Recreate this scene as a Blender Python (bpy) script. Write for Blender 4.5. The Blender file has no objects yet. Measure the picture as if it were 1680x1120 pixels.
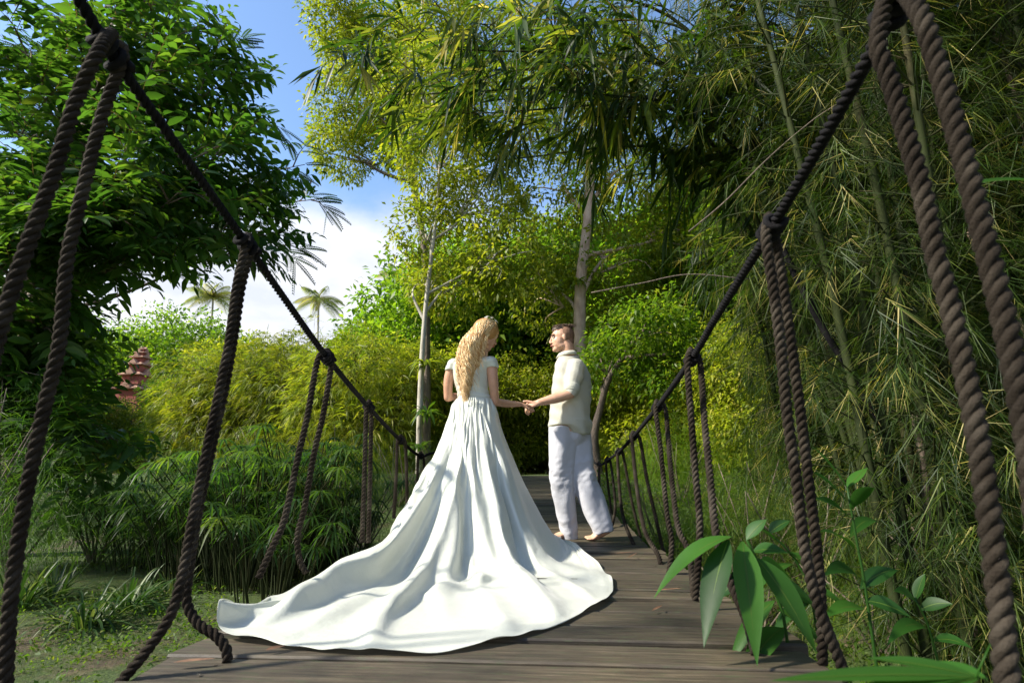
import bpy, math, random
import numpy as np
from mathutils import Vector, Matrix, noise
R = math.radians
rng = np.random.default_rng(7); random.seed(7)
scene = bpy.context.scene; COL = scene.collection

# ------------------------------------------------------------------ camera
F = 933.0; CAM_H = .5                       # focal length in px of a 1680 px wide picture
YAW = math.atan(70 / F); PITCH = math.atan(218 / F)
cd = bpy.data.cameras.new('camera'); cam = bpy.data.objects.new('camera', cd); COL.objects.link(cam)
cd.sensor_width = 36; cd.lens = 36 * F / 1680; cd.clip_start = .02; cd.clip_end = 3000
cam.location = (0, 0, CAM_H); cam.rotation_euler = (R(90) + PITCH, 0, YAW)
cd.dof.use_dof = True; cd.dof.focus_distance = 4.4; cd.dof.aperture_fstop = 5.0
scene.camera = cam

# ------------------------------------------------------------------ sun and sky
SUN = Vector((-.80, -.26, .68)).normalized()   # towards the sun: low, from the left and a little behind the camera
elev = math.asin(SUN.z); az = math.atan2(SUN.x, SUN.y)
w = bpy.data.worlds.new('World'); scene.world = w; w.use_nodes = True
nt = w.node_tree; nt.nodes.clear(); N = nt.nodes.new; Lk = nt.links.new
out = N('ShaderNodeOutputWorld'); bg = N('ShaderNodeBackground'); bg.inputs[1].default_value = .112
sky = N('ShaderNodeTexSky'); sky.sky_type = 'NISHITA'; sky.sun_disc = False
sky.sun_elevation = elev; sky.sun_rotation = az; sky.air_density = 1.1; sky.dust_density = .6; sky.ozone_density = 4
tc = N('ShaderNodeTexCoord'); mp = N('ShaderNodeMapping'); mp.inputs['Scale'].default_value = (1.6, 1.6, 3.2); mp.inputs['Location'].default_value = (.35, .1, .2)
nz = N('ShaderNodeTexNoise'); nz.inputs['Scale'].default_value = 2.2; nz.inputs['Detail'].default_value = 8; nz.inputs['Roughness'].default_value = .55
sx = N('ShaderNodeSeparateXYZ'); Lk(tc.outputs['Generated'], sx.inputs[0])
hr = N('ShaderNodeMapRange'); hr.inputs[1].default_value = .28; hr.inputs[2].default_value = .62; hr.inputs[3].default_value = .48; hr.inputs[4].default_value = -.25
Lk(sx.outputs[2], hr.inputs[0]); Lk(tc.outputs['Generated'], mp.inputs[0]); Lk(mp.outputs[0], nz.inputs[0])
ad = N('ShaderNodeMath'); ad.operation = 'ADD'; Lk(nz.outputs[0], ad.inputs[0]); Lk(hr.outputs[0], ad.inputs[1])
cr = N('ShaderNodeMapRange'); cr.interpolation_type = 'SMOOTHSTEP'; cr.inputs[1].default_value = .5; cr.inputs[2].default_value = .92; Lk(ad.outputs[0], cr.inputs[0])
nz2 = N('ShaderNodeTexNoise'); nz2.inputs['Scale'].default_value = 5; nz2.inputs['Detail'].default_value = 6; Lk(mp.outputs[0], nz2.inputs[0])
cc = N('ShaderNodeMixRGB'); cc.inputs[1].default_value = (3.0, 3.2, 3.7, 1); cc.inputs[2].default_value = (3.8, 3.85, 4.0, 1)
r2 = N('ShaderNodeMapRange'); r2.inputs[1].default_value = .4; r2.inputs[2].default_value = .62; Lk(nz2.outputs[0], r2.inputs[0]); Lk(r2.outputs[0], cc.inputs[0])
mx = N('ShaderNodeMixRGB'); Lk(cr.outputs[0], mx.inputs[0]); Lk(sky.outputs[0], mx.inputs[1]); Lk(cc.outputs[0], mx.inputs[2])
Lk(mx.outputs[0], bg.inputs[0]); Lk(bg.outputs[0], out.inputs[0])
sd = bpy.data.lights.new('sun', 'SUN'); sd.energy = 3.8; sd.angle = R(4.5); sd.color = (1, .93, .80)
so = bpy.data.objects.new('sun', sd); COL.objects.link(so); so.rotation_euler = SUN.to_track_quat('Z', 'Y').to_euler(); so.location = (-20, -10, 20)
scene.view_settings.view_transform = 'Standard'; scene.view_settings.look = 'None'; scene.view_settings.gamma = 1
scene.view_settings.exposure = 1.38
scene.cycles.max_bounces = 7; scene.cycles.transparent_max_bounces = 4; scene.cycles.transmission_bounces = 5
scene.cycles.sample_clamp_indirect = 6

# ------------------------------------------------------------------ pixel -> world helper used to take measurements from the photograph
_f = np.array([-math.sin(YAW) * math.cos(PITCH), math.cos(YAW) * math.cos(PITCH), math.sin(PITCH)])
_r = np.array([math.cos(YAW), math.sin(YAW), 0]); _u = np.cross(_r, _f); _c = np.array([0, 0, CAM_H])
def ray(x, y): return _f + _r * (x - 840) / F + _u * (560 - y) / F
def PX(x, y, X): d = ray(x, y); return _c + d * X / d[0]
def PY(x, y, Y): d = ray(x, y); return _c + d * Y / d[1]
def PZ(x, y, Z): d = ray(x, y); return _c + d * (Z - CAM_H) / d[2]
V = lambda a: Vector([float(q) for q in a])

# ------------------------------------------------------------------ object helpers
def tag(o, label=None, cat=None, group=None, kind=None):
    if label: o['label'] = label
    if cat: o['category'] = cat
    if group: o['group'] = group
    if kind: o['kind'] = kind
    return o
def empty(name, loc, label, cat, group=None, rz=0):
    o = bpy.data.objects.new(name, None); COL.objects.link(o); o.location = [float(q) for q in loc]; o.rotation_euler.z = rz
    o.empty_display_size = .1
    return tag(o, label, cat, group)
def link(name, me, mat, parent=None):
    o = bpy.data.objects.new(name, me); COL.objects.link(o)
    if mat is not None:
        me.materials.clear()
        for m in (mat if isinstance(mat, (list, tuple)) else [mat]): me.materials.append(m)
    if parent is not None:
        o.parent = parent; o.matrix_parent_inverse = Matrix.Translation(parent.location).inverted() if parent.rotation_euler.z == 0 and parent.scale[0] == 1 else parent.matrix_basis.inverted()
    return o
def copy_tree(o, loc, rz, sc, label, group=None, recolor=None):
    """a copy of a thing with copies of its parts (parts modelled in the thing's own space)"""
    c = o.copy(); COL.objects.link(c); c.location = loc; c.rotation_euler.z = rz; c.scale = sc if hasattr(sc, '__len__') else (sc, sc, sc)
    c['label'] = label
    if group: c['group'] = group
    for ch in list(o.children):
        d = ch.copy(); COL.objects.link(d); d.parent = c
        for g in list(ch.children):
            e = g.copy(); COL.objects.link(e); e.parent = d
    return c

class MB:
    """collects geometry as numpy quads / polygons and makes one mesh"""
    def __init__(s): s.v = []; s.f = []; s.r = []; s.n = 0; s.m = []
    def add(s, v, f, r=.5, m=0):
        v = np.asarray(v, float).reshape(-1, 3); f = np.asarray(f, int)
        s.v.append(v); s.f.append(f + s.n); s.n += len(v)
        s.r.append(np.broadcast_to(np.asarray(r, float), (len(f),)).copy()); s.m.append(np.full(len(f), m, int))
    def mesh(s, name, smooth=True, origin=(0, 0, 0)):
        me = bpy.data.meshes.new(name)
        v = np.concatenate(s.v) - np.asarray(origin, float)
        me.vertices.add(len(v)); me.vertices.foreach_set('co', v.ravel().astype(np.float32))
        loops = np.concatenate([a.ravel() for a in s.f]); tot = np.concatenate([np.full(len(a), a.shape[1]) for a in s.f])
        me.loops.add(len(loops)); me.loops.foreach_set('vertex_index', loops.astype(np.int32))
        me.polygons.add(len(tot)); me.polygons.foreach_set('loop_start', (np.cumsum(tot) - tot).astype(np.int32)); me.polygons.foreach_set('loop_total', tot.astype(np.int32))
        me.polygons.foreach_set('use_smooth', np.full(len(tot), bool(smooth)))
        me.polygons.foreach_set('material_index', np.concatenate(s.m).astype(np.int32))
        a = me.attributes.new('rnd', 'FLOAT', 'FACE'); a.data.foreach_set('value', np.concatenate(s.r).astype(np.float32))
        me.update(calc_edges=True); return me
    def build(s, name, mat, parent=None, smooth=True, local=False):
        """world-space geometry; local=True: geometry already is in the parent's own space"""
        if parent is None: return link(name, s.mesh(name, smooth), mat)
        if local:
            o = link(name, s.mesh(name, smooth), mat); o.parent = parent; return o
        o = link(name, s.mesh(name, smooth, tuple(parent.matrix_basis.translation)), mat); o.parent = parent; return o

def norm(a): return a / np.maximum(np.linalg.norm(a, axis=-1, keepdims=True), 1e-9)
def catmull(pts, n):
    """n samples, evenly spaced, on a smooth curve through pts"""
    P = np.asarray(pts, float)
    if len(P) == 2: t = np.linspace(0, 1, n)[:, None]; return P[0] * (1 - t) + P[1] * t
    Q = np.vstack([2 * P[0] - P[1], P, 2 * P[-1] - P[-2]]); o = []
    for i in range(len(P) - 1):
        t = np.linspace(0, 1, 24, endpoint=False)[:, None]; a, b, c, d = Q[i:i + 4]
        o.append(.5 * (2 * b + (c - a) * t + (2 * a - 5 * b + 4 * c - d) * t**2 + (3 * b - a - 3 * c + d) * t**3))
    o = np.vstack(o + [P[-1:]]); s = np.r_[0, np.cumsum(np.linalg.norm(np.diff(o, axis=0), axis=1))]
    q = np.linspace(0, s[-1], n); return np.stack([np.interp(q, s, o[:, k]) for k in range(3)], 1)
def frames(P):
    T = norm(np.gradient(P, axis=0)); a = np.array([1., 0, 0]) if abs(T[0][0]) < .8 else np.array([0, 1., 0])
    U = np.zeros_like(T); u = norm(np.cross(T[0], a)); U[0] = u
    for i in range(1, len(T)): u = u - T[i] * (u @ T[i]); u = u / np.linalg.norm(u); U[i] = u
    return T, U, np.cross(T, U)
def tube(mb, pts, rad, sides=8, n=None, r=.5, m=0, cap=True):
    P = catmull(pts, n or max(2, len(pts))) if (n or len(pts) > 2) else np.asarray(pts, float)
    rad = np.interp(np.linspace(0, 1, len(P)), np.linspace(0, 1, len(np.atleast_1d(rad))), np.atleast_1d(rad)) if np.ndim(rad) else np.full(len(P), rad)
    T, U, W = frames(P); th = np.arange(sides) * 2 * math.pi / sides
    v = P[:, None] + rad[:, None, None] * (np.cos(th)[None, :, None] * U[:, None] + np.sin(th)[None, :, None] * W[:, None])
    k = len(P); i = np.arange(k - 1)[:, None] * sides; j = np.arange(sides)[None]; j2 = (j + 1) % sides
    f = np.stack([i + j, i + j2, i + sides + j2, i + sides + j], -1).reshape(-1, 4)
    mb.add(v, f, r, m)
    if cap and sides > 3:
        b = mb.n - k * sides
        for s0, fl in ((0, 1), ((k - 1) * sides, 0)):
            c = np.arange(sides) + s0; c = c[::-1] if fl else c
            mb.f.append((c + b)[None]); mb.r.append(np.array([np.mean(r)])); mb.m.append(np.array([m]))
def rope(mb, pts, rad, pitch=None, step=9, strands=3, sides=7):
    """a laid rope: three strands twisted round each other"""
    pitch = pitch or rad * 4.3; P0 = catmull(pts, 60); L = np.linalg.norm(np.diff(P0, axis=0), axis=1).sum()
    n = max(12, int(L / pitch * step)); P = catmull(pts, n); T, U, W = frames(P); s = np.linspace(0, L, n)
    for k in range(strands):
        a = s / pitch * 2 * math.pi + k * 2 * math.pi / strands
        C = P + rad * .46 * (np.cos(a)[:, None] * U + np.sin(a)[:, None] * W)
        th = np.arange(sides) * 2 * math.pi / sides; rr = rad * .56
        v = C[:, None] + rr * (np.cos(th)[None, :, None] * U[:, None] + np.sin(th)[None, :, None] * W[:, None])
        i = np.arange(n - 1)[:, None] * sides; j = np.arange(sides)[None]; j2 = (j + 1) % sides
        mb.add(v, np.stack([i + j, i + j2, i + sides + j2, i + sides + j], -1).reshape(-1, 4))
        b = mb.n - n * sides
        mb.f.append((np.arange(sides)[::-1] + b)[None]); mb.r.append(np.array([.5])); mb.m.append(np.array([0]))
        mb.f.append((np.arange(sides) + b + (n - 1) * sides)[None]); mb.r.append(np.array([.5])); mb.m.append(np.array([0]))

# ------------------------------------------------------------------ leaves, in batches
def leaf_batch(mb, B, D, NR, L, Wd, droop=.25, detail=1, fold=.25, r=None, prof=None):
    """B base points, D directions, NR surface normals; detail 0 = folded diamond, 1..n = blade with that many spans"""
    B = np.asarray(B, float); n = len(B)
    if n == 0: return
    D = norm(D); S = norm(np.cross(D, NR)); Nn = np.cross(S, D)
    L = np.broadcast_to(L, (n,))[:, None]; Wd = np.broadcast_to(Wd, (n,))[:, None]; dr = np.broadcast_to(droop, (n,))[:, None]
    r = rng.random(n) if r is None else np.broadcast_to(r, (n,))
    dn = np.array([0, 0, -1.])
    if detail == 0:
        m = B + D * L * .45 - Nn * 0
        v = np.stack([B, m + S * Wd * .5 + Nn * Wd * fold, B + D * L + dn * L * dr, m - S * Wd * .5 + Nn * Wd * fold], 1)
        f = np.arange(n)[:, None] * 4 + np.array([0, 1, 2, 3]); mb.add(v, f, r); return
    ts = np.linspace(0, 1, detail + 1)
    if prof is None: prof = np.interp(ts, [0, .12, .35, .65, .88, 1], [.10, .62, 1, .86, .42, .02])
    V_ = []
    for t, p in zip(ts, prof):
        c = B + D * L * (t - .18 * dr * t * t) + dn * L * dr * t * t
        V_ += [c + S * Wd * .5 * p + Nn * Wd * fold * p, c, c - S * Wd * .5 * p + Nn * Wd * fold * p]
    v = np.stack(V_, 1); q = []
    for i in range(detail): a = 3 * i; q += [[a, a + 1, a + 4, a + 3], [a + 1, a + 2, a + 5, a + 4]]
    q = np.array(q); f = (np.arange(n)[:, None, None] * v.shape[1] + q[None]).reshape(-1, 4)
    mb.add(v, f, np.repeat(r, len(q)))
def rand_dirs(n): return norm(rng.normal(size=(n, 3)))
def sprays(mb, P, D, kind, size=1., detail=1, k=None, r=None, twig=True, wf=1., lf=1.):
    """leafy twig ends at P growing along D"""
    P = np.asarray(P, float); D = norm(np.asarray(D, float)); n = len(P)
    if n == 0: return
    size = np.broadcast_to(size, (n,)); rb = rng.random(n) if r is None else np.broadcast_to(r, (n,))
    up = np.array([0, 0, 1.])
    if kind == 'bamboo':      # lance leaves fanned from a drooping twig end
        k = k or 7; ln = .16 * size; side = norm(np.cross(D, up + rng.normal(size=(n, 3)) * .3)); nn = np.cross(side, D)
        for j in range(k):
            t = rng.uniform(.15, 1, n) * ln; a = (rng.uniform(.15, 1.0, n)) * (1 if j % 2 else -1); b = rng.normal(0, .25, n)
            d = D * np.cos(a)[:, None] + side * np.sin(a)[:, None] + nn * b[:, None] - up * .35
            leaf_batch(mb, P + D * t[:, None], d, nn + rng.normal(size=(n, 3)) * .5, size * lf * rng.uniform(.13, .24, n), size * wf * rng.uniform(.016, .027, n), rng.uniform(.1, .55, n), detail, .12, np.clip(rb * .7 + rng.random(n) * .3, 0, 1))
        if twig: leaf_batch(mb, P - D * .12 * size[:, None], D, nn, ln + .12 * size, .006 * size, .05, 0, 0, 2)
    elif kind == 'twig':      # alternate leaves along a twig
        k = k or 10; ln = .42 * size; side = norm(np.cross(D, up + rng.normal(size=(n, 3)) * .35)); nn = np.cross(side, D)
        for j in range(k):
            t = (j + .6) / k * ln; a = (1.05 if j < k - 1 else .1) * (1 if j % 2 else -1) + rng.normal(0, .15, n); sh = .6 + .8 * math.sin(math.pi * min(1, (j + 1.5) / k))
            d = D * np.cos(a)[:, None] + side * np.sin(a)[:, None] + rng.normal(size=(n, 3)) * .12 - up * .12
            leaf_batch(mb, P + D * t[:, None], d, nn + rng.normal(size=(n, 3)) * .3, size * .125 * sh * rng.uniform(.85, 1.15, n), size * .044 * sh, rng.uniform(.1, .4, n), detail, .18, np.clip(rb * .6 + rng.random(n) * .4, 0, 1))
        if twig: leaf_batch(mb, P - D * .1, D, nn, ln + .1, .008 * size, .02, 0, 0, 2)
    elif kind == 'pinnate':   # feather leaf of many small leaflets
        k = k or 22; ln = .34 * size; side = norm(np.cross(D, up + rng.normal(size=(n, 3)) * .25)); nn = np.cross(side, D)
        for j in range(k):
            t = (j // 2 + 1) / (k / 2) * ln; a = 1.2 * (1 if j % 2 else -1); sh = math.sin(math.pi * min(.95, (j + 3) / (k + 4)))
            d = D * np.cos(a) + side * np.sin(a) - up * .1
            c = P + D * t[:, None] - up * (t * t / ln * .25)[:, None]
            leaf_batch(mb, c, d, nn, size * .066 * (.5 + .5 * sh), size * .024, .1, 0, .1, np.clip(rb * .7 + rng.random(n) * .3, 0, 1))
        if twig: leaf_batch(mb, P, D, nn, ln, .005 * size, .2, 0, 0, 2)
    elif kind == 'clump':     # loose ball of broad leaves
        k = k or 12; rr = .30 * size
        for j in range(k):
            o = rand_dirs(n) * (rr * rng.uniform(.2, 1, n))[:, None]
            d = norm(o) + D * .4 + rng.normal(size=(n, 3)) * .5 - up * .3
            leaf_batch(mb, P + o, d, up + rng.normal(size=(n, 3)) * .6, size * rng.uniform(.10, .18, n), size * rng.uniform(.045, .075, n), rng.uniform(0, .4, n), detail, .2, np.clip(rb * .6 + rng.random(n) * .4, 0, 1))
def blob_points(blobs, n, shell=.55):
    """points (and outward directions) inside a set of ellipsoids (cx,cy,cz,rx,ry,rz), denser towards their skins"""
    bl = np.asarray(blobs, float); w_ = (bl[:, 3] * bl[:, 4] * bl[:, 5])**(2 / 3); idx = rng.choice(len(bl), n, p=w_ / w_.sum())
    d = rand_dirs(n); q = rng.uniform(shell, 1, n)**.7; b = bl[idx]
    d2 = d.copy(); P = b[:, :3] + d * b[:, 3:] * q[:, None]
    # lumpy outline
    P += d * (np.sin(P[:, 0:1] * 2.7 + P[:, 2:3] * 1.9) * .12 + np.sin(P[:, 1:2] * 4.3 - P[:, 2:3] * 3.1) * .08) * b[:, 3:].mean(1)[:, None]
    return P, norm(d2 + np.array([0, 0, .15]))

# ------------------------------------------------------------------ materials
def new_mat(name):
    m = bpy.data.materials.new(name); m.use_nodes = True; n = m.node_tree; n.nodes.clear()
    o = n.nodes.new('ShaderNodeOutputMaterial'); p = n.nodes.new('ShaderNodeBsdfPrincipled'); n.links.new(p.outputs[0], o.inputs[0])
    return m, n, p, o
def ramp(n, stops, fac):
    r = n.nodes.new('ShaderNodeValToRGB'); e = r.color_ramp.elements
    while len(e) < len(stops): e.new(.5)
    for q, (t, c) in zip(e, stops): q.position = t; q.color = (*c, 1)
    n.links.new(fac, r.inputs[0]); return r
def noise_node(n, scale, detail=5, rough=.6, coord='Object', vec=None, sc=None):
    t = n.nodes.new('ShaderNodeTexCoord'); k = n.nodes.new('ShaderNodeTexNoise'); k.inputs['Scale'].default_value = scale; k.inputs['Detail'].default_value = detail; k.inputs['Roughness'].default_value = rough
    if sc: mp = n.nodes.new('ShaderNodeMapping'); mp.inputs['Scale'].default_value = sc; n.links.new(t.outputs[coord], mp.inputs[0]); n.links.new(mp.outputs[0], k.inputs[0])
    else: n.links.new(t.outputs[coord], k.inputs[0])
    return k
def bump(n, p, h, strength, dist=.01):
    b = n.nodes.new('ShaderNodeBump'); b.inputs['Strength'].default_value = strength; b.inputs['Distance'].default_value = dist
    n.links.new(h, b.inputs['Height']); n.links.new(b.outputs[0], p.inputs['Normal']); return b
def simple(name, stops, scale=8, rough=.7, bmp=0, bscale=None, bdist=.01, sc=None, spec=.5, detail=5):
    m, n, p, o = new_mat(name); k = noise_node(n, scale, detail, sc=sc)
    r = ramp(n, stops, k.outputs[0]); n.links.new(r.outputs[0], p.inputs['Base Color']); p.inputs['Roughness'].default_value = rough
    p.inputs['Specular IOR Level'].default_value = spec
    if bmp: k2 = noise_node(n, bscale or scale * 4, 6, sc=sc); bump(n, p, k2.outputs[0], bmp, bdist)
    return m
def leaf_mat(name, stops, trans=.45, tcol=1.4, rough=.45, wood=(.06, .045, .03), spec=.3, objvar=.25):
    """leaf colour by the leaf's own random number; value 2 = woody twig"""
    m, n, p, o = new_mat(name); a = n.nodes.new('ShaderNodeAttribute'); a.attribute_name = 'rnd'
    r = ramp(n, stops, a.outputs['Fac']); oi = n.nodes.new('ShaderNodeObjectInfo')
    hs = n.nodes.new('ShaderNodeHueSaturation'); mr = n.nodes.new('ShaderNodeMapRange'); mr.inputs[3].default_value = 1 - objvar; mr.inputs[4].default_value = 1 + objvar
    n.links.new(oi.outputs['Random'], mr.inputs[0]); n.links.new(mr.outputs[0], hs.inputs['Value']); n.links.new(r.outputs[0], hs.inputs['Color'])
    g = n.nodes.new('ShaderNodeMath'); g.operation = 'GREATER_THAN'; g.inputs[1].default_value = 1.5; n.links.new(a.outputs['Fac'], g.inputs[0])
    mxc = n.nodes.new('ShaderNodeMixRGB'); mxc.inputs[2].default_value = (*wood, 1); n.links.new(g.outputs[0], mxc.inputs[0]); n.links.new(hs.outputs[0], mxc.inputs[1])
    n.links.new(mxc.outputs[0], p.inputs['Base Color']); p.inputs['Roughness'].default_value = rough; p.inputs['Specular IOR Level'].default_value = spec
    t = n.nodes.new('ShaderNodeBsdfTranslucent'); g2 = n.nodes.new('ShaderNodeMixRGB'); g2.blend_type = 'MULTIPLY'; g2.inputs[0].default_value = 1
    g2.inputs[2].default_value = (tcol * 1.1, tcol * 1.15, tcol * .45, 1); n.links.new(mxc.outputs[0], g2.inputs[1]); n.links.new(g2.outputs[0], t.inputs[0])
    mi = n.nodes.new('ShaderNodeMixShader'); mi.inputs[0].default_value = trans; n.links.new(p.outputs[0], mi.inputs[1]); n.links.new(t.outputs[0], mi.inputs[2]); n.links.new(mi.outputs[0], o.inputs[0])
    return m
M = {}
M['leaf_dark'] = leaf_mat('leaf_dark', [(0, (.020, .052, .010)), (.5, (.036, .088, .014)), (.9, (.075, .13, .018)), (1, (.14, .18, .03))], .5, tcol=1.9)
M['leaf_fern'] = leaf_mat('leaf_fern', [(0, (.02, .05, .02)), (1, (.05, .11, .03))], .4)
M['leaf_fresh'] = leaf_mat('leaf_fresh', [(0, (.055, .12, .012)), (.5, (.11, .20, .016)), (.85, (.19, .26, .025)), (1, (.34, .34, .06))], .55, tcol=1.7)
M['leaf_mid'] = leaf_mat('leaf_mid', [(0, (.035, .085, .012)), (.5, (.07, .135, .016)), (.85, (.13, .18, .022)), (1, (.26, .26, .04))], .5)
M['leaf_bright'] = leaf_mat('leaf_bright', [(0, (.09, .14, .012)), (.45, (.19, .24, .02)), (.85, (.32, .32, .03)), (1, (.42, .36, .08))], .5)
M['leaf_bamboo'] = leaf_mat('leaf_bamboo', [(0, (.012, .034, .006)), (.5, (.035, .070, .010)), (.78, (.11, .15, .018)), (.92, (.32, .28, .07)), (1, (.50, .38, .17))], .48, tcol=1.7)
M['leaf_dry_sunfleck'] = leaf_mat('leaf_dry_sunfleck', [(0, (.012, .028, .005)), (.5, (.030, .060, .008)), (.76, (.09, .13, .018)), (.90, (.38, .32, .11)), (1, (.58, .46, .23))], .42)  # dry straw leaves; the gold share also stands in for sun flecks
M['leaf_ginger'] = leaf_mat('leaf_ginger', [(0, (.015, .062, .010)), (1, (.042, .125, .014))], .4, rough=.48, wood=(.07, .13, .02))
M['leaf_grass'] = leaf_mat('leaf_grass', [(0, (.018, .042, .006)), (.6, (.055, .09, .012)), (.9, (.10, .12, .02)), (1, (.20, .14, .06))], .35)
M['leaf_spider'] = leaf_mat('leaf_spider', [(0, (.018, .05, .012)), (.75, (.045, .09, .022)), (1, (.16, .20, .08))], .35)
M['palm'] = leaf_mat('palm', [(0, (.12, .17, .03)), (.6, (.24, .28, .07)), (1, (.45, .38, .16))], .5, wood=(.3, .24, .14))
M['bark'] = simple('bark', [(.3, (.06, .045, .033)), (.7, (.22, .17, .13))], 6, .9, .8, 30, .03, sc=(1, 1, .35))
M['bark_pale'] = simple('bark_pale', [(.25, (.16, .14, .11)), (.5, (.40, .37, .31)), (.75, (.55, .52, .45))], 5, .85, .5, 25, .02, sc=(1, 1, .3))
M['bark_brown'] = simple('bark_brown', [(.25, (.28, .19, .13)), (.5, (.52, .37, .27)), (.75, (.62, .49, .38))], 7, .85, .6, 25, .02, sc=(1, 1, .4))
M['culm'] = simple('culm', [(.3, (.012, .018, .006)), (.55, (.03, .04, .010)), (.75, (.060, .045, .022))], 3, .8, .2, 20, .005, sc=(1, 1, .2), spec=.2)
M['rope'] = simple('rope', [(.3, (.011, .0075, .005)), (.5, (.027, .021, .015)), (.7, (.066, .055, .042))], 9, .95, 1.0, 260, .005, spec=.15, detail=8)
M['rope_black'] = simple('rope_black', [(.3, (.004, .004, .005)), (.7, (.012, .011, .012))], 20, .9, .8, 200, .004, spec=.15)

# ================================================================== ground
def rand_dirs(n): return norm(rng.normal(size=(n, 3)))
def sstep(a, b, x): t = np.clip((x - a) / (b - a), 0, 1); return t * t * (3 - 2 * t)
def ground_z(x, y):
    x = np.asarray(x, float); y = np.asarray(y, float)
    z = -.38 + sstep(6.5, 11.5, y) * .84 - sstep(-1.2, .3, x) * (1 - sstep(1.2, 2.6, x)) * (1 - sstep(8, 11, y)) * .5
    z += np.sin(x * .9 + 1) * np.cos(y * .8) * .05 + np.sin(x * 2.3) * np.sin(y * 2.9 + 1) * .02
    return z + sstep(25, 120, np.hypot(x, y)) * 1.5
def axis(lo, hi, fine, n1, n2): 
    return np.unique(np.r_[-np.geomspace(-lo, fine, n1), np.linspace(-fine, fine, n2), np.geomspace(fine, hi, n1)])
gx = axis(-900, 900, 14, 26, 150); gy = axis(-900, 900, 20, 26, 190)
X, Y = np.meshgrid(gx, gy); Z = ground_z(X, Y); nx_ = len(gx)
i = np.arange(len(gy) - 1)[:, None] * nx_; j = np.arange(nx_ - 1)[None]
mb = MB(); mb.add(np.stack([X, Y, Z], -1), np.stack([i + j, i + j + 1, i + nx_ + j + 1, i + nx_ + j], -1).reshape(-1, 4))
m, n, p, o = new_mat('soil_and_lawn')
k1 = noise_node(n, 1.3, 8, .7); k2 = noise_node(n, 9, 8, .7); k3 = noise_node(n, 60, 4)
soil = ramp(n, [(.3, (.03, .022, .014)), (.5, (.075, .052, .030)), (.72, (.17, .12, .07))], k2.outputs[0])
gr = ramp(n, [(.3, (.022, .042, .008)), (.7, (.07, .11, .018))], k3.outputs[0])
mm = n.nodes.new('ShaderNodeMixRGB'); rr = n.nodes.new('ShaderNodeMapRange'); rr.inputs[1].default_value = .36; rr.inputs[2].default_value = .47
n.links.new(k1.outputs[0], rr.inputs[0]); n.links.new(rr.outputs[0], mm.inputs[0]); n.links.new(soil.outputs[0], mm.inputs[1]); n.links.new(gr.outputs[0], mm.inputs[2])
n.links.new(mm.outputs[0], p.inputs['Base Color']); p.inputs['Roughness'].default_value = .95; bump(n, p, k2.outputs[0], .8, .05)
tag(mb.build('ground', m), kind='structure')

# ================================================================== rope bridge
def XL(y): return -1.04 - .085 * max(0, y - 2.2) if y < 7 else -1.04 - .085 * 4.8
def XR(y): return .66 - .018 * max(0, y - 2)
def deck_z(y): return 0 if y < 4.6 else .46 * ((y - 4.6) / 6.4)**1.7
bridge = empty('rope_bridge', (-.25, 5, 0), 'rope suspension bridge with dark weathered plank deck and rope railings leading into the trees', 'bridge')
mb = MB(); y = .25; mbs = [mb]
while y < 11.2:
    wd = rng.uniform(.185, .225); y1 = y + wd - .025; zs = .0 + rng.uniform(-.006, .003); tilt = rng.uniform(-.007, .007); rv = rng.random()
    xl = XL(y) - .06 + rng.uniform(-.03, .03); xr = XR(y) + .06 + rng.uniform(-.03, .03); th = .042; c = .006
    nseg = 9; xs = np.linspace(xl, xr, nseg); cross = []
    sag = .008 * np.sin(np.linspace(0, math.pi, nseg)) * rng.uniform(-1, 1)
    for q, xx in enumerate(xs):
        z0 = deck_z(y) + zs + tilt + sag[q]; z1 = deck_z(y1) + zs - tilt + sag[q]; wy = rng.normal(0, .0012)
        cross.append([[xx, y + c + wy, z0], [xx, y1 - c + wy, z1], [xx, y1 + wy, z1 - c], [xx, y1 + wy, z1 - th], [xx, y + wy, z0 - th], [xx, y + wy, z0 - c]])
    cross = np.array(cross); i = np.arange(nseg - 1)[:, None] * 6; j = np.arange(6)[None]; j2 = (j + 1) % 6
    mb.add(cross, np.stack([i + j, i + 6 + j, i + 6 + j2, i + j2], -1).reshape(-1, 4), rv)
    b = mb.n - nseg * 6
    mb.f.append(np.array([[0, 1, 2, 3, 4, 5]]) + b); mb.r.append(np.array([rv])); mb.m.append(np.array([0]))
    mb.f.append(np.array([[5, 4, 3, 2, 1, 0]]) + b + (nseg - 1) * 6); mb.r.append(np.array([rv])); mb.m.append(np.array([0]))
    # nail heads
    for xx in (xl + .16, xr - .16):
        for yy in (y + .05, y1 - .05):
            a = np.arange(6) * math.pi / 3; zt = deck_z(yy) + zs + .0035
            ring = np.stack([xx + .006 * np.cos(a), yy + .006 * np.sin(a), np.full(6, zt)], 1); mb.add(ring, [[0, 1, 2, 3, 4, 5]], 3)
    y += wd
m, n, p, o = new_mat('weathered_plank')
a = n.nodes.new('ShaderNodeAttribute'); a.attribute_name = 'rnd'
g1 = noise_node(n, 3.0, 10, .7, sc=(1.2, 26, 26)); g2 = noise_node(n, 2.2, 6, .6); g3 = noise_node(n, 14, 8, .75, sc=(1, 5, 5))
c1 = ramp(n, [(.30, (.020, .014, .009)), (.5, (.060, .046, .030)), (.68, (.118, .094, .064))], g1.outputs[0])
c2 = ramp(n, [(.35, (.55, .56, .55)), (.5, (.9, .9, .88)), (.7, (1.25, 1.25, 1.10))], g2.outputs[0])
mu = n.nodes.new('ShaderNodeMixRGB'); mu.blend_type = 'MULTIPLY'; mu.inputs[0].default_value = 1; n.links.new(c1.outputs[0], mu.inputs[1]); n.links.new(c2.outputs[0], mu.inputs[2])
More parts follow.
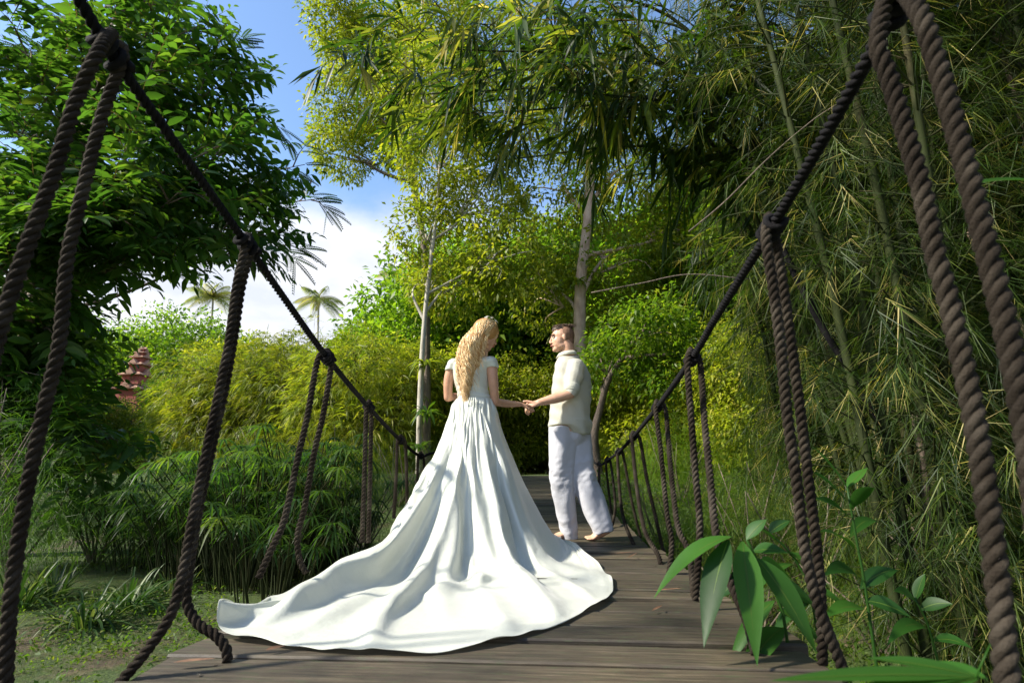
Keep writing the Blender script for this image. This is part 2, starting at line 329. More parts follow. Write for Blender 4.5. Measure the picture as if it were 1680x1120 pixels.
hv = n.nodes.new('ShaderNodeHueSaturation'); mr = n.nodes.new('ShaderNodeMapRange'); mr.inputs[3].default_value = .55; mr.inputs[4].default_value = 1.3
n.links.new(a.outputs['Fac'], mr.inputs[0]); n.links.new(mr.outputs[0], hv.inputs['Value']); n.links.new(mu.outputs[0], hv.inputs['Color'])
moss = n.nodes.new('ShaderNodeMixRGB'); moss.inputs[2].default_value = (.05, .075, .028, 1); mf = ramp(n, [(.52, (0, 0, 0)), (.66, (.55, .55, .55))], g3.outputs[0])
n.links.new(mf.outputs[0], moss.inputs[0]); n.links.new(hv.outputs[0], moss.inputs[1]); n.links.new(moss.outputs[0], p.inputs['Base Color'])
p.inputs['Roughness'].default_value = .62; bump(n, p, g1.outputs[0], .5, .006)
M['plank'] = m
mb.build('deck', m, bridge, smooth=False)
mb = MB()
for fx, off in ((XL, .22), (XR, -.2), (lambda y: -.2, 0)):
    tube(mb, [(fx(yy) + off, yy, deck_z(yy) - .085) for yy in np.linspace(.2, 11.2, 14)], .04, 8, 14)
mb.build('bearer', M['bark'], bridge)

# ---- railings.  Handrail height and lateral position measured from the photograph on vertical planes along the deck sides
def left_rail_pt(px, py):
    Yk = 2.0
    for _ in range(30): q = PX(px, py, -1.03 - .085 * max(0, Yk - 2.2)); Yk = q[1]
    return q
LR = [left_rail_pt(*p) for p in [(115, -25), (180, 85), (290, 240), (405, 402), (470, 495), (537, 587), (605, 668), (657, 722), (690, 748)]]
LR += [np.array([-1.42, 6.6, .74]), np.array([-1.44, 8.4, .86]), np.array([-1.45, 11, 1.25])]
RR = [PX(*p, .60) for p in [(1560, -120), (1470, 8), (1430, 85), (1355, 220), (1265, 375), (1240, 415), (1170, 528), (1135, 588), (1078, 668), (1039, 716), (1014, 742), (996, 755), (985, 762)]]
RR += [np.array([.56, 9.2, .74]), np.array([.55, 11.0, 1.15])]
def ext(a, b, d): return a + (a - b) / np.linalg.norm(a - b) * d
LR = [ext(LR[0], LR[1], 1.2)] + LR; RR = [ext(RR[0], RR[1], 1.2)] + RR
for pts in (LR, RR):
    mb = MB(); rope(mb, pts, .0145, sides=6, step=8); mb.build('handrail_rope', M['rope_black'], bridge)

def rail_near(pts, Yq):
    P = catmull(pts, 200); return P[np.argmin(abs(P[:, 1] - Yq))]
def legp(pix, Y0, Y1, zend=None):
    """pixel path of a hanging rope -> 3-D, depth running evenly from Y0 (top) to Y1 (foot)"""
    pix = np.array(pix, float); s = np.r_[0, np.cumsum(np.hypot(*np.diff(pix, axis=0).T))]; s /= s[-1]
    return [PY(a, b, Y0 + (Y1 - Y0) * t) for (a, b), t in zip(pix, s)]
def on_deck(px, py): return PZ(px, py, .0)[1]
def hanger(top, A, B, rad=.0148, col='rope', **kw):
    """one doubled rope: foot A -> up -> over the handrail -> down -> foot B, with its lashing"""
    top = np.asarray(top); up = np.array([0, 0, rad * 1.9])
    a0, b0 = np.asarray(A[0]), np.asarray(B[0])
    path = list(A[::-1]) + [top + up + (a0 - top) * .22 * [1, 1, 0], top + up * 1.25, top + up + (b0 - top) * .22 * [1, 1, 0]] + list(B)
    mb = MB(); rope(mb, path, rad, **kw)
    if 'step' not in kw:      # loose fibres standing off the strands
        P = catmull(path, 420); i = rng.integers(0, 420, 330); a = rand_dirs(330); leaf_batch(mb, P[i] + a * rad * .9, a + rng.normal(size=(330, 3)) * .8, rand_dirs(330), rng.uniform(.004, .012, 330), .0007, .3, 1, 0, .9)
    o = mb.build('hanging_rope', M[col], bridge)
    return o
def knot(top, direc, rad=.0148, turns=3, col='rope_black'):
    """coils of lashing round the handrail at the loop"""
    d = norm(np.asarray(direc, float)); a = norm(np.cross(d, [0, 0, 1.])); b = np.cross(d, a); t = np.linspace(0, turns * 2 * math.pi, turns * 12)
    P = np.asarray(top) + d * ((t / t[-1] - .5) * rad * 2.1 * turns)[:, None] + (rad * 1.55) * (np.cos(t)[:, None] * a + np.sin(t)[:, None] * b)
    mb = MB(); tube(mb, P, rad * .62, 7); mb.build('lashing', M[col], bridge)

LH = [ # top Y on rail, leg a px, leg b px, end depths
 (1, [(160, 88), (125, 165), (90, 280), (50, 390), (20, 475), (-6, 560), (-40, 700)], (-.10, -.12), [(202, 92), (165, 200), (130, 340), (110, 430), (98, 560), (75, 660), (45, 800), (27, 910), (15, 1010), (8, 1130)], (.03, .10)),
 (3, [(401, 412), (388, 470), (376, 560), (362, 630), (340, 735), (318, 840), (302, 930), (281, 1005), (244, 1062), (196, 1120)], (-.02, -.20), [(411, 410), (396, 472), (384, 552), (368, 640), (346, 740), (324, 845), (311, 930), (306, 985), (325, 1022), (352, 1040), (370, 1062), (373, 1084)], (.02, None)),
 (5, [(521, 592), (505, 680), (490, 745), (467, 850), (450, 890), (424, 948)], (-.05, -.25), [(544, 594), (530, 680), (515, 745), (500, 830), (488, 880), (492, 920), (503, 940)], (.05, .15)),
 (6, [(601, 676), (598, 780), (594, 890)], (-.06, -.1), [(609, 676), (607, 780), (604, 890)], (.06, .1)),
 (7, [(652, 726), (650, 780), (646, 850)], (-.06, -.1), [(665, 730), (667, 780), (668, 840)], (.06, .1)),
 (8, [(686, 752), (684, 800), (680, 850)], (-.06, -.1), [(695, 754), (698, 800), (700, 850)], (.06, .1))]
LRr = LR[1:]
for i_, pa, (a0, a1), pb, (b0, b1) in LH:
    t = LRr[i_]; Y0 = t[1]
    eb = on_deck(*pb[-1]) if b1 is None else Y0 + b1
    hanger(t, legp(pa, Y0 + a0, Y0 + a1), legp(pb, Y0 + b0, eb)); knot(t, LRr[i_ + 1] - LRr[i_ - 1])
RRr = RR[1:]
RH = [
 (1, [(1441, 70), (1460, 130), (1490, 230), (1515, 320), (1533, 410), (1556, 490), (1572, 560), (1592, 650), (1611, 760), (1630, 900), (1642, 1000), (1654, 1130)], (-.03, -.06), [(1508, 20), (1536, 100), (1565, 200), (1592, 300), (1617, 400), (1642, 500), (1668, 620), (1692, 750), (1710, 900)], (-.09, -.16)),
 (4, [(1257, 392), (1268, 470), (1280, 560), (1292, 685), (1306, 785), (1320, 900), (1337, 975), (1360, 1040), (1390, 1115)], (-.03, .10), [(1272, 392), (1288, 490), (1298, 565), (1311, 660), (1326, 785), (1340, 900), (1347, 985), (1349, 1088)], (.03, None)),
 (7, [(1128, 600), (1135, 700), (1142, 790), (1148, 870), (1140, 985)], (-.06, -.1), [(1149, 596), (1156, 690), (1165, 780), (1174, 870), (1190, 935), (1222, 1010), (1240, 1072)], (.06, None)),
 (8, [(1076, 676), (1084, 740), (1094, 840), (1102, 890), (1097, 943)], (-.06, None), [(1092, 672), (1098, 740), (1106, 820), (1114, 870), (1130, 905), (1139, 978)], (.06, None)),
 (9, [(1037, 720), (1045, 800), (1058, 870), (1079, 908), (1084, 926)], (-.06, None), [(1050, 722), (1062, 790), (1076, 850), (1088, 905)], (.06, .1)),
 (10, [(1013, 748), (1018, 820), (1026, 860), (1040, 893)], (-.06, None), [(1022, 745), (1036, 820), (1051, 882)], (.06, .1)),
 (11, [(994, 760), (998, 800), (1004, 845)], (-.06, -.1), [(1002, 760), (1009, 820), (1007, 850), (1000, 872)], (.06, None))]
for i_, pa, (a0, a1), pb, (b0, b1) in RH:
    t = RRr[i_]; Y0 = t[1]
    hanger(t, legp(pa, Y0 + a0, Y0 + a1 if a1 is not None else on_deck(*pa[-1])), legp(pb, Y0 + b0, Y0 + b1 if b1 is not None else on_deck(*pb[-1]))); knot(t, RRr[i_ + 1] - RRr[i_ - 1])
for Yq in (8.1, 9.0, 9.9, 10.7):     # far hangers, straight, both sides
    for pts, fx, s in ((RRr, XR, 1), (LRr, XL, -1)):
        t = rail_near(pts, Yq); zd = deck_z(Yq)
        hanger(t, [t + [0, -.06, -.03], [fx(Yq) + .03 * s, Yq - .12, zd]], [t + [0, .06, -.03], [fx(Yq) + .03 * s, Yq + .12, zd]], sides=5, step=6); knot(t, [0, 1, .1], turns=2)

# ================================================================== people
def solid_mesh(name, mb, voxel, smooth=4, disp=None):
    """fuses overlapping closed shapes into one continuous surface"""
    me = mb.mesh(name); o = bpy.data.objects.new('tmp', me); COL.objects.link(o)
    r = o.modifiers.new('r', 'REMESH'); r.mode = 'VOXEL'; r.voxel_size = voxel; r.use_smooth_shade = True
    s = o.modifiers.new('s', 'SMOOTH'); s.factor = .5; s.iterations = smooth
    dg = bpy.context.evaluated_depsgraph_get(); dg.update()
    out = bpy.data.meshes.new_from_object(o.evaluated_get(dg)); out.name = name
    bpy.data.objects.remove(o); bpy.data.meshes.remove(me)
    if disp:
        co = np.empty(len(out.vertices) * 3, np.float32); out.vertices.foreach_get('co', co); nn = np.empty_like(co); out.vertices.foreach_get('normal', nn)
        co = co.reshape(-1, 3); nn = nn.reshape(-1, 3); co = co + nn * disp(co)[:, None]; out.vertices.foreach_set('co', co.ravel().astype(np.float32))
    out.polygons.foreach_set('use_smooth', np.ones(len(out.polygons), bool)); out.update(); return out
def put(name, me, mat, parent):
    for v in (me,): v.transform(Matrix.Translation(-parent.location))
    me.materials.clear(); me.materials.append(mat); o = bpy.data.objects.new(name, me); COL.objects.link(o); o.parent = parent; return o
def loft(mb, rings, sides=24, n=None, power=1.0, r=.5):
    """rings: (centre, A, B) ellipse axes; n = number of interpolated rings"""
    C_ = np.array([q[0] for q in rings], float); A = np.array([q[1] for q in rings], float); B = np.array([q[2] for q in rings], float)
    if n:
        s = np.r_[0, np.cumsum(np.linalg.norm(np.diff(C_, axis=0), axis=1) + 1e-6)]; s /= s[-1]; q = np.linspace(0, 1, n)
        def itp(Mx):
            o = []
            for k in range(3):
                d = np.gradient(Mx[:, k], s); idx = np.clip(np.searchsorted(s, q) - 1, 0, len(s) - 2); h = s[idx + 1] - s[idx]; t = (q - s[idx]) / h
                o.append((2*t**3-3*t**2+1)*Mx[idx, k] + (t**3-2*t**2+t)*h*d[idx] + (-2*t**3+3*t**2)*Mx[idx+1, k] + (t**3-t**2)*h*d[idx+1])
            return np.stack(o, 1)
        C_, A, B = itp(C_), itp(A), itp(B)
    th = np.arange(sides) * 2 * math.pi / sides; c, s_ = np.cos(th), np.sin(th)
    if power != 1: c = np.sign(c) * abs(c)**power; s_ = np.sign(s_) * abs(s_)**power
    v = C_[:, None] + c[None, :, None] * A[:, None] + s_[None, :, None] * B[:, None]; k = len(C_)
    i = np.arange(k - 1)[:, None] * sides; j = np.arange(sides)[None]; j2 = (j + 1) % sides
    mb.add(v, np.stack([i + j, i + j2, i + sides + j2, i + sides + j], -1).reshape(-1, 4), r); b = mb.n - k * sides
    mb.f.append((np.arange(sides)[::-1] + b)[None]); mb.r.append(np.array([.5])); mb.m.append(np.array([0]))
    mb.f.append((np.arange(sides) + b + (k - 1) * sides)[None]); mb.r.append(np.array([.5])); mb.m.append(np.array([0]))
def ball(mb, c, rx, ry=None, rz=None, Mx=None):
    ry = ry or rx; rz = rz or rx; Mx = np.eye(3) if Mx is None else Mx; c = np.asarray(c, float); q = np.linspace(-.97, .97, 9) * math.pi / 2
    loft(mb, [(c + Mx @ np.array([0, 0, rz * math.sin(a)]), Mx @ np.array([rx * math.cos(a), 0, 0]), Mx @ np.array([0, ry * math.cos(a), 0])) for a in q], 16)
def limb(mb, pts, rad, n=16):
    """tapering limb with round ends"""
    pts = np.asarray(pts, float); tube(mb, pts, rad, 14, n); ball(mb, pts[0], rad[0] * .98); ball(mb, pts[-1], rad[-1] * .98)
right = np.array([_r[0], _r[1], 0]); fwd = np.array([-_r[1], _r[0], 0])
def ring_px(xl, xr, y, Y, dr, dz=0):
    a, b = PY(xl, y, Y), PY(xr, y, Y); h = (b - a) / 2; L = np.linalg.norm(h); return ((a + b) / 2 + [0, 0, dz], right * L, fwd * L * dr)
def head_basis(fw, tilt=0):
    y = norm(np.asarray(fw, float)); x = norm(np.cross(y, [0, 0, 1.])); z = np.cross(x, y); c, s = math.cos(tilt), math.sin(tilt)
    return np.stack([x * c + z * s, y, z * c - x * s], 1)
def head(mb, c, Mx, s=1.0, jaw=1.0):
    P = lambda x, y, z: np.asarray(c) + Mx @ (np.array([x, y, z]) * s)
    ball(mb, P(0, -.012, .030), .074 * s, .094 * s, .088 * s, Mx)
    ball(mb, P(0, .030, -.030), .058 * s * jaw, .060 * s, .078 * s, Mx)
    ball(mb, P(0, .052, -.085), .036 * s * jaw, .034 * s, .028 * s, Mx)
    ball(mb, P(0, .074, -.096), .018 * s * jaw, .015 * s, .016 * s, Mx)
    ball(mb, P(0, .078, .034), .048 * s, .014 * s, .012 * s, Mx)
    for q in (-1, 1):
        ball(mb, P(.034 * q, .056, -.022), .020 * s, .022 * s, .022 * s, Mx)
        ball(mb, P(.040 * q * jaw, .012, -.066), .018 * s, .040 * s, .026 * s, Mx)
        ball(mb, P(.074 * q, -.010, -.004), .007 * s, .016 * s, .028 * s, Mx)
    limb(mb, [P(0, .084, .022), P(0, .098, -.010), P(0, .105, -.027)], [.008 * s, .008 * s, .010 * s], 6)
    ball(mb, P(.011, .098, -.034), .009 * s, .010 * s, .008 * s, Mx); ball(mb, P(-.011, .098, -.034), .009 * s, .010 * s, .008 * s, Mx)
    ball(mb, P(0, .086, -.056), .022 * s, .010 * s, .006 * s, Mx); ball(mb, P(0, .084, -.067), .019 * s, .010 * s, .007 * s, Mx)
def face_parts(c, Mx, s, parent, lipm, browm):
    P = lambda x, y, z: np.asarray(c) + Mx @ (np.array([x, y, z]) * s)
    for q in (-1, 1):
        mb = MB(); ball(mb, P(.031 * q, .074, .008), .0105 * s, .0105 * s, .0080 * s, Mx); e = mb.build('eye', M['eyewhite'], parent)
        mb = MB(); ball(mb, P(.031 * q, .0818, .008), .0055 * s, .004 * s, .0055 * s, Mx); io = mb.build('iris', M['dark'], e); io.location = np.array(parent.location) * 0
        io.data.transform(Matrix.Translation(Vector(e.matrix_basis.translation) - parent.location) if False else Matrix.Identity(4))
        mb = MB(); tube(mb, [P(.014 * q, .093, .026), P(.032 * q, .092, .032), P(.050 * q, .078, .026)], [.0028 * s, .0036 * s, .0016 * s], 6, 8); mb.build('eyebrow', M[browm], parent)
        mb = MB(); tube(mb, [P(.018 * q, .085, .012), P(.031 * q, .0875, .017), P(.045 * q, .077, .012)], [.0016 * s, .0024 * s, .001 * s], 5, 7); mb.build('eyelash', M['dark'], parent)
    mb = MB(); tube(mb, [P(-.023, .086, -.060), P(-.01, .0965, -.058), P(0, .098, -.060), P(.01, .0965, -.058), P(.023, .086, -.060)], [.002 * s, .005 * s, .006 * s, .005 * s, .002 * s], 7, 12); mb.build('lips', M[lipm], parent)
def hand(mb, wrist, palm_dir, back_n, s=1.0, curl=(.5, .6, .65, .7), spread=.06, thumb=1, thumb_dir=None):
    """palm, four bent fingers and a thumb"""
    d = norm(np.asarray(palm_dir, float)); bn = norm(np.asarray(back_n, float)); bn = norm(bn - d * (bn @ d)); sd_ = np.cross(d, bn) * thumb; w0 = np.asarray(wrist, float)
    loft(mb, [(w0 + d * t * s, sd_ * a * s, bn * b * s) for t, a, b in ((-.02, .026, .020), (.01, .030, .018), (.04, .038, .015), (.075, .041, .013), (.092, .038, .010))], 16, 10)
    L = (.070, .078, .072, .058)
    for i in range(4):
        base = w0 + d * .085 * s + sd_ * (.029 - .0195 * i) * s; dd = norm(d + sd_ * spread * (1.5 - i)); ang = 0; P = [base - d * .02 * s, base]; c = curl[i]
        for seg, f in enumerate((.45, .30, .25)):
            ang += c * (1, 1.1, .7)[seg]; P.append(P[-1] + (dd * math.cos(ang) - bn * math.sin(ang)) * L[i] * f * s)
        limb(mb, P, [.0098 * s, .0094 * s, .0088 * s, .0082 * s, .0068 * s], 12)
    td = norm(d * .62 + sd_ * .62 - bn * .45) if thumb_dir is None else norm(np.asarray(thumb_dir, float)); b0 = w0 + d * .018 * s + sd_ * .020 * s
    limb(mb, [b0, b0 + td * .040 * s, b0 + td * .066 * s + d * .008 * s, b0 + td * .080 * s + d * .026 * s], [.0145 * s, .012 * s, .0105 * s, .008 * s], 10)
def skin_mat(name, c):
    m, n, p, o = new_mat(name); k = noise_node(n, 30, 4); r = ramp(n, [(.3, tuple(x * .88 for x in c)), (.7, tuple(min(1, x * 1.1) for x in c))], k.outputs[0])
    n.links.new(r.outputs[0], p.inputs['Base Color']); p.inputs['Roughness'].default_value = .48; p.inputs['Subsurface Weight'].default_value = .12
    p.inputs['Subsurface Radius'].default_value = (.012, .005, .003); p.inputs['Subsurface Scale'].default_value = 1; return m
M['skin_w'] = skin_mat('skin_fair_tan', (.50, .27, .17)); M['skin_m'] = skin_mat('skin_tan', (.55, .32, .21))
M['eyewhite'] = simple('eye_white', [(0, (.38, .33, .30)), (1, (.45, .40, .36))], 5, .2)
M['dark'] = simple('dark_brown', [(0, (.02, .014, .01)), (1, (.03, .02, .014))], 20, .4)
M['lips'] = simple('lips_rose', [(0, (.42, .13, .11)), (1, (.48, .16, .13))], 20, .4)
M['brow'] = simple('brow_brown', [(0, (.06, .035, .02)), (1, (.1, .06, .035))], 60, .8)
M['hair_m'] = simple('hair_brown', [(.35, (.035, .020, .012)), (.65, (.13, .075, .04))], 60, .55, .8, 260, .004, sc=(1, 1, .3))
M['stubble'] = simple('stubble_hair', [(.35, (.16, .085, .05)), (.65, (.24, .13, .08))], 120, .8)
m, n, p, o = new_mat('hair_blonde'); a = n.nodes.new('ShaderNodeAttribute'); a.attribute_name = 'rnd'
r = ramp(n, [(0, (.40, .21, .07)), (.4, (.66, .44, .20)), (1, (.88, .72, .44))], a.outputs['Fac']); n.links.new(r.outputs[0], p.inputs['Base Color'])
p.inputs['Roughness'].default_value = .42; p.inputs['Subsurface Weight'].default_value = .1; p.inputs['Subsurface Radius'].default_value = (.02, .012, .006); M['hair_w'] = m
def cloth(name, c, rough, weave=0, sheen=.3, trans=0., wr=0, tint=None):
    m, n, p, o = new_mat(name); k = noise_node(n, 7, 5); r = ramp(n, [(.3, tuple(x * .96 for x in c)), (.7, c)], k.outputs[0]); n.links.new(r.outputs[0], p.inputs['Base Color'])
    p.inputs['Roughness'].default_value = rough; p.inputs['Sheen Weight'].default_value = sheen; p.inputs['Sheen Roughness'].default_value = .4
    if wr:
        k2 = noise_node(n, 22, 6, .6, sc=(1, 1, 1)); b = bump(n, p, k2.outputs[0], wr, .012)
        if weave: k3 = noise_node(n, 420, 2); b2 = n.nodes.new('ShaderNodeBump'); b2.inputs['Strength'].default_value = weave; b2.inputs['Distance'].default_value = .001; n.links.new(k3.outputs[0], b2.inputs['Height']); n.links.new(b.outputs[0], b2.inputs['Normal']); n.links.new(b2.outputs[0], p.inputs['Normal'])
    if trans:
        t = n.nodes.new('ShaderNodeBsdfTranslucent'); t.inputs[0].default_value = (*(tint or c), 1); mi = n.nodes.new('ShaderNodeMixShader'); mi.inputs[0].default_value = trans
        n.links.new(p.outputs[0], mi.inputs[1]); n.links.new(t.outputs[0], mi.inputs[2]); n.links.new(mi.outputs[0], o.inputs[0])
    return m
M['satin'] = cloth('ivory_satin', (.60, .62, .545), .34, .12, .2, .10, .30)
M['linen_shirt'] = cloth('cream_linen', (.61, .62, .54), .75, .3, .3, .28, .35, (.8, .78, .55))
M['linen_trouser'] = cloth('white_linen', (.51, .52, .57), .8, .4, .3, .12, .35)

# ------------------------------------------------------------------ the bride
WY = 4.06
bride = empty('person', PZ(790, 905, 0) * [1, 0, 0] + [0, WY, 0], 'woman with long wavy blonde hair, seen from behind in an ivory gown with spread train', 'person')
hc = PY(797, 549, WY + .02); HB = head_basis((.80, .42, -.42), .10)
mb = MB(); head(mb, hc, HB, .93, .9)
sh_l, sh_r = PY(743, 600, WY + .03), PY(806, 596, WY + .0); nk = PY(785, 588, WY + .04); wa = PY(778, 655, WY + .02)
limb(mb, [hc + HB @ np.array([0, -.02, -.05]), PY(790, 578, WY + .03), nk], [.052, .047, .055], 8)
loft(mb, [ring_px(774, 798, 583, WY + .04, .9), ring_px(752, 801, 590, WY + .03, .7), ring_px(745, 804, 602, WY + .03, .72), ring_px(748, 800, 620, WY + .03, .8), ring_px(754, 800, 645, WY + .03, .75), ring_px(753, 804, 662, WY + .03, .75), ring_px(744, 812, 690, WY + .03, .72), ring_px(748, 808, 715, WY + .03, .75)], 22, 26)
for q in (-1, 1):
    hipp = wa + right * .085 * q + [0, .01, -.24]; limb(mb, [hipp, hipp * [1, 1, 0] + [0, -.02, .48], hipp * [1, 1, 0] + [0, .0, .09]], [.085, .055, .037])
    fb = hipp * [1, 1, 0] + [0, 0, .035]; limb(mb, [fb + [0, -.04, 0], fb + [0, .06, -.005], fb + [0, .15, -.015]], [.03, .032, .018])
HW = PY(853, 663, WY + .30)                     # her right wrist, held out to the man
el_r = PY(812, 659, WY + .02)
limb(mb, [sh_r, PY(809, 625, WY - .01), el_r], [.044, .037, .031]); limb(mb, [el_r, (el_r + HW) / 2 + [0, 0, -.004], HW], [.031, .029, .019])
hand(mb, HW, PY(880, 668, WY + .42) - HW, (0, -.25, 1), .92, (.35, .45, .5, .55), .03, 1)
el_l = PY(735, 652, WY + .06); limb(mb, [sh_l, PY(736, 625, WY + .04), el_l], [.044, .037, .031]); wl = PY(765, 648, WY + .24); limb(mb, [el_l, wl], [.031, .020]); hand(mb, wl, (1, .25, 0), (0, -1, .2), .92, (.4, .5, .5, .6), .03, 1)
body = put('body', solid_mesh('body', mb, .0055, 3), M['skin_w'], bride)
mbx = face_parts(hc, HB, .93, bride, 'lips', 'brow')
# bodice with cap sleeves
mb = MB()
loft(mb, [ring_px(744, 803, 597, WY + .02, .80), ring_px(743, 803, 604, WY + .02, .84), ring_px(743, 802, 612, WY + .02, .86), ring_px(745, 802, 625, WY + .02, .86), ring_px(750, 802, 642, WY + .02, .80), ring_px(751, 806, 653, WY + .02, .80), ring_px(749, 808, 661, WY + .02, .82)], 30, 24)
for sx, sh_ in ((-1, sh_l), (1, sh_r)):      # cap sleeves lying over the shoulders, open where the arm comes out
    c = sh_ + right * (-.012 * sx) + [0, 0, .010]; ball(mb, c, .058, .070, .044); ball(mb, c + right * (-.035 * sx) + [0, .0, .004], .048, .066, .040)
    loft(mb, [(c + right * (sx * .012) + [0, 0, -.012], right * .050, np.array([0, .062, 0])), (c + right * (sx * .022) + [0, 0, -.045], right * .046, np.array([0, .058, 0]))], 18, 4)
def bodice_disp(co):
    return .0025 * np.sin(co[:, 2] * 150 + np.sin(co[:, 0] * 22) * 2.0) * np.clip((1.17 - co[:, 2]) * 12, 0, 1) + .002 * np.sin(co[:, 0] * 60 + co[:, 2] * 30)
gown = put('bodice', solid_mesh('bodice', mb, .006, 4, bodice_disp), M['satin'], bride)
# sash tails / lacing at the back of the waist
for k in range(4):
    mb = MB(); a = PY(771 + k * 3, 652, WY - .12); tube(mb, [a, a + [.006 * (k - 1.5), -.02, -.05], a + [.012 * (k - 1.5), -.035, -.11 - .02 * k]], [.004, .003, .002], 6, 8); mb.build('lace_ribbon', M['satin'], bride)
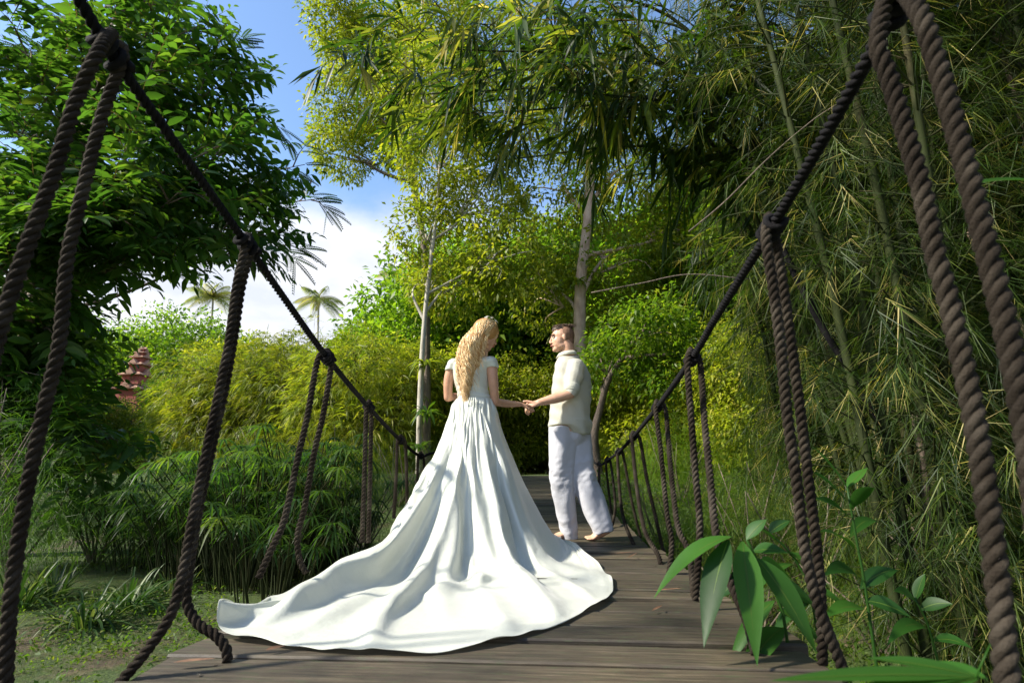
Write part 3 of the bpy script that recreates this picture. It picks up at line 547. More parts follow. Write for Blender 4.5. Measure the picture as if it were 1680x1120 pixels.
# skirt and train: the satin as it lies after a draping simulation over the petticoat; numbers are second differences in 2 mm steps (x, y, z)
SKIRT = [[[-226,0,-2,-2,-2,-3,-4,-3,-5,-5,-5,-5,-6,-5,-6,-6,-6,-6,-6,-6,-6,-5,-5,-5,-5,-2,-2,-1,-2,-1,-2,-1,-1,-1,-1,-1,-1,-1,0,-1,0,0,0,0,0,0,1,0,1,0,1,1,1,1,2,1,1,2,2,1,2,2,2,2,2,3,2,2,3,2,3,2,3,2,3,3,2,3,3,2,3,3,3,2,3,3,2,3,2,3,2,3,2,2,3,2,2,2,2,2,1,2,2,1,2,1,1,1,1,1,1,0,1,0,0,1,0,0],
[6,0,-2,1,-2,0,-1,1,1,-3,3,-3,1,-2,1,-1,0,-2,1,-1,1,0,-4,4,-3,-3,2,1,-1,-3,1,1,-1,-2,0,1,1,-1,-1,-1,0,-1,0,1,1,1,-1,0,1,0,1,1,-1,0,1,1,1,0,0,1,0,1,1,0,0,0,0,1,-1,1,0,1,0,0,1,-1,1,0,0,1,0,0,-2,1,1,0,1,-1,1,0,1,0,-2,2,0,0,0,-1,0,1,2,0,-1,1,-2,-1,0,2,2,0,-4,0,2,3,-2,-1,2,-2],
[3,-1,1,-1,-1,1,0,1,-2,0,2,-2,2,-2,1,-2,1,-2,1,-2,0,1,-1,-3,4,0,-1,-3,-1,3,0,-3,0,2,-2,-1,1,2,-1,0,6,-1,-4,0,0,4,1,-4,7,-1,-4,3,-4,3,2,0,0,1,0,1,2,-4,2,1,0,0,-2,1,0,1,-2,0,0,0,-1,0,0,-2,0,0,-1,1,-2,2,-1,-2,2,-1,3,-4,1,0,2,-1,0,0,1,1,1,1,0,-1,0,0,2,1,0,1,-1,-1,-1,1,2,-4,0,3,0,-3],
[1,1,-2,0,1,0,1,-2,2,1,-4,2,-2,2,-3,1,-1,1,0,0,-3,1,2,-4,0,2,1,-2,-1,2,3,0,-4,-2,8,-1,-4,-1,2,1,0,5,2,-5,-1,-4,5,2,-3,1,-3,1,6,-2,0,-3,3,-2,0,1,1,-2,1,1,-2,0,3,0,-1,0,-1,1,0,-1,0,0,0,1,0,-1,0,0,3,-1,0,1,-2,1,-2,1,3,-5,2,-1,0,1,0,1,-1,0,1,0,0,1,0,1,1,-2,1,0,3,-4,-3,4,-2,-1,-1,1],
[3,-1,0,0,0,-2,1,-2,3,1,-3,2,-2,0,0,1,-2,0,0,-1,2,-2,0,2,-7,3,1,2,0,-4,0,3,-1,1,-5,5,2,-1,0,0,-7,0,6,3,-5,1,-1,2,0,-1,1,0,0,2,-1,1,1,0,0,0,1,1,-1,0,2,0,-3,-1,1,1,-1,-1,1,1,0,-1,1,-1,1,0,2,-3,2,-1,0,2,-1,1,1,-1,0,1,0,1,0,1,-2,0,0,-1,0,1,1,-1,1,0,-1,0,0,1,0,3,-2,-3,2,-2,0,-1],
[3,-1,0,-2,2,-3,3,0,-2,1,0,-1,1,0,-1,-1,2,1,-4,1,1,-2,-1,-1,0,-4,3,3,-1,-1,1,1,0,-1,1,0,0,1,-1,0,0,-5,0,5,4,-6,0,3,-2,2,0,2,-3,-1,1,5,-5,3,0,-2,0,1,1,-3,0,3,1,-1,2,-2,-1,1,-2,0,0,2,0,0,0,-1,1,4,-2,2,-1,0,0,1,1,-1,0,1,1,-1,0,0,2,-3,1,0,-1,0,0,0,-1,0,0,-2,-2,-1,2,0,1,1,0,1,-1,0],
[2,1,-2,0,1,0,-1,1,-1,0,0,1,-1,-1,-1,2,-1,0,-3,2,-1,0,-1,0,0,-1,0,1,2,-1,-2,1,4,1,-8,-3,4,3,0,3,-4,0,-2,0,-1,7,-6,2,-1,1,1,-1,1,2,2,1,-1,-7,6,0,-1,0,0,2,-1,1,-1,2,-1,1,3,-5,4,-2,-1,1,-1,-4,2,5,-2,-1,0,0,-1,0,0,1,-3,7,-2,5,0,0,0,-1,0,-2,1,-1,0,0,-1,1,0,-1,0,0,-1,0,-2,-1,0,0,2,0,1,0],
[2,1,-1,-1,-1,2,-1,1,1,-2,-1,2,-1,0,0,-1,0,-1,1,-1,1,-1,-2,0,2,-2,-3,3,4,1,-6,-3,5,-1,6,-6,-5,0,-1,3,8,-4,-5,0,6,-6,7,-3,1,-1,0,0,-4,3,1,0,2,1,-2,1,1,-1,0,1,2,0,1,1,-2,-1,3,-1,-5,4,1,-5,3,5,-4,0,0,0,2,-3,3,-1,0,0,0,1,1,0,2,0,0,0,1,0,-2,0,0,-1,1,-1,0,1,-1,0,0,-1,0,0,0,0,-1,0,0,1],
[8,-5,-1,-1,0,2,0,-4,4,-2,-1,0,1,0,-1,-1,1,-1,2,-2,-1,-1,1,-1,1,3,-6,-2,2,2,4,-7,-4,3,-2,9,2,-7,2,-6,2,9,-1,-8,0,8,-7,4,0,-6,6,0,-2,0,1,0,2,6,-5,0,-2,4,-1,-1,0,0,1,0,-1,1,-1,5,-4,1,-3,0,0,-1,3,0,2,1,-1,-2,2,-2,3,-2,2,-1,0,1,0,3,1,0,-4,6,-1,-2,-1,0,0,0,0,0,0,-1,-1,1,0,0,-1,0,0,-2,0,-1],
[4,-1,-2,1,0,-4,4,-1,1,-3,1,0,0,1,-1,0,0,0,0,-1,-1,0,-1,0,-3,-1,9,-3,-6,-2,3,9,-8,-2,2,-4,4,8,1,-5,-8,1,9,1,-7,-1,6,-1,-4,-2,1,-4,8,-1,-1,1,-1,1,4,0,0,0,0,-3,3,0,1,-1,1,0,-2,0,3,-1,1,1,-2,2,-1,0,1,-1,1,0,-1,0,0,1,0,1,0,-1,-1,1,0,2,-2,2,3,1,-1,-2,-1,0,0,0,0,-1,0,-1,0,0,0,0,-1,0,-1,1],
[3,0,0,-2,1,-1,0,0,0,1,0,-2,0,2,-1,-1,-1,0,1,-1,-3,2,-1,0,1,0,-6,4,4,1,-5,-4,5,5,2,-2,-9,-3,3,9,-1,-9,-1,8,2,-6,1,1,1,0,-2,3,-1,0,-1,0,4,-2,-3,1,0,-1,-1,2,1,0,3,-2,4,-2,3,-5,3,0,0,3,-1,-1,-1,0,1,0,-1,2,-1,1,0,0,1,0,0,1,0,0,0,-2,0,0,2,4,0,0,-3,-1,0,0,-1,1,-1,0,-1,1,0,-1,0,0,-2,3],
[2,0,0,-1,0,0,0,0,0,0,1,-2,0,0,0,0,0,-1,-1,1,-1,-1,0,0,0,0,4,-3,-3,-1,6,3,-4,-4,-2,3,9,-7,-7,1,8,3,-10,-2,7,-1,0,0,-1,0,2,-1,2,-1,-1,2,-2,1,1,-2,0,1,0,0,1,2,-2,4,-5,4,0,-1,2,-3,4,1,0,1,0,-3,0,0,-1,0,1,2,0,1,-1,0,0,0,-2,-1,0,0,3,0,0,0,3,1,-1,-1,0,-1,0,-1,0,0,0,-1,1,-1,1,-1,0,1],
[1,1,1,-2,-1,1,1,-1,0,1,0,-2,1,0,1,-2,0,-1,-2,2,-1,0,-1,0,1,1,-3,2,4,0,-9,2,9,-5,-1,-2,1,8,-4,-8,-1,7,4,-8,-3,7,-1,0,-7,8,1,-3,-1,0,1,0,1,-1,1,0,1,-5,3,4,0,-1,-2,-1,3,-1,-1,3,-2,4,0,2,-3,3,-2,3,-2,1,-1,-1,0,2,0,0,0,0,0,0,0,0,-1,-1,2,-1,2,-1,0,2,1,-1,0,-1,0,0,0,-1,0,0,-1,1,0,0,0,-1],
[4,-2,0,1,-2,-1,0,1,0,1,0,0,-1,-1,1,-1,0,0,-2,1,0,-2,0,1,0,1,0,-3,-2,5,3,-11,5,3,1,1,-5,4,5,-3,-8,-2,4,5,-5,1,1,1,-1,1,-1,1,-3,-1,3,-4,-1,2,1,1,1,3,-4,2,1,0,0,1,-2,1,0,0,-1,1,1,0,3,-2,3,-1,-1,1,2,0,-2,0,1,0,1,0,0,-1,1,0,0,-2,0,1,1,-1,1,0,1,0,1,-2,0,-1,0,0,-1,0,1,0,-1,1,0,-2],
[3,-2,1,0,-2,1,0,0,-1,2,-1,1,0,-1,0,0,-1,-1,0,0,-1,-1,1,0,1,0,0,0,-2,-5,6,0,-8,6,3,2,-5,-5,5,-1,1,-1,-3,1,5,-4,2,-1,5,-2,-1,1,0,-1,1,-1,-1,-1,1,1,-1,6,-4,0,1,-1,2,-2,3,-1,1,1,0,-3,1,0,2,0,2,0,-1,0,1,1,1,-1,-1,1,-1,1,0,1,2,-1,-1,-1,0,0,1,-1,0,1,1,0,0,-1,-1,1,-1,-1,1,0,0,0,0,0,0,-1],
[4,-1,-2,1,-1,0,0,-1,1,0,0,1,0,-1,-1,0,-1,1,-1,-1,0,-1,1,0,0,0,-1,0,2,-3,-4,11,-4,-3,1,2,-3,-3,-4,7,-3,1,2,0,-1,1,1,-4,4,2,0,-2,2,1,-1,-1,-2,0,0,0,2,0,4,-2,-2,-1,1,3,0,0,2,2,-1,-1,-3,0,1,2,-1,1,0,-1,2,2,-1,0,0,0,0,0,0,0,2,2,-1,-2,-1,-1,2,-1,0,-1,1,2,-1,1,-1,-1,0,0,0,0,0,0,0,-1,1,-1],
[4,-1,-1,-1,0,1,-1,-1,0,0,0,2,0,-1,-1,1,-2,0,1,-1,0,-1,0,0,0,0,0,0,0,6,-8,-5,10,-3,-2,-3,1,-2,1,2,5,-6,2,-1,1,-1,1,2,-2,3,-2,1,-1,1,1,0,0,-2,-2,3,-1,1,2,0,-1,-1,2,-1,2,1,0,1,2,-1,-1,-1,0,0,1,-1,1,0,1,0,2,-1,0,-1,1,0,0,0,2,1,-1,-1,-1,0,1,0,-2,1,0,1,0,-1,0,0,0,0,0,0,0,0,-1,1,-1,-1],
[4,-1,-2,1,0,0,-1,1,-1,-1,1,0,1,-1,-1,0,0,-1,0,0,-1,0,1,-1,0,0,0,0,-3,-1,9,-6,-6,5,-1,1,1,-2,-4,2,4,4,-1,-1,-3,1,0,1,1,-2,1,0,-1,-1,3,0,-1,0,-1,1,0,-1,1,1,0,1,-1,1,0,0,1,2,1,1,-2,-1,0,0,0,1,0,0,0,2,-1,1,-1,0,1,0,0,0,1,1,0,-2,0,1,0,-1,0,0,0,1,0,0,0,0,-1,0,0,0,0,0,0,-1,0,0],
[3,0,-1,1,-1,0,0,-1,-1,1,0,0,1,-1,0,-1,0,-1,0,-1,1,0,-1,0,-1,0,1,-1,1,-4,1,5,-1,-5,3,-3,1,7,-2,-5,2,-3,-2,3,-2,3,2,3,-4,0,2,1,-1,-2,2,-2,1,0,0,-1,1,1,0,0,0,1,0,0,0,1,1,0,1,0,0,-1,0,1,0,0,1,-1,0,0,2,-1,1,0,-1,0,1,0,0,1,0,0,-1,0,2,-1,0,-1,1,0,-1,1,-1,0,1,-1,0,0,0,0,-1,1,-1,1],
[4,-1,-1,0,0,0,-1,1,-4,2,1,1,-2,1,-1,0,-1,1,-1,0,-1,0,0,-1,1,0,-1,0,-1,0,0,3,-4,4,-6,2,2,-4,8,-3,3,2,-5,-8,3,4,1,3,0,-5,2,2,-3,0,2,-1,0,0,0,0,0,0,0,1,0,1,0,0,0,1,-1,2,1,1,-1,-1,-1,1,1,0,1,0,0,0,0,1,-1,0,1,0,-1,1,0,1,0,-1,0,1,-1,1,-1,0,0,0,1,-1,1,-1,0,1,-1,0,0,-1,1,-1,1,-1],
[3,0,-1,0,1,-1,-1,1,-1,0,1,-2,0,1,-1,0,0,-1,-1,1,-1,0,0,-1,0,0,0,0,-1,1,-3,2,7,-9,2,2,-3,3,-5,8,-9,1,7,2,-5,1,3,-1,2,-4,-3,3,-1,0,2,-1,0,0,0,1,-1,0,1,0,1,-1,1,0,0,0,1,0,1,1,1,-2,0,0,1,0,0,1,-1,1,0,0,0,0,0,1,0,0,0,0,0,1,0,0,0,0,0,0,-1,1,-1,1,-1,1,-1,0,0,1,-1,-1,1,0,-1,0],
[3,0,-1,-1,0,1,-1,0,-1,1,0,0,-1,1,-1,0,0,-1,1,-2,0,1,-1,-1,0,1,-1,-1,0,1,1,-3,-1,9,-5,1,3,-9,2,1,6,-4,-3,6,-2,1,2,-4,4,1,-4,-2,0,0,1,0,1,0,0,-1,0,0,1,1,0,0,0,0,1,0,0,0,0,2,0,0,-1,0,1,0,1,-1,1,0,0,1,0,0,0,-1,0,0,0,1,1,-1,0,-1,2,-1,1,-1,1,0,0,-1,1,-1,1,0,0,-1,0,0,-1,0,1,-1],
[4,0,-2,0,0,0,0,-1,0,-1,1,-2,2,0,0,-1,-1,1,-1,0,-1,0,0,-1,1,0,-1,-2,1,-1,3,-4,5,-6,5,-1,-3,7,-4,1,-1,9,-1,-4,3,2,-9,-1,3,7,-3,-6,-1,2,0,1,-1,1,0,0,-1,1,0,0,0,1,0,0,0,1,0,0,1,0,1,0,-1,0,0,0,1,1,-1,1,1,-1,0,0,0,0,0,0,-1,1,1,1,0,1,-2,1,-1,1,0,-1,0,0,0,1,0,-1,0,0,0,-1,1,0,-1,1],
[3,1,-1,-2,1,-1,1,-1,1,-1,0,0,-1,0,0,0,0,-1,0,0,0,-1,-1,0,2,-2,0,0,-1,3,-5,6,-7,5,-1,-2,6,-3,6,-10,2,0,7,2,0,0,-6,1,-2,4,4,-9,0,2,-1,0,1,-1,1,0,0,-1,1,0,1,0,0,1,0,-1,1,0,0,1,1,0,-1,-1,1,1,0,1,0,-1,1,0,0,1,0,0,-1,0,-1,0,2,0,0,1,-1,0,1,-1,0,1,-1,1,0,-1,0,1,0,0,-1,0,-1,0,0,0],
[4,-2,1,1,-2,0,0,-1,2,-2,0,1,-1,-2,1,0,0,0,-1,-1,0,0,-1,0,1,0,-2,0,2,-1,0,-1,0,-1,0,2,-4,2,1,8,-6,0,1,3,5,-5,-2,-1,3,-3,3,1,-2,-1,-1,0,0,1,-1,0,-1,1,0,1,-1,0,1,0,0,1,-1,0,1,0,1,0,0,0,0,1,0,1,0,0,-1,1,1,0,0,-1,1,-1,-2,0,2,1,1,0,-1,1,-1,1,0,0,-1,0,0,1,0,-1,0,0,0,0,0,-1,0,0],
[3,0,0,1,-1,-1,-1,1,1,-3,2,-1,0,-1,1,-1,-1,0,0,0,-1,0,-1,1,0,-2,0,0,1,-1,2,-5,6,-6,5,-3,1,0,1,0,7,-4,1,-3,-2,3,0,4,-6,2,0,2,-1,-1,-1,1,0,0,0,0,0,0,0,0,1,0,0,0,1,-1,0,1,-1,1,1,1,0,0,0,0,0,1,0,0,0,1,-1,0,1,0,-1,-1,-1,0,2,2,0,0,-1,0,0,1,0,0,-1,0,0,0,0,1,0,-1,0,-1,0,0,1,-1],
[3,1,0,-1,0,-1,0,-1,2,-1,-1,0,0,-1,0,1,-1,-1,0,-1,0,0,0,1,-1,-1,0,1,-3,1,-2,5,-6,6,-5,1,-1,6,-2,-1,0,4,-10,3,5,0,5,0,-3,-6,3,2,0,0,-1,0,0,-1,0,1,0,-1,1,0,0,0,0,1,0,0,1,-1,1,0,1,1,0,0,0,0,-1,1,1,0,0,0,1,0,0,0,0,-1,-2,-1,1,3,1,0,-1,0,1,0,0,0,0,-1,0,0,0,0,0,0,0,0,0,1,-1,-2],
[5,0,0,-2,1,-1,-2,0,1,0,-1,1,-1,-1,1,-1,0,0,0,-1,0,-2,0,1,-1,0,0,-2,2,-1,-1,1,-1,1,-2,0,2,-2,5,1,-3,3,3,-5,0,3,2,-6,5,-5,-3,4,1,1,-1,-1,0,1,0,-1,0,1,0,0,0,1,0,0,-1,1,0,1,0,0,0,1,1,0,0,-1,0,1,1,0,0,0,1,0,-1,0,1,0,-1,-3,-1,4,2,-1,1,0,0,0,0,0,-1,0,0,1,0,-1,1,0,-1,-1,1,1,-1,-2],
[4,1,1,-2,0,-1,-1,-1,1,0,0,0,-1,0,-1,0,-1,0,0,-1,0,0,-1,1,-1,0,-1,1,-2,2,0,0,1,-6,5,-4,2,1,2,2,2,-6,9,-1,-3,2,-9,2,1,3,-7,3,3,1,-2,1,0,-1,0,0,0,1,0,0,0,0,1,0,1,-1,0,0,0,0,0,1,2,1,-3,1,1,-1,2,0,0,1,-1,1,0,0,0,0,0,-1,-1,2,0,1,-1,0,1,0,0,0,0,-1,1,-1,0,1,-1,0,0,1,0,-2,-4,0],
[5,0,0,-1,0,0,-2,-1,0,1,0,-1,0,0,0,-1,0,-1,-1,1,-1,-1,1,1,-2,-1,1,-1,1,-1,1,-3,1,3,-6,0,1,9,-6,0,3,6,-6,4,-1,1,-2,-7,2,5,-3,-5,6,1,-1,0,-1,-1,-1,1,1,0,1,0,0,1,0,0,0,1,0,-1,1,-1,0,1,3,0,0,-2,1,0,0,1,1,-1,1,0,0,-1,0,1,1,-1,0,0,0,0,0,1,-1,0,1,0,-1,1,-1,0,0,0,0,0,-1,1,-1,-3,0,4],
[6,-2,1,-1,1,-1,0,-1,-1,1,-1,0,-1,0,-1,0,0,0,-1,-1,1,-1,0,0,0,-1,-1,0,1,-1,2,-3,3,-5,2,-3,3,0,1,5,0,1,5,-2,-4,-6,8,-6,1,1,2,-3,4,-2,-2,0,-1,0,0,0,2,0,-1,1,1,-1,1,0,0,0,0,1,-1,1,-1,2,2,-1,1,1,-2,0,0,1,1,0,1,1,-2,-1,1,0,0,0,0,0,1,-1,1,0,0,0,0,0,0,-1,0,0,0,0,0,0,0,-1,-1,-1,2,-1],
[4,1,0,0,-1,-1,-1,0,-1,2,-1,0,-1,0,-1,0,-1,0,0,0,-1,-1,0,1,-1,0,0,0,0,2,-5,6,-7,5,-5,5,-1,-1,6,-4,1,1,2,4,-3,-6,0,5,-8,3,5,1,3,-6,-3,0,0,0,0,0,1,0,1,0,0,1,0,1,-1,0,1,0,0,0,2,2,-2,1,0,1,-1,2,-1,1,0,0,1,-2,0,-1,0,1,0,1,0,-1,0,0,0,0,1,0,0,0,-1,1,0,0,-1,0,0,0,-1,0,-2,2,0,-2],
[5,0,0,-1,1,-1,0,-1,-2,2,-1,-1,0,-1,1,-1,0,-1,0,-1,0,0,0,1,-2,0,0,0,1,-2,2,-3,2,0,5,-1,-2,-3,2,3,2,-2,-4,0,8,-8,-2,8,-4,-2,4,5,-3,-5,-1,1,-1,-1,0,1,1,1,0,0,1,0,0,0,0,0,-1,1,0,2,0,1,0,0,1,1,3,0,0,-3,0,1,-1,0,0,-1,2,0,0,0,1,-1,0,0,0,-1,0,1,0,-1,1,-1,0,0,1,-1,0,0,-1,-1,1,0,-1,0],
[8,-3,1,0,-2,0,-1,1,-3,1,0,0,-1,0,-1,0,0,0,-1,0,0,-2,2,-1,0,-1,1,1,-3,-2,4,-3,5,-4,6,-3,-1,4,-3,4,-2,-1,-2,2,-4,-1,3,-3,7,-5,3,3,-5,-2,-1,1,1,0,1,-1,2,0,0,1,0,1,0,-1,-1,0,1,-1,1,1,3,-1,0,0,0,6,1,-3,-2,-1,1,0,0,1,-1,1,-1,1,1,1,-2,0,0,1,-2,1,0,0,0,0,-1,1,0,0,-1,0,0,1,-2,0,0,0,-1,0],
[5,1,-1,-1,0,0,-1,0,-1,1,-1,-1,0,0,0,-1,-1,0,0,0,-1,0,0,0,-1,1,1,-1,-3,1,-3,6,-6,8,-6,2,0,0,4,-1,-3,1,2,-3,5,0,-7,1,4,1,-4,0,-2,0,-1,2,0,1,0,1,0,1,0,1,1,-1,1,-1,0,-1,0,1,0,-1,2,0,2,0,0,1,1,-2,-1,3,0,0,1,0,-1,0,1,0,0,0,0,0,0,-1,1,-1,1,0,0,-1,1,0,0,0,-1,0,0,-1,0,0,0,-1,0,2],
[5,0,0,-1,0,0,0,0,-1,1,-3,1,-1,0,-1,0,0,-1,0,-1,0,0,0,0,0,1,0,-2,-2,2,1,-2,1,-3,1,-1,4,2,1,-1,-3,0,0,1,-5,8,-4,0,-1,3,0,-5,-1,0,2,0,1,1,1,1,0,0,0,1,0,1,0,0,-2,1,-1,0,0,0,-2,2,0,2,0,-1,0,1,2,2,-1,1,0,-1,1,0,0,0,1,-1,0,1,0,0,0,0,0,0,0,0,0,0,0,-1,1,-1,0,-1,0,0,0,0,-1,2],
[5,0,0,-1,1,0,-2,1,-1,0,-1,-1,0,0,0,-1,0,-1,0,0,0,-2,2,-1,0,1,-2,-2,3,-1,1,-5,3,2,-5,5,2,0,-2,1,0,-2,3,-4,-2,1,10,-6,-4,1,0,-2,-2,1,0,1,1,1,3,0,0,0,0,2,0,-1,1,-1,0,-1,1,0,-1,-1,-1,0,4,1,0,-3,1,2,2,-1,1,0,0,1,-1,1,0,0,0,1,-1,0,1,0,0,0,0,-1,0,1,0,-1,1,0,-1,0,0,-1,0,0,0,-1,1,1],
[5,0,0,1,0,0,-5,2,0,0,-1,-1,0,0,-1,0,-1,1,-1,-1,0,0,0,0,0,0,-2,0,0,2,-3,6,0,-7,6,-2,4,-1,0,-3,0,-1,-1,4,-1,-3,-1,6,0,-4,-3,0,-1,-1,2,0,1,1,2,0,0,1,0,1,0,1,0,0,-1,0,0,0,-2,-1,2,3,2,-1,0,-2,1,1,0,1,0,0,1,0,-1,1,-1,1,1,-1,0,0,0,1,0,0,0,0,0,-1,0,2,-1,0,0,-1,0,-1,1,-1,0,0,0,3],
[5,0,0,0,-1,-2,1,1,-1,1,-1,-1,-1,-1,0,0,0,-1,0,0,-1,0,1,-2,1,-1,-2,0,3,-1,-1,0,-4,5,1,5,-1,-3,2,-2,-1,-2,0,0,1,3,-6,2,-1,-2,-3,1,1,1,1,0,1,3,1,0,0,0,1,-1,1,0,1,-1,0,0,0,-1,0,1,3,2,-2,-1,1,0,0,0,1,-1,1,1,0,-1,-1,1,1,0,0,0,1,0,0,0,0,0,0,0,0,0,0,0,0,1,-1,-1,1,-2,0,0,-1,0,2,1],
[5,0,0,0,0,0,-1,0,0,-1,-1,-1,0,0,0,-1,0,0,-1,0,-1,0,0,0,-1,-1,0,0,0,0,3,-5,6,-1,-3,4,0,1,-4,-1,1,0,-1,0,1,-2,8,-11,2,1,-1,-4,1,0,2,1,0,3,2,0,1,-1,0,0,1,1,-1,1,0,-1,1,-1,1,3,1,0,-2,0,0,0,0,1,-1,1,0,0,0,1,-1,1,0,1,0,0,-1,1,0,0,0,0,0,0,0,0,-1,1,0,0,1,-1,-1,0,-1,1,-1,0,2,1],
[5,-1,2,0,-1,-1,0,1,-2,0,-1,0,-1,0,-1,0,0,-1,0,-1,1,-1,1,-1,0,-2,-1,1,1,0,-1,3,-5,-1,5,-3,3,4,-5,-1,1,-1,0,0,1,1,-4,7,-10,2,2,-2,-1,2,0,0,2,2,1,0,0,1,-1,1,0,0,1,0,-1,0,0,1,2,2,0,-1,-2,1,0,0,1,-1,1,0,0,0,1,0,-1,1,0,0,0,0,0,0,0,0,1,0,0,0,0,0,0,-1,1,1,-1,0,-1,-1,1,-1,0,1,1,0],
[5,0,0,0,0,-1,0,-1,0,-1,0,0,-1,0,0,-1,-1,0,0,0,-1,0,0,0,-1,-1,-1,2,0,1,-2,1,-2,0,4,1,-1,-1,-1,0,-1,0,0,-1,1,2,-1,-4,5,-7,5,1,-4,2,0,-1,2,3,0,0,0,0,1,-1,1,0,0,0,1,1,0,1,2,-1,-1,-1,1,-1,0,1,0,1,0,0,-1,1,0,0,0,1,1,0,0,-1,1,0,0,0,0,1,-1,1,-1,0,0,1,0,0,0,0,-2,0,-1,0,0,2,1,0],
[5,0,1,-2,1,0,-1,0,0,-1,-1,-1,-1,0,0,1,-1,0,-1,0,-1,0,1,-1,-2,-1,1,0,1,-1,2,-5,9,0,-6,3,0,-2,-1,0,-1,1,-1,1,1,-1,-5,1,4,1,-4,4,-2,0,0,1,2,0,1,0,0,0,0,1,0,0,0,1,0,0,0,2,0,-1,-1,0,1,1,0,0,-1,2,0,0,0,0,1,-1,0,0,1,0,0,1,-1,0,1,0,0,0,0,0,0,-1,0,1,0,0,1,-1,-1,-1,1,-1,1,1,1,-2],
[4,1,1,-1,-1,1,-1,-1,0,0,0,-1,-1,0,-1,0,0,-1,0,-1,0,0,1,-2,0,-1,0,1,0,-2,0,3,-5,3,3,0,-1,-2,1,-1,-1,0,1,0,2,-4,5,-7,2,6,-1,-3,-1,2,1,2,-2,1,-1,1,0,0,0,0,1,0,1,1,-1,0,1,0,0,-1,0,1,0,0,1,0,0,0,0,0,1,0,0,1,-1,1,0,0,1,-1,1,0,0,0,0,0,0,0,0,0,0,-1,1,1,0,0,-3,0,0,1,2,0,-1,0],
[4,0,1,-1,1,-2,2,-3,2,-1,-1,-1,0,0,0,-1,0,0,-1,0,-1,0,0,0,-2,0,1,1,0,1,-3,3,-2,-4,3,1,3,-4,0,-1,0,0,0,1,0,1,-6,9,-7,4,2,-4,0,2,2,0,0,-1,1,-1,1,1,-1,-1,1,2,-1,2,-2,1,0,0,0,1,0,0,1,0,-1,1,-1,2,0,0,0,0,1,-1,1,0,-1,1,-1,1,0,1,0,0,0,0,0,0,0,0,0,0,0,0,0,0,-1,0,0,1,1,0,-2,0],
[5,-1,1,2,-3,1,0,-2,1,-1,-1,0,-1,0,-1,0,-1,0,0,0,-1,1,-1,0,-2,-1,1,1,-1,-1,3,-6,6,5,-3,0,-4,0,0,-1,-1,1,-1,1,0,-2,6,-6,6,-6,2,2,-2,4,0,1,-1,0,-1,1,0,0,0,1,0,-1,1,0,0,1,1,0,0,-1,1,0,0,0,1,-1,1,0,0,0,1,0,0,1,0,0,0,0,0,0,1,-1,1,0,0,0,0,0,0,0,0,0,0,1,0,-1,0,1,0,1,-1,0,-2,-3],
[6,-1,-2,4,-4,4,-4,0,1,-2,0,-1,0,-1,1,-1,0,0,-1,-1,0,1,0,-1,-2,0,1,1,-1,2,-2,2,-6,5,2,-2,0,-3,1,-1,0,0,0,0,-1,1,-3,7,-4,2,-1,0,0,3,0,0,0,0,0,0,0,0,1,-1,0,1,0,0,1,0,0,0,0,1,-1,0,1,1,0,0,0,0,0,1,-1,1,0,0,1,0,0,-1,1,1,-1,1,-1,1,-1,0,1,0,0,0,0,0,0,-1,2,1,0,0,0,-1,0,-3,-2,1],
[3,0,1,3,-4,2,-2,0,2,-2,0,-1,-1,0,-1,0,0,-1,0,0,-1,0,0,0,-2,1,1,0,0,-3,-1,4,6,-10,4,2,-3,-3,2,-1,-1,1,0,-1,2,-3,3,-4,4,-1,-2,4,1,2,0,0,0,-1,0,0,0,0,0,0,1,-1,0,1,1,0,0,0,1,0,0,0,1,-1,0,1,0,0,1,-1,1,0,0,0,1,0,0,0,0,0,1,0,0,0,-1,1,0,0,0,0,0,0,-1,0,1,1,1,0,-1,-1,-2,-1,2,-1],
[3,1,0,-3,4,-1,0,1,-1,-2,0,-1,0,0,-1,0,0,0,-1,-1,-1,2,-1,0,-1,0,0,2,-4,2,0,-4,1,8,-6,0,2,-1,-2,0,0,0,0,0,-2,4,-2,0,0,1,3,-4,7,-2,0,-1,0,-1,0,0,1,0,0,1,-1,1,-1,1,1,0,0,1,0,0,1,-1,0,1,0,0,0,1,-1,1,0,-1,1,0,1,0,0,0,0,0,0,0,1,0,-1,1,0,0,0,0,0,0,1,-3,1,2,0,0,-1,-3,-1,-2,-3,4],
[3,2,-1,0,5,-6,3,-1,0,-3,0,0,-1,0,0,-1,-1,0,0,0,-1,2,-2,-1,0,1,0,-1,7,-8,2,6,-7,-3,5,-1,-3,-1,2,-2,1,0,0,0,2,-2,2,3,-5,1,1,4,2,-2,-1,-1,-1,1,0,0,0,0,1,-1,0,0,0,2,0,1,0,0,0,0,0,0,0,0,1,0,0,0,0,0,0,1,0,0,2,0,-1,0,0,0,1,0,0,1,-2,1,0,1,0,-1,0,0,0,1,-2,2,0,-2,-3,-1,1,0,4,-3],
[4,0,0,1,-3,2,0,1,-2,0,-1,-1,0,-1,0,0,0,0,-1,-1,0,1,-1,0,-1,1,1,-3,-5,9,-5,-1,8,-2,-4,1,-3,1,0,0,1,-1,0,0,-1,2,-1,-3,5,-5,4,6,4,-6,-1,0,0,-1,0,1,0,1,-1,1,-1,0,1,0,1,0,0,1,0,1,-1,0,0,0,0,0,1,0,1,0,0,0,0,0,1,0,0,0,0,1,-1,1,-1,2,-2,1,0,0,0,1,-1,0,-1,-3,0,-1,3,-1,-1,0,-4,5,1,0],
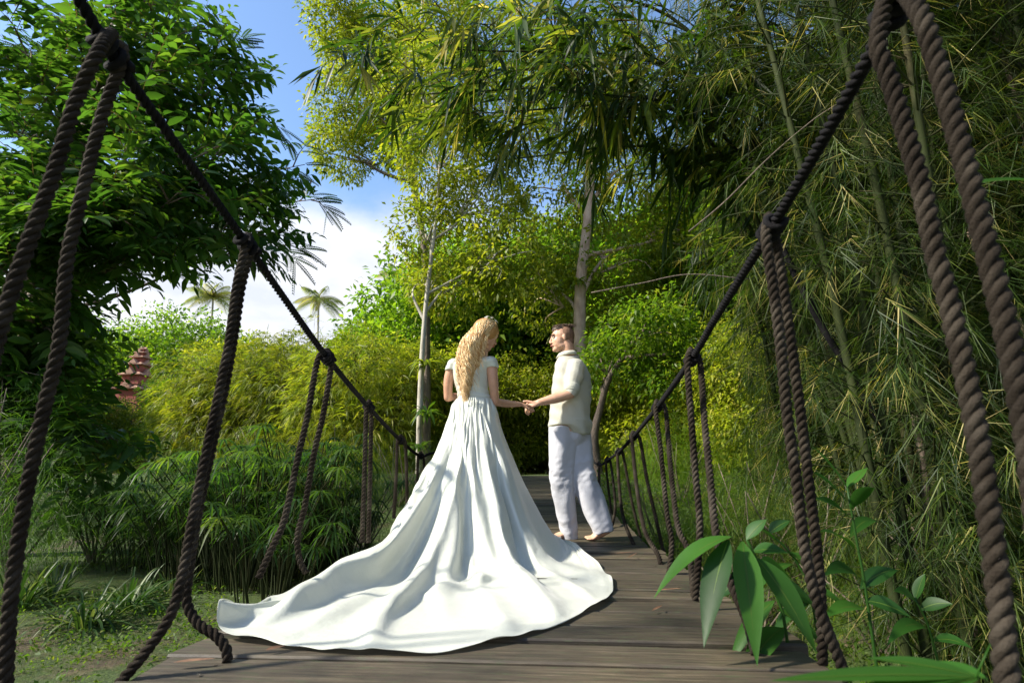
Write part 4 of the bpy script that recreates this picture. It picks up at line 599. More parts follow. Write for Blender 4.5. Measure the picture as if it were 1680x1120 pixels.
[6,-3,1,-3,-2,7,-1,-1,-1,-1,0,0,-1,0,0,0,-1,-1,0,-1,0,3,-3,0,0,2,2,0,1,-8,6,-1,-7,4,4,-4,-1,-1,1,-1,0,0,0,0,0,-1,0,4,-5,2,-1,-5,2,8,-1,0,0,0,1,0,0,0,0,0,0,0,0,0,2,0,1,-1,1,0,0,0,0,1,0,0,-1,0,1,0,1,0,0,0,1,0,0,0,0,0,1,-1,1,1,-1,0,0,0,0,-1,1,0,0,0,-1,0,-1,-4,-2,3,5,-6,1,3],
[4,0,-1,1,3,-4,1,0,-1,-1,0,-1,1,-1,-1,0,0,-1,0,-1,1,1,-2,0,2,6,-2,-3,-4,-1,-3,2,3,-1,0,0,0,0,-1,0,0,0,-1,0,0,0,-1,-1,0,2,-2,0,8,-2,0,0,-1,0,0,1,0,-1,2,0,0,0,0,-1,2,1,-1,1,-1,1,0,0,0,0,0,1,0,0,1,0,0,0,0,0,1,0,0,0,1,-1,0,1,0,-1,0,1,0,0,0,0,0,0,0,0,-1,-1,3,-3,-1,-1,-1,2,2,-2],
[2,2,-1,4,-2,-2,0,0,-1,1,-1,-1,0,-2,2,-1,0,0,-1,0,0,1,-3,1,4,-5,4,0,-2,6,-4,-5,0,4,-5,1,-2,1,0,0,0,0,0,0,-1,-1,5,-5,3,-6,2,5,3,-1,-3,2,0,0,1,0,-1,2,0,-1,0,1,0,0,2,-1,1,-1,1,0,0,0,-1,1,1,-1,1,0,0,1,-1,1,-1,1,1,0,0,0,0,1,0,0,0,-1,1,0,0,0,0,0,0,0,0,0,-3,-2,-1,2,-1,2,0,-4,-1,8],
[7,-2,-1,-3,3,-4,3,1,-2,0,0,0,0,-4,1,1,0,-1,0,-1,2,0,0,-4,6,0,-5,0,0,-1,5,1,-4,-1,4,-5,2,0,-2,-1,1,-1,0,0,0,0,-4,5,1,-4,0,5,-1,2,-3,1,1,0,0,0,1,0,1,0,0,0,0,-1,2,0,0,1,0,-1,1,0,0,1,-1,1,0,0,1,-1,1,0,0,0,1,0,0,1,-1,0,0,0,2,-2,1,-1,1,0,1,-1,0,0,1,-2,-2,0,3,-2,1,-1,-2,3,-3,-2],
[5,-2,-1,-1,0,5,-2,2,-1,-3,0,0,-1,0,-1,-1,0,0,-1,0,0,-3,1,5,-1,1,1,-1,-2,-7,-1,2,3,0,0,2,-2,-1,-1,2,-1,0,-1,1,1,0,0,1,-5,6,-4,5,-3,-1,1,0,1,1,0,1,0,0,0,0,0,1,0,0,2,-1,0,0,0,1,0,0,0,0,1,0,0,0,0,1,0,-1,1,0,0,1,0,-1,1,0,1,0,0,-1,1,0,0,0,0,1,-1,1,-4,-1,1,-1,-2,-2,0,3,2,0,3,-4],
[4,-2,1,1,-2,1,2,-2,0,-1,0,0,0,0,-2,-1,-1,0,1,0,0,-1,0,-2,-2,0,1,1,4,6,-6,-5,0,5,-3,-3,-2,6,-3,-1,1,0,0,0,-2,0,2,-3,1,4,0,-2,-1,0,1,1,1,1,0,0,1,0,0,0,1,0,0,0,0,2,-1,1,0,0,0,0,0,0,0,0,1,0,1,-1,1,0,0,0,1,-1,1,1,-1,1,-1,1,-1,0,1,0,0,0,0,0,1,-1,1,-1,-1,0,-1,2,0,-2,-3,3,-3,6],
[6,0,-4,1,4,-4,-1,-2,2,0,0,0,0,-1,-1,0,-1,0,0,0,-3,3,-1,-2,4,-4,-3,-2,0,3,12,0,-7,-3,0,3,3,-7,-1,1,0,-1,0,0,0,0,-1,2,2,-1,4,-8,-1,4,1,0,3,-1,0,0,0,0,1,0,0,0,1,1,0,0,1,0,0,0,0,0,0,0,1,0,0,0,0,1,-1,1,0,1,0,0,0,0,1,-1,1,-1,1,-1,0,1,0,0,1,0,-1,1,0,-3,0,0,1,-5,2,-2,5,-2,3,-5],
[5,4,-1,-1,-2,2,-3,1,-5,2,-1,1,-1,0,-1,0,0,1,-1,2,-4,2,-3,-6,4,-3,2,1,2,0,-4,-1,1,7,-1,-6,-1,1,0,1,0,0,0,-1,1,-1,0,2,-3,3,3,-2,-2,1,3,0,0,0,-1,1,1,0,0,1,-1,0,1,0,0,2,0,-1,1,0,1,0,0,0,-1,1,0,0,0,0,1,0,0,1,0,0,0,1,0,-1,0,1,-1,1,0,0,0,0,0,1,0,-1,0,-2,-3,0,-2,3,-1,-3,2,6,-1,2],
[5,0,3,-1,-5,1,4,-2,-2,-3,1,0,0,0,0,-1,0,2,3,0,1,-12,2,10,-12,4,9,-1,-1,1,-1,-2,0,-8,7,2,-8,-4,-2,2,0,-1,0,0,0,2,0,1,3,-1,-2,0,1,1,0,0,2,-1,1,0,0,1,1,-1,0,0,0,1,0,1,0,1,0,1,-1,1,0,-1,1,-1,0,0,0,2,0,0,0,1,1,0,0,-1,0,1,0,0,0,0,1,0,0,0,0,1,0,-1,-1,0,0,0,0,0,0,0,-4,-3,6,1],
[5,-3,0,-1,-1,0,3,-2,1,1,-2,0,-1,0,0,0,1,-3,0,-1,5,-7,0,0,2,10,-8,1,4,0,-3,-3,-5,5,-4,1,1,-3,-6,-2,1,2,1,-1,1,1,3,1,2,-2,-1,2,1,0,1,1,-1,1,0,0,0,1,0,0,0,0,0,0,2,0,1,0,0,0,1,-1,0,0,0,1,0,0,1,0,-1,1,0,2,0,0,0,0,-1,0,0,0,0,1,0,0,2,-1,1,2,-3,-1,1,-3,0,0,-2,-5,1,4,3,3,-6,2],
[4,-1,-1,0,0,1,0,-1,-2,2,-1,0,0,-2,2,-2,1,-1,0,-1,4,-4,-1,1,2,0,1,-1,1,-5,-5,2,4,4,-6,-1,-1,-1,1,-2,0,1,-1,1,1,11,-2,-9,2,-3,2,4,-1,0,-1,1,0,0,0,1,1,0,0,1,0,0,0,1,0,-1,1,1,0,0,0,0,0,1,-1,1,-1,-1,1,1,1,0,0,0,1,0,0,0,0,-1,0,1,0,0,1,0,0,0,0,0,1,0,-2,-2,-1,0,2,2,-2,-3,1,2,2,1]],
[[2045,5,4,5,5,4,4,4,3,3,3,2,2,2,1,0,0,0,-1,-1,-2,-2,-3,-3,-3,-2,-2,-1,-2,-2,-2,-2,-2,-2,-2,-2,-2,-2,-3,-2,-2,-2,-2,-3,-2,-2,-2,-3,-2,-2,-2,-2,-2,-2,-2,-2,-2,-2,-2,-1,-2,-2,-1,-2,-1,-1,-2,-1,-1,-1,-1,0,-1,-1,0,-1,0,0,0,0,0,0,0,0,1,0,1,0,1,1,1,1,1,1,2,1,2,1,2,1,2,2,2,1,2,2,2,2,3,2,2,2,2,2,3,2,2,2],
[4,4,-2,2,-2,-1,-3,2,2,-4,4,-4,5,-6,5,-3,2,1,-5,5,-3,0,2,-2,-1,0,1,0,-2,-3,1,1,-3,-2,0,1,0,-2,-2,-3,-2,-2,-1,1,0,0,-1,0,-2,-3,0,2,0,-4,2,2,-2,-1,2,1,-3,-2,2,4,-1,-2,-2,-1,4,1,1,-1,-2,-2,-1,4,3,-1,0,-3,-1,2,4,1,-2,-3,2,4,1,-4,1,2,0,0,-2,1,2,3,-1,-1,-2,0,1,4,2,3,0,0,-1,2,2,1,1,2,0,-1,4,0],
[8,-2,2,2,-4,1,-2,0,-1,-1,2,-1,1,0,1,0,-1,1,-2,-4,3,4,-3,1,-1,-2,-2,1,3,-1,-2,0,-1,-3,-1,-1,-2,-2,-1,-1,1,-1,3,-3,-2,2,-3,-1,2,0,0,-2,-1,0,0,3,-2,-1,-2,2,1,-3,-1,3,-1,0,-1,-1,3,1,-3,1,2,-1,3,-6,3,-5,1,3,1,-4,2,-1,0,4,-2,2,1,-4,2,1,-5,3,2,1,0,0,1,-1,1,2,1,0,2,1,1,0,2,1,2,1,-1,3,2,1,0,0],
[7,0,-2,-2,2,0,2,-3,-1,4,-6,6,-6,3,-2,3,-4,2,0,-1,4,-9,4,-1,0,-1,-1,0,-3,1,-3,0,1,0,-1,-2,0,0,-1,-1,0,-1,-3,4,-1,-5,6,-3,0,0,-2,1,-1,-1,-2,3,4,-4,-1,2,0,0,0,-2,-3,-1,8,-1,-2,-1,-2,0,-4,9,-6,8,-10,9,-3,1,1,6,-11,5,-4,5,-1,-3,-1,3,-4,3,6,-2,-2,0,0,0,0,2,0,0,2,1,0,0,3,2,1,1,1,2,3,0,0,2,1,0],
[7,-1,0,0,3,-6,2,-2,1,0,-1,-1,0,6,-5,0,1,-1,0,0,0,0,-1,-2,0,-1,1,-3,1,-2,3,-5,1,-2,-1,1,-1,-1,-1,-1,-4,3,-2,-2,2,-2,0,1,-3,0,1,-1,0,2,-3,-2,1,3,2,-5,2,1,-1,-1,3,4,-9,1,0,0,-1,2,4,-5,4,-8,3,1,0,1,-1,2,6,-6,4,-5,4,0,0,-1,1,0,0,0,2,-3,1,1,0,1,2,1,0,0,2,1,1,2,2,1,1,0,2,1,1,2,2,-1],
[6,0,1,-3,0,0,2,-2,0,-1,0,3,-3,0,0,1,-1,-1,3,-2,-2,1,0,0,-3,0,1,-1,-1,-1,0,0,-2,-1,-2,0,-1,-1,-1,1,0,-4,2,1,-3,0,-1,-1,-1,0,0,0,1,-2,1,-2,-5,0,7,2,-3,0,3,-7,0,3,2,-3,1,-4,1,-4,4,3,-4,8,1,1,-2,-4,3,-5,4,1,-3,0,2,0,1,-1,1,0,1,-1,4,-3,0,0,2,1,0,1,1,1,1,1,1,2,2,1,1,1,1,1,1,1,2,0],
[7,0,-1,-1,1,-2,0,0,0,0,-1,0,0,-2,2,1,0,-1,4,-4,0,0,-1,-2,0,-1,0,0,-3,1,-2,1,-3,0,0,-4,1,0,0,-1,1,0,-2,-1,0,3,-6,1,-1,0,0,0,-1,2,0,-3,2,0,-7,3,3,-1,0,6,-3,-4,-3,9,-10,8,1,-2,-5,0,9,-10,4,0,3,0,0,-2,0,2,-2,3,0,1,-5,6,-4,-1,2,4,-1,0,-1,1,-1,1,2,-1,1,2,1,1,1,2,0,2,2,0,1,1,0,2,0,1],
[5,1,0,0,-1,1,-1,0,0,-2,0,0,1,-5,5,0,-1,0,-2,1,-1,2,-2,-1,-3,1,-3,3,-1,-1,0,-2,1,-2,-2,1,-2,0,-2,2,-2,2,-1,-3,3,-4,2,-3,-1,1,0,-2,1,0,0,4,1,0,0,-4,0,1,-1,0,1,0,1,-3,5,-8,8,-3,-1,0,-4,0,-2,-2,3,0,0,3,-1,3,2,-3,0,1,0,0,3,-1,1,0,1,0,-1,0,2,0,0,1,0,1,1,2,1,1,2,1,1,1,1,0,2,0,2,1],
[5,0,0,0,0,2,-1,1,-1,-5,2,0,1,-1,1,-1,-1,1,-1,1,0,0,-1,-2,-1,-1,1,-3,2,-2,-3,3,-2,1,-2,0,-2,-1,1,-4,3,-1,-1,-1,-2,3,-4,0,0,-1,-2,1,0,-3,-3,-2,4,-1,5,1,-3,1,1,-4,6,-2,2,-4,5,0,1,4,-3,-1,-5,1,-1,2,-4,3,-1,1,0,1,5,-5,0,1,1,0,0,1,2,1,-5,7,4,-10,2,2,1,0,1,1,1,0,3,1,1,1,1,1,0,2,0,1,1,6],
[8,-2,-1,1,0,-1,1,0,0,2,-5,0,0,0,0,1,0,-1,-2,1,1,-2,0,0,-1,-1,0,-1,-1,-1,1,-6,6,-4,-1,-3,3,-1,-1,2,-5,1,1,0,-4,0,0,-1,-1,3,1,-1,-2,-3,-3,1,0,6,-4,-1,6,-1,0,-2,-2,0,0,-1,-1,0,0,3,0,2,0,1,-2,0,-1,-1,1,0,1,0,0,1,-2,1,1,0,-1,1,2,2,2,-1,0,6,-8,1,0,2,1,1,0,2,1,1,2,1,1,1,1,1,1,0,0,3],
[7,0,0,-1,2,-2,0,-1,0,0,-2,0,0,0,-1,1,0,1,-2,2,0,-2,0,-2,-1,0,-2,0,-1,1,-3,4,-5,1,-1,-2,-4,0,3,-1,1,-3,-2,3,0,-5,2,-1,0,-2,0,2,-1,-1,-3,2,-2,2,2,-6,2,0,1,-2,-2,0,4,-1,-1,-1,-2,4,5,-2,-1,10,-5,0,-3,-1,-1,1,0,-1,2,0,2,-2,1,0,-1,-1,2,1,4,2,0,1,0,-4,0,1,1,1,1,2,1,2,1,1,0,1,1,1,1,1,0,2],
[7,0,0,-1,-1,-1,1,0,0,0,-2,0,0,1,-1,1,-1,0,1,-1,0,-1,-1,-1,-1,-1,0,-1,0,-1,3,-5,1,-1,-2,0,0,0,-4,0,2,-2,-1,-5,5,-1,-2,-1,0,-1,-1,2,1,-2,-2,1,2,-2,1,0,-1,-1,0,0,0,1,-5,8,-8,3,0,0,0,0,4,-5,11,-8,8,-5,-2,1,0,1,0,1,-2,1,0,-1,0,0,2,2,2,2,0,-1,-1,2,-2,0,0,2,1,2,1,1,1,3,0,1,1,0,1,1,1,1],
[8,-1,-1,-1,0,0,0,-1,1,0,0,-2,1,0,1,-2,0,0,3,-3,0,-1,0,-2,-1,-1,-1,1,-2,0,-2,2,-3,1,-1,-3,0,-1,2,-3,-2,2,0,-1,-3,3,-3,-1,2,-3,4,-3,-2,0,-1,0,0,3,1,1,-3,0,-2,5,-3,-2,-1,0,0,0,1,0,1,-1,3,-1,1,1,2,2,-4,-2,0,0,1,3,-1,-1,1,0,-1,0,1,2,1,2,-1,-1,0,1,0,0,1,0,1,3,2,1,1,1,1,0,1,2,0,1,1,-1],
[5,3,-1,-1,-2,0,0,0,1,-1,2,-3,0,0,2,-1,-1,-1,3,-2,0,0,-2,-1,-2,0,0,-2,0,0,-1,-2,3,-3,0,-1,-2,0,-3,1,-1,-1,4,-1,-5,0,1,-2,0,0,-1,1,-1,-1,-1,3,3,-1,-1,-1,1,2,-6,2,0,-1,0,-1,-1,0,1,0,2,1,0,2,-1,-1,2,1,-2,-2,0,0,1,2,1,0,-1,-1,1,-1,1,1,2,1,1,-2,-1,1,1,0,1,1,1,2,1,2,1,1,1,1,0,1,1,1,1,-1],
[8,-1,-1,1,-4,2,-1,0,1,-2,4,-6,3,1,-1,0,-1,0,0,-1,1,0,-3,0,-1,-1,-1,0,0,-1,-1,3,-5,1,-1,-1,-4,-1,4,0,-2,-1,-7,3,6,-4,-2,-1,-3,0,2,0,0,-1,0,0,1,1,1,-1,1,3,-2,-5,1,-1,0,0,1,-1,0,0,1,2,2,0,-2,0,0,0,1,-2,0,0,1,2,0,-1,1,1,-1,0,0,1,1,1,0,-1,-1,2,1,0,1,1,0,3,1,1,2,1,1,0,2,0,1,1,0,1],
[8,1,-3,0,0,-3,0,0,0,2,1,-2,0,0,0,-1,1,-1,0,1,-1,0,-2,-2,-1,0,0,-1,-1,0,1,-4,2,-1,-1,-3,-1,-1,2,-2,-3,0,1,-5,-2,6,-1,-2,1,1,-1,0,-1,0,-2,1,1,1,0,0,-1,3,0,-2,-3,-1,2,-1,1,0,-1,0,0,1,1,2,-1,1,-2,2,-1,0,-1,0,0,1,1,1,0,0,0,0,0,1,1,1,0,0,-1,0,2,1,0,0,3,1,2,1,1,1,0,2,0,1,1,1,1,1],
[8,-2,0,-1,0,0,-1,-1,0,0,2,-1,0,0,0,-1,1,-1,0,0,-1,0,-2,0,-1,-1,-1,0,0,-1,0,-2,1,-1,-1,-1,-1,-2,-4,2,2,-4,-1,1,-4,-1,3,0,-2,2,1,-3,1,-1,0,0,0,1,1,0,3,-3,1,-1,-1,-1,0,-1,0,1,0,-1,1,0,1,0,0,1,0,0,1,-1,-1,0,0,0,2,0,1,0,1,-1,0,1,1,0,1,0,-1,2,0,0,1,1,2,1,1,2,1,0,2,1,1,1,0,0,2,0],
[7,0,-1,0,-1,-1,0,-1,0,1,0,1,0,-1,1,-2,0,0,0,0,-1,0,-1,-2,-1,0,0,-1,0,0,-4,4,-6,3,-1,-1,-1,1,-6,-2,4,1,-2,-2,-3,-2,1,2,-1,-2,1,1,-1,0,0,0,1,0,0,2,0,-2,0,0,-1,1,0,-2,0,2,-1,0,-1,0,1,1,1,0,-2,2,1,-1,0,0,0,0,0,1,0,1,0,1,0,0,1,0,1,0,0,0,1,1,0,1,2,2,0,1,2,1,1,0,1,1,1,1,0,1],
[5,1,0,-1,0,-1,1,0,-2,1,0,1,-1,2,-2,-1,1,-1,0,0,0,-2,-1,0,-1,-1,0,0,-1,-1,1,-4,3,-3,1,-1,-3,-2,2,-3,-3,-2,1,1,0,-2,-1,2,1,-2,-3,2,0,0,0,1,-1,1,0,0,0,1,-1,-1,0,0,0,1,-1,1,0,-1,0,0,0,0,1,0,0,1,0,1,-1,0,0,0,1,0,1,0,1,0,0,0,1,0,0,0,0,1,1,1,1,-1,3,1,2,1,1,1,0,2,1,0,1,1,1,1],
[6,-1,0,0,-1,1,-1,-1,0,0,2,0,-2,1,0,0,-1,1,0,-1,-1,-1,0,-1,-1,0,-1,-1,0,0,0,-1,-2,1,-2,0,-1,-2,-1,0,1,-1,-2,-2,-1,-2,0,2,-2,1,-3,-1,2,0,1,0,0,0,-1,1,0,0,0,0,0,0,0,-1,0,1,0,-1,0,0,0,1,0,0,-1,2,1,0,-1,0,0,1,-1,1,1,0,0,1,0,0,1,0,1,0,0,0,1,0,1,1,2,1,1,2,1,1,1,1,0,1,1,1,1,1],
[5,0,0,0,0,-1,0,-1,-1,1,0,2,-3,3,-1,-1,1,-1,0,0,0,-1,-2,0,-1,-1,0,-1,0,-1,-2,1,-2,0,1,-1,-2,-1,-1,2,-6,0,1,1,-1,-3,-1,2,0,-1,-1,-1,0,1,0,-1,1,0,0,0,0,0,0,-1,1,0,0,-1,0,2,-1,0,-1,0,0,0,1,0,-1,2,1,0,0,-1,0,0,1,1,-1,2,0,0,0,1,-1,1,0,1,1,-1,0,2,0,1,2,1,1,1,1,1,2,0,2,0,1,1,0,1],
[5,-1,2,-1,0,-1,1,-1,-3,2,1,1,-3,3,-1,0,-1,0,0,0,-1,-1,0,-1,-1,0,-1,0,-1,0,0,-3,1,-2,0,-1,-1,-2,0,-1,2,-1,-2,-2,-1,2,-2,-1,0,-1,-1,-1,1,0,2,-1,0,-1,0,0,1,0,-1,0,0,1,0,0,0,1,-1,0,0,-1,0,0,0,2,-1,0,2,0,0,-1,0,1,0,0,1,0,0,2,-1,0,1,0,0,0,1,1,0,0,1,1,2,1,1,1,2,1,0,2,1,0,1,1,1,1],
[5,2,0,-3,0,1,-1,1,-5,2,2,1,-3,3,-1,-1,1,-1,-1,1,-1,0,-1,0,-2,-1,0,0,-1,-1,-1,-1,0,0,-1,0,-1,-2,-1,-2,2,0,-1,0,-2,-3,3,-3,1,-1,-1,-1,0,1,1,0,-1,0,-1,1,-1,0,1,0,0,0,-1,1,1,-1,0,0,-1,0,0,0,1,1,0,-1,1,1,0,0,0,0,0,0,1,0,1,1,0,-1,0,1,1,1,-1,1,1,0,1,0,2,1,1,2,0,2,1,1,0,1,1,1,1,1],
[6,-4,0,0,3,-1,0,-1,-1,1,0,1,-2,1,0,0,0,1,-1,-1,1,-2,0,-1,-1,0,-1,0,0,0,-2,0,-3,1,0,-1,-2,0,0,-3,-3,2,1,-1,0,-3,0,-2,0,2,-1,1,-2,0,1,-1,-1,1,-1,0,1,0,-1,0,1,-1,1,0,1,0,0,-1,0,0,-1,0,0,1,1,0,1,0,0,0,0,0,1,0,0,0,0,2,0,0,-1,1,0,1,1,-1,1,1,0,1,2,1,2,0,2,0,1,1,2,1,0,1,0,1],
[4,1,-3,4,-2,0,0,0,-3,1,1,1,0,-2,1,0,0,0,0,0,-1,0,0,-2,-1,-1,1,-1,-1,-1,-1,0,0,-2,-1,1,0,-2,0,1,-2,-2,0,-1,0,-3,-1,-2,0,1,1,-2,0,1,1,-1,0,-1,1,0,-1,0,0,1,-1,1,0,0,2,-2,0,0,0,-1,0,1,0,0,1,-1,1,2,0,-1,0,0,0,1,0,0,1,1,0,-1,1,-1,1,1,0,1,0,1,0,1,2,1,0,2,1,2,1,1,0,1,2,0,1,0],
[8,-5,6,-5,0,0,-1,1,-2,0,1,1,-1,-1,1,1,0,-1,0,0,0,-1,-1,-1,-1,0,-1,-1,0,-1,1,-2,0,-2,1,-1,-1,-1,-4,4,1,-2,-1,-2,-2,-1,0,2,-4,-1,1,0,0,0,1,0,-1,0,-1,0,0,0,1,-1,1,0,0,-1,2,0,-1,0,0,0,0,-1,0,1,0,-1,2,1,1,-1,0,0,0,0,1,1,0,0,1,0,-1,1,0,1,1,0,0,0,2,0,2,0,2,1,1,1,1,2,1,0,1,1,1,0],
[11,-5,1,-3,0,0,0,1,-2,0,1,0,0,-1,0,0,0,1,-2,1,-1,0,0,-2,-1,0,-1,0,-1,-1,-1,0,-2,1,-1,-1,0,-1,0,-6,3,3,-5,0,0,-1,-2,4,-2,-3,0,0,0,0,1,-1,0,0,0,0,0,-1,0,1,-1,1,0,0,1,0,0,-1,-1,0,0,0,1,0,-1,0,1,2,0,1,-1,0,1,0,0,0,1,1,-1,1,0,0,0,1,0,1,0,1,0,2,0,2,1,1,1,1,2,0,2,0,1,1,1,0],
[9,0,-3,0,-6,4,-1,1,0,-2,1,1,-1,0,0,0,1,-1,0,0,-1,0,-1,-1,-1,0,0,-1,-1,0,-2,0,-1,0,-2,1,0,-3,2,1,-7,0,2,0,-1,-1,-2,0,1,-1,-2,0,0,0,1,-1,0,0,-1,0,0,1,-1,0,1,-1,1,0,1,-1,0,0,0,0,-1,0,0,0,0,0,0,2,2,0,0,-1,0,1,-1,1,1,1,0,0,0,0,0,0,1,0,1,0,1,1,2,1,1,1,2,1,0,2,0,1,1,2,-1,2],
[8,-1,-4,3,-3,1,-1,1,0,-1,0,0,0,0,1,0,-1,1,-2,1,0,-1,-1,-1,-1,0,-1,-1,0,-1,1,-1,-1,-3,1,-1,0,-2,-3,4,2,-6,1,-1,-1,5,-4,-4,2,-1,0,-2,0,1,0,0,0,-2,1,0,-1,0,0,0,1,0,0,0,0,1,-1,0,0,-1,1,0,-1,1,0,-1,1,0,2,1,-1,1,0,0,0,0,2,0,0,-1,0,1,0,0,2,0,0,1,0,1,1,1,1,2,1,1,2,0,1,2,1,-1,1,1],
[8,1,-1,-2,0,-1,-1,0,0,-1,0,0,0,0,0,0,0,0,1,-1,-1,1,-1,-1,-1,-2,0,0,-1,-1,-1,-1,0,1,-2,0,-1,1,-3,1,-2,3,-3,0,-2,1,0,-5,0,0,-1,1,-1,0,1,-1,0,1,-1,0,-1,0,0,1,-1,1,0,0,1,-1,0,0,0,0,-1,0,0,0,1,-1,0,1,1,3,0,-1,0,0,0,0,2,-1,0,0,0,0,0,1,1,1,0,0,2,0,2,1,1,1,1,1,1,2,1,0,0,2,0,2],
[6,1,-1,2,-3,1,-2,0,0,-2,0,1,0,1,-1,0,1,-1,0,0,-1,0,-1,-1,-1,0,-1,0,-1,0,-1,-1,-1,-1,0,-1,0,-2,0,-4,5,-1,0,-2,-1,-1,-1,0,-3,1,0,0,0,0,0,0,-1,0,0,0,0,-1,1,-1,1,0,0,1,-1,0,0,0,-1,1,-1,0,0,0,1,0,-1,1,1,2,2,-1,0,-1,1,0,0,1,-1,1,-1,0,0,1,1,0,1,1,0,1,1,1,2,0,2,2,1,0,1,1,1,0,2,0],
[6,-1,2,-2,1,-2,0,-1,1,-1,0,0,0,0,0,0,0,0,0,-1,1,-1,-1,-1,-1,0,0,-1,-1,0,-1,-1,-1,0,-1,0,0,-2,3,-4,-5,1,3,-1,-1,-3,3,-2,-2,1,-1,-1,1,0,0,0,0,-1,1,-2,0,0,0,1,0,0,0,1,0,-1,0,0,0,-1,1,-1,0,0,2,-1,0,1,1,0,2,1,-1,-1,-1,1,2,-1,1,-1,0,0,0,1,1,0,1,1,0,2,1,1,0,2,1,1,1,2,0,1,1,1,0,1],
[6,0,1,1,-2,-2,-1,0,1,-1,0,0,0,0,0,0,0,1,-1,0,-1,1,-2,-1,-1,0,-1,-1,0,-1,0,-1,0,-2,0,-1,0,-3,0,5,1,-3,-3,-1,-1,-2,0,0,0,-4,2,0,0,0,0,0,-1,0,0,0,-1,0,0,0,1,0,0,0,0,1,0,-1,0,0,-1,0,0,1,-1,2,0,0,0,1,1,1,-1,0,0,0,1,1,0,-1,0,0,1,0,1,1,0,0,1,2,0,1,1,2,1,1,2,0,1,1,1,1,1,0],
[6,1,-1,0,1,-4,1,-2,2,-2,0,1,0,1,-2,2,-1,0,0,0,-1,0,-1,-1,0,-2,-1,0,0,-1,0,-1,-1,-1,0,0,-1,2,-5,-1,-1,4,-4,1,-1,1,-5,3,-2,-1,-1,1,-1,1,1,-2,1,0,-1,0,-1,0,0,1,-1,1,-1,2,-1,0,0,0,1,-2,0,0,0,0,1,0,1,0,1,-1,0,0,1,0,1,0,2,0,-1,1,0,-1,0,1,1,0,1,0,1,1,1,1,2,1,1,2,0,2,0,1,1,1,0,2],
[8,1,-1,0,-2,0,-2,-1,0,-1,1,-1,1,0,0,0,0,0,0,0,0,-1,-1,-1,-1,0,-1,-1,0,0,-2,1,-2,0,-1,-1,0,0,1,-5,5,-4,1,-3,-1,0,-2,-1,1,-1,-1,0,0,1,0,0,-1,0,0,0,0,-1,1,-1,1,-1,1,-1,1,-1,1,1,-1,1,-1,-1,0,1,0,2,-1,0,-2,1,0,1,0,2,0,1,0,0,1,-1,0,0,0,1,1,0,0,1,1,1,1,1,1,1,2,1,1,1,2,0,1,0,2,1],
[7,-1,0,1,1,-1,-3,-1,0,0,-1,1,0,1,-1,0,0,1,-1,0,-1,1,-1,-2,-1,-1,-1,1,0,-1,0,-2,-1,-1,0,0,-1,0,-1,-1,-2,1,0,-1,-1,0,0,-4,0,1,-1,-1,1,0,1,-1,0,-1,0,-1,0,1,-1,1,-1,0,0,1,-1,1,-1,0,0,0,0,0,1,0,1,-1,-1,-1,1,0,1,1,1,0,0,2,0,0,0,0,0,0,0,1,1,0,1,0,1,2,0,1,1,2,1,1,2,1,0,2,0,1,0,2],
[7,-4,3,0,-1,1,-1,-2,1,-1,-1,1,0,0,0,0,1,-1,0,0,-1,0,-1,-1,-1,-1,0,0,-1,-1,-1,-1,0,1,-2,-1,1,0,-3,-1,-1,0,0,0,-2,1,0,-3,-1,-1,0,1,1,-1,0,0,0,0,-1,0,0,-1,1,-1,0,1,-1,0,0,0,1,-1,1,-1,1,0,0,0,0,0,-1,0,1,0,1,1,1,-1,0,1,1,0,0,1,-1,0,1,0,1,1,0,1,0,1,1,1,2,0,2,1,1,1,1,1,1,1,1,1],
[7,1,2,-4,-1,0,1,-3,0,1,-1,-1,1,0,0,0,0,0,0,-1,1,-1,-1,-1,-1,-1,1,-1,-1,0,-1,0,0,-3,0,1,-1,-1,-1,-2,-1,1,-1,-1,1,-3,-1,3,-2,-1,-1,0,0,0,1,-1,0,-1,-1,0,0,1,-1,1,0,-1,1,0,0,-1,0,0,-1,1,0,0,0,0,1,0,0,1,0,1,-1,0,1,0,0,1,1,0,0,0,1,0,0,1,1,-1,1,1,1,0,1,1,1,2,1,2,1,0,2,0,1,1,0,2],
[7,0,1,-2,0,0,-1,-2,0,0,-1,1,0,1,-1,0,0,0,-1,1,-1,1,-2,0,-2,0,0,0,-1,-1,-1,-1,-2,1,0,-1,0,-1,0,-1,-2,-1,0,-1,0,1,-2,-2,-1,0,2,-1,-1,0,1,0,-1,0,-1,0,0,0,0,-1,0,0,0,0,0,1,-1,0,0,0,0,1,0,0,0,1,-1,0,0,1,1,0,0,1,0,0,0,1,1,0,-1,1,0,0,1,1,0,0,1,2,0,1,1,2,1,1,1,2,0,1,1,0,3,0],
[7,0,-1,1,-1,0,0,-2,0,-1,-1,0,1,0,0,0,0,0,0,0,0,-1,-1,-1,-1,0,0,-1,-1,-1,0,-2,2,-1,-2,1,-1,0,-3,-1,0,-1,0,-1,-1,-1,1,-2,0,0,-1,1,0,-1,0,0,0,-1,0,-1,0,0,0,1,0,0,-1,0,0,0,0,0,0,1,0,0,0,0,0,0,1,-1,1,0,0,1,0,0,0,2,0,1,-1,0,1,0,0,0,1,0,1,1,0,1,1,2,0,1,2,1,1,1,1,1,1,1,1,1],
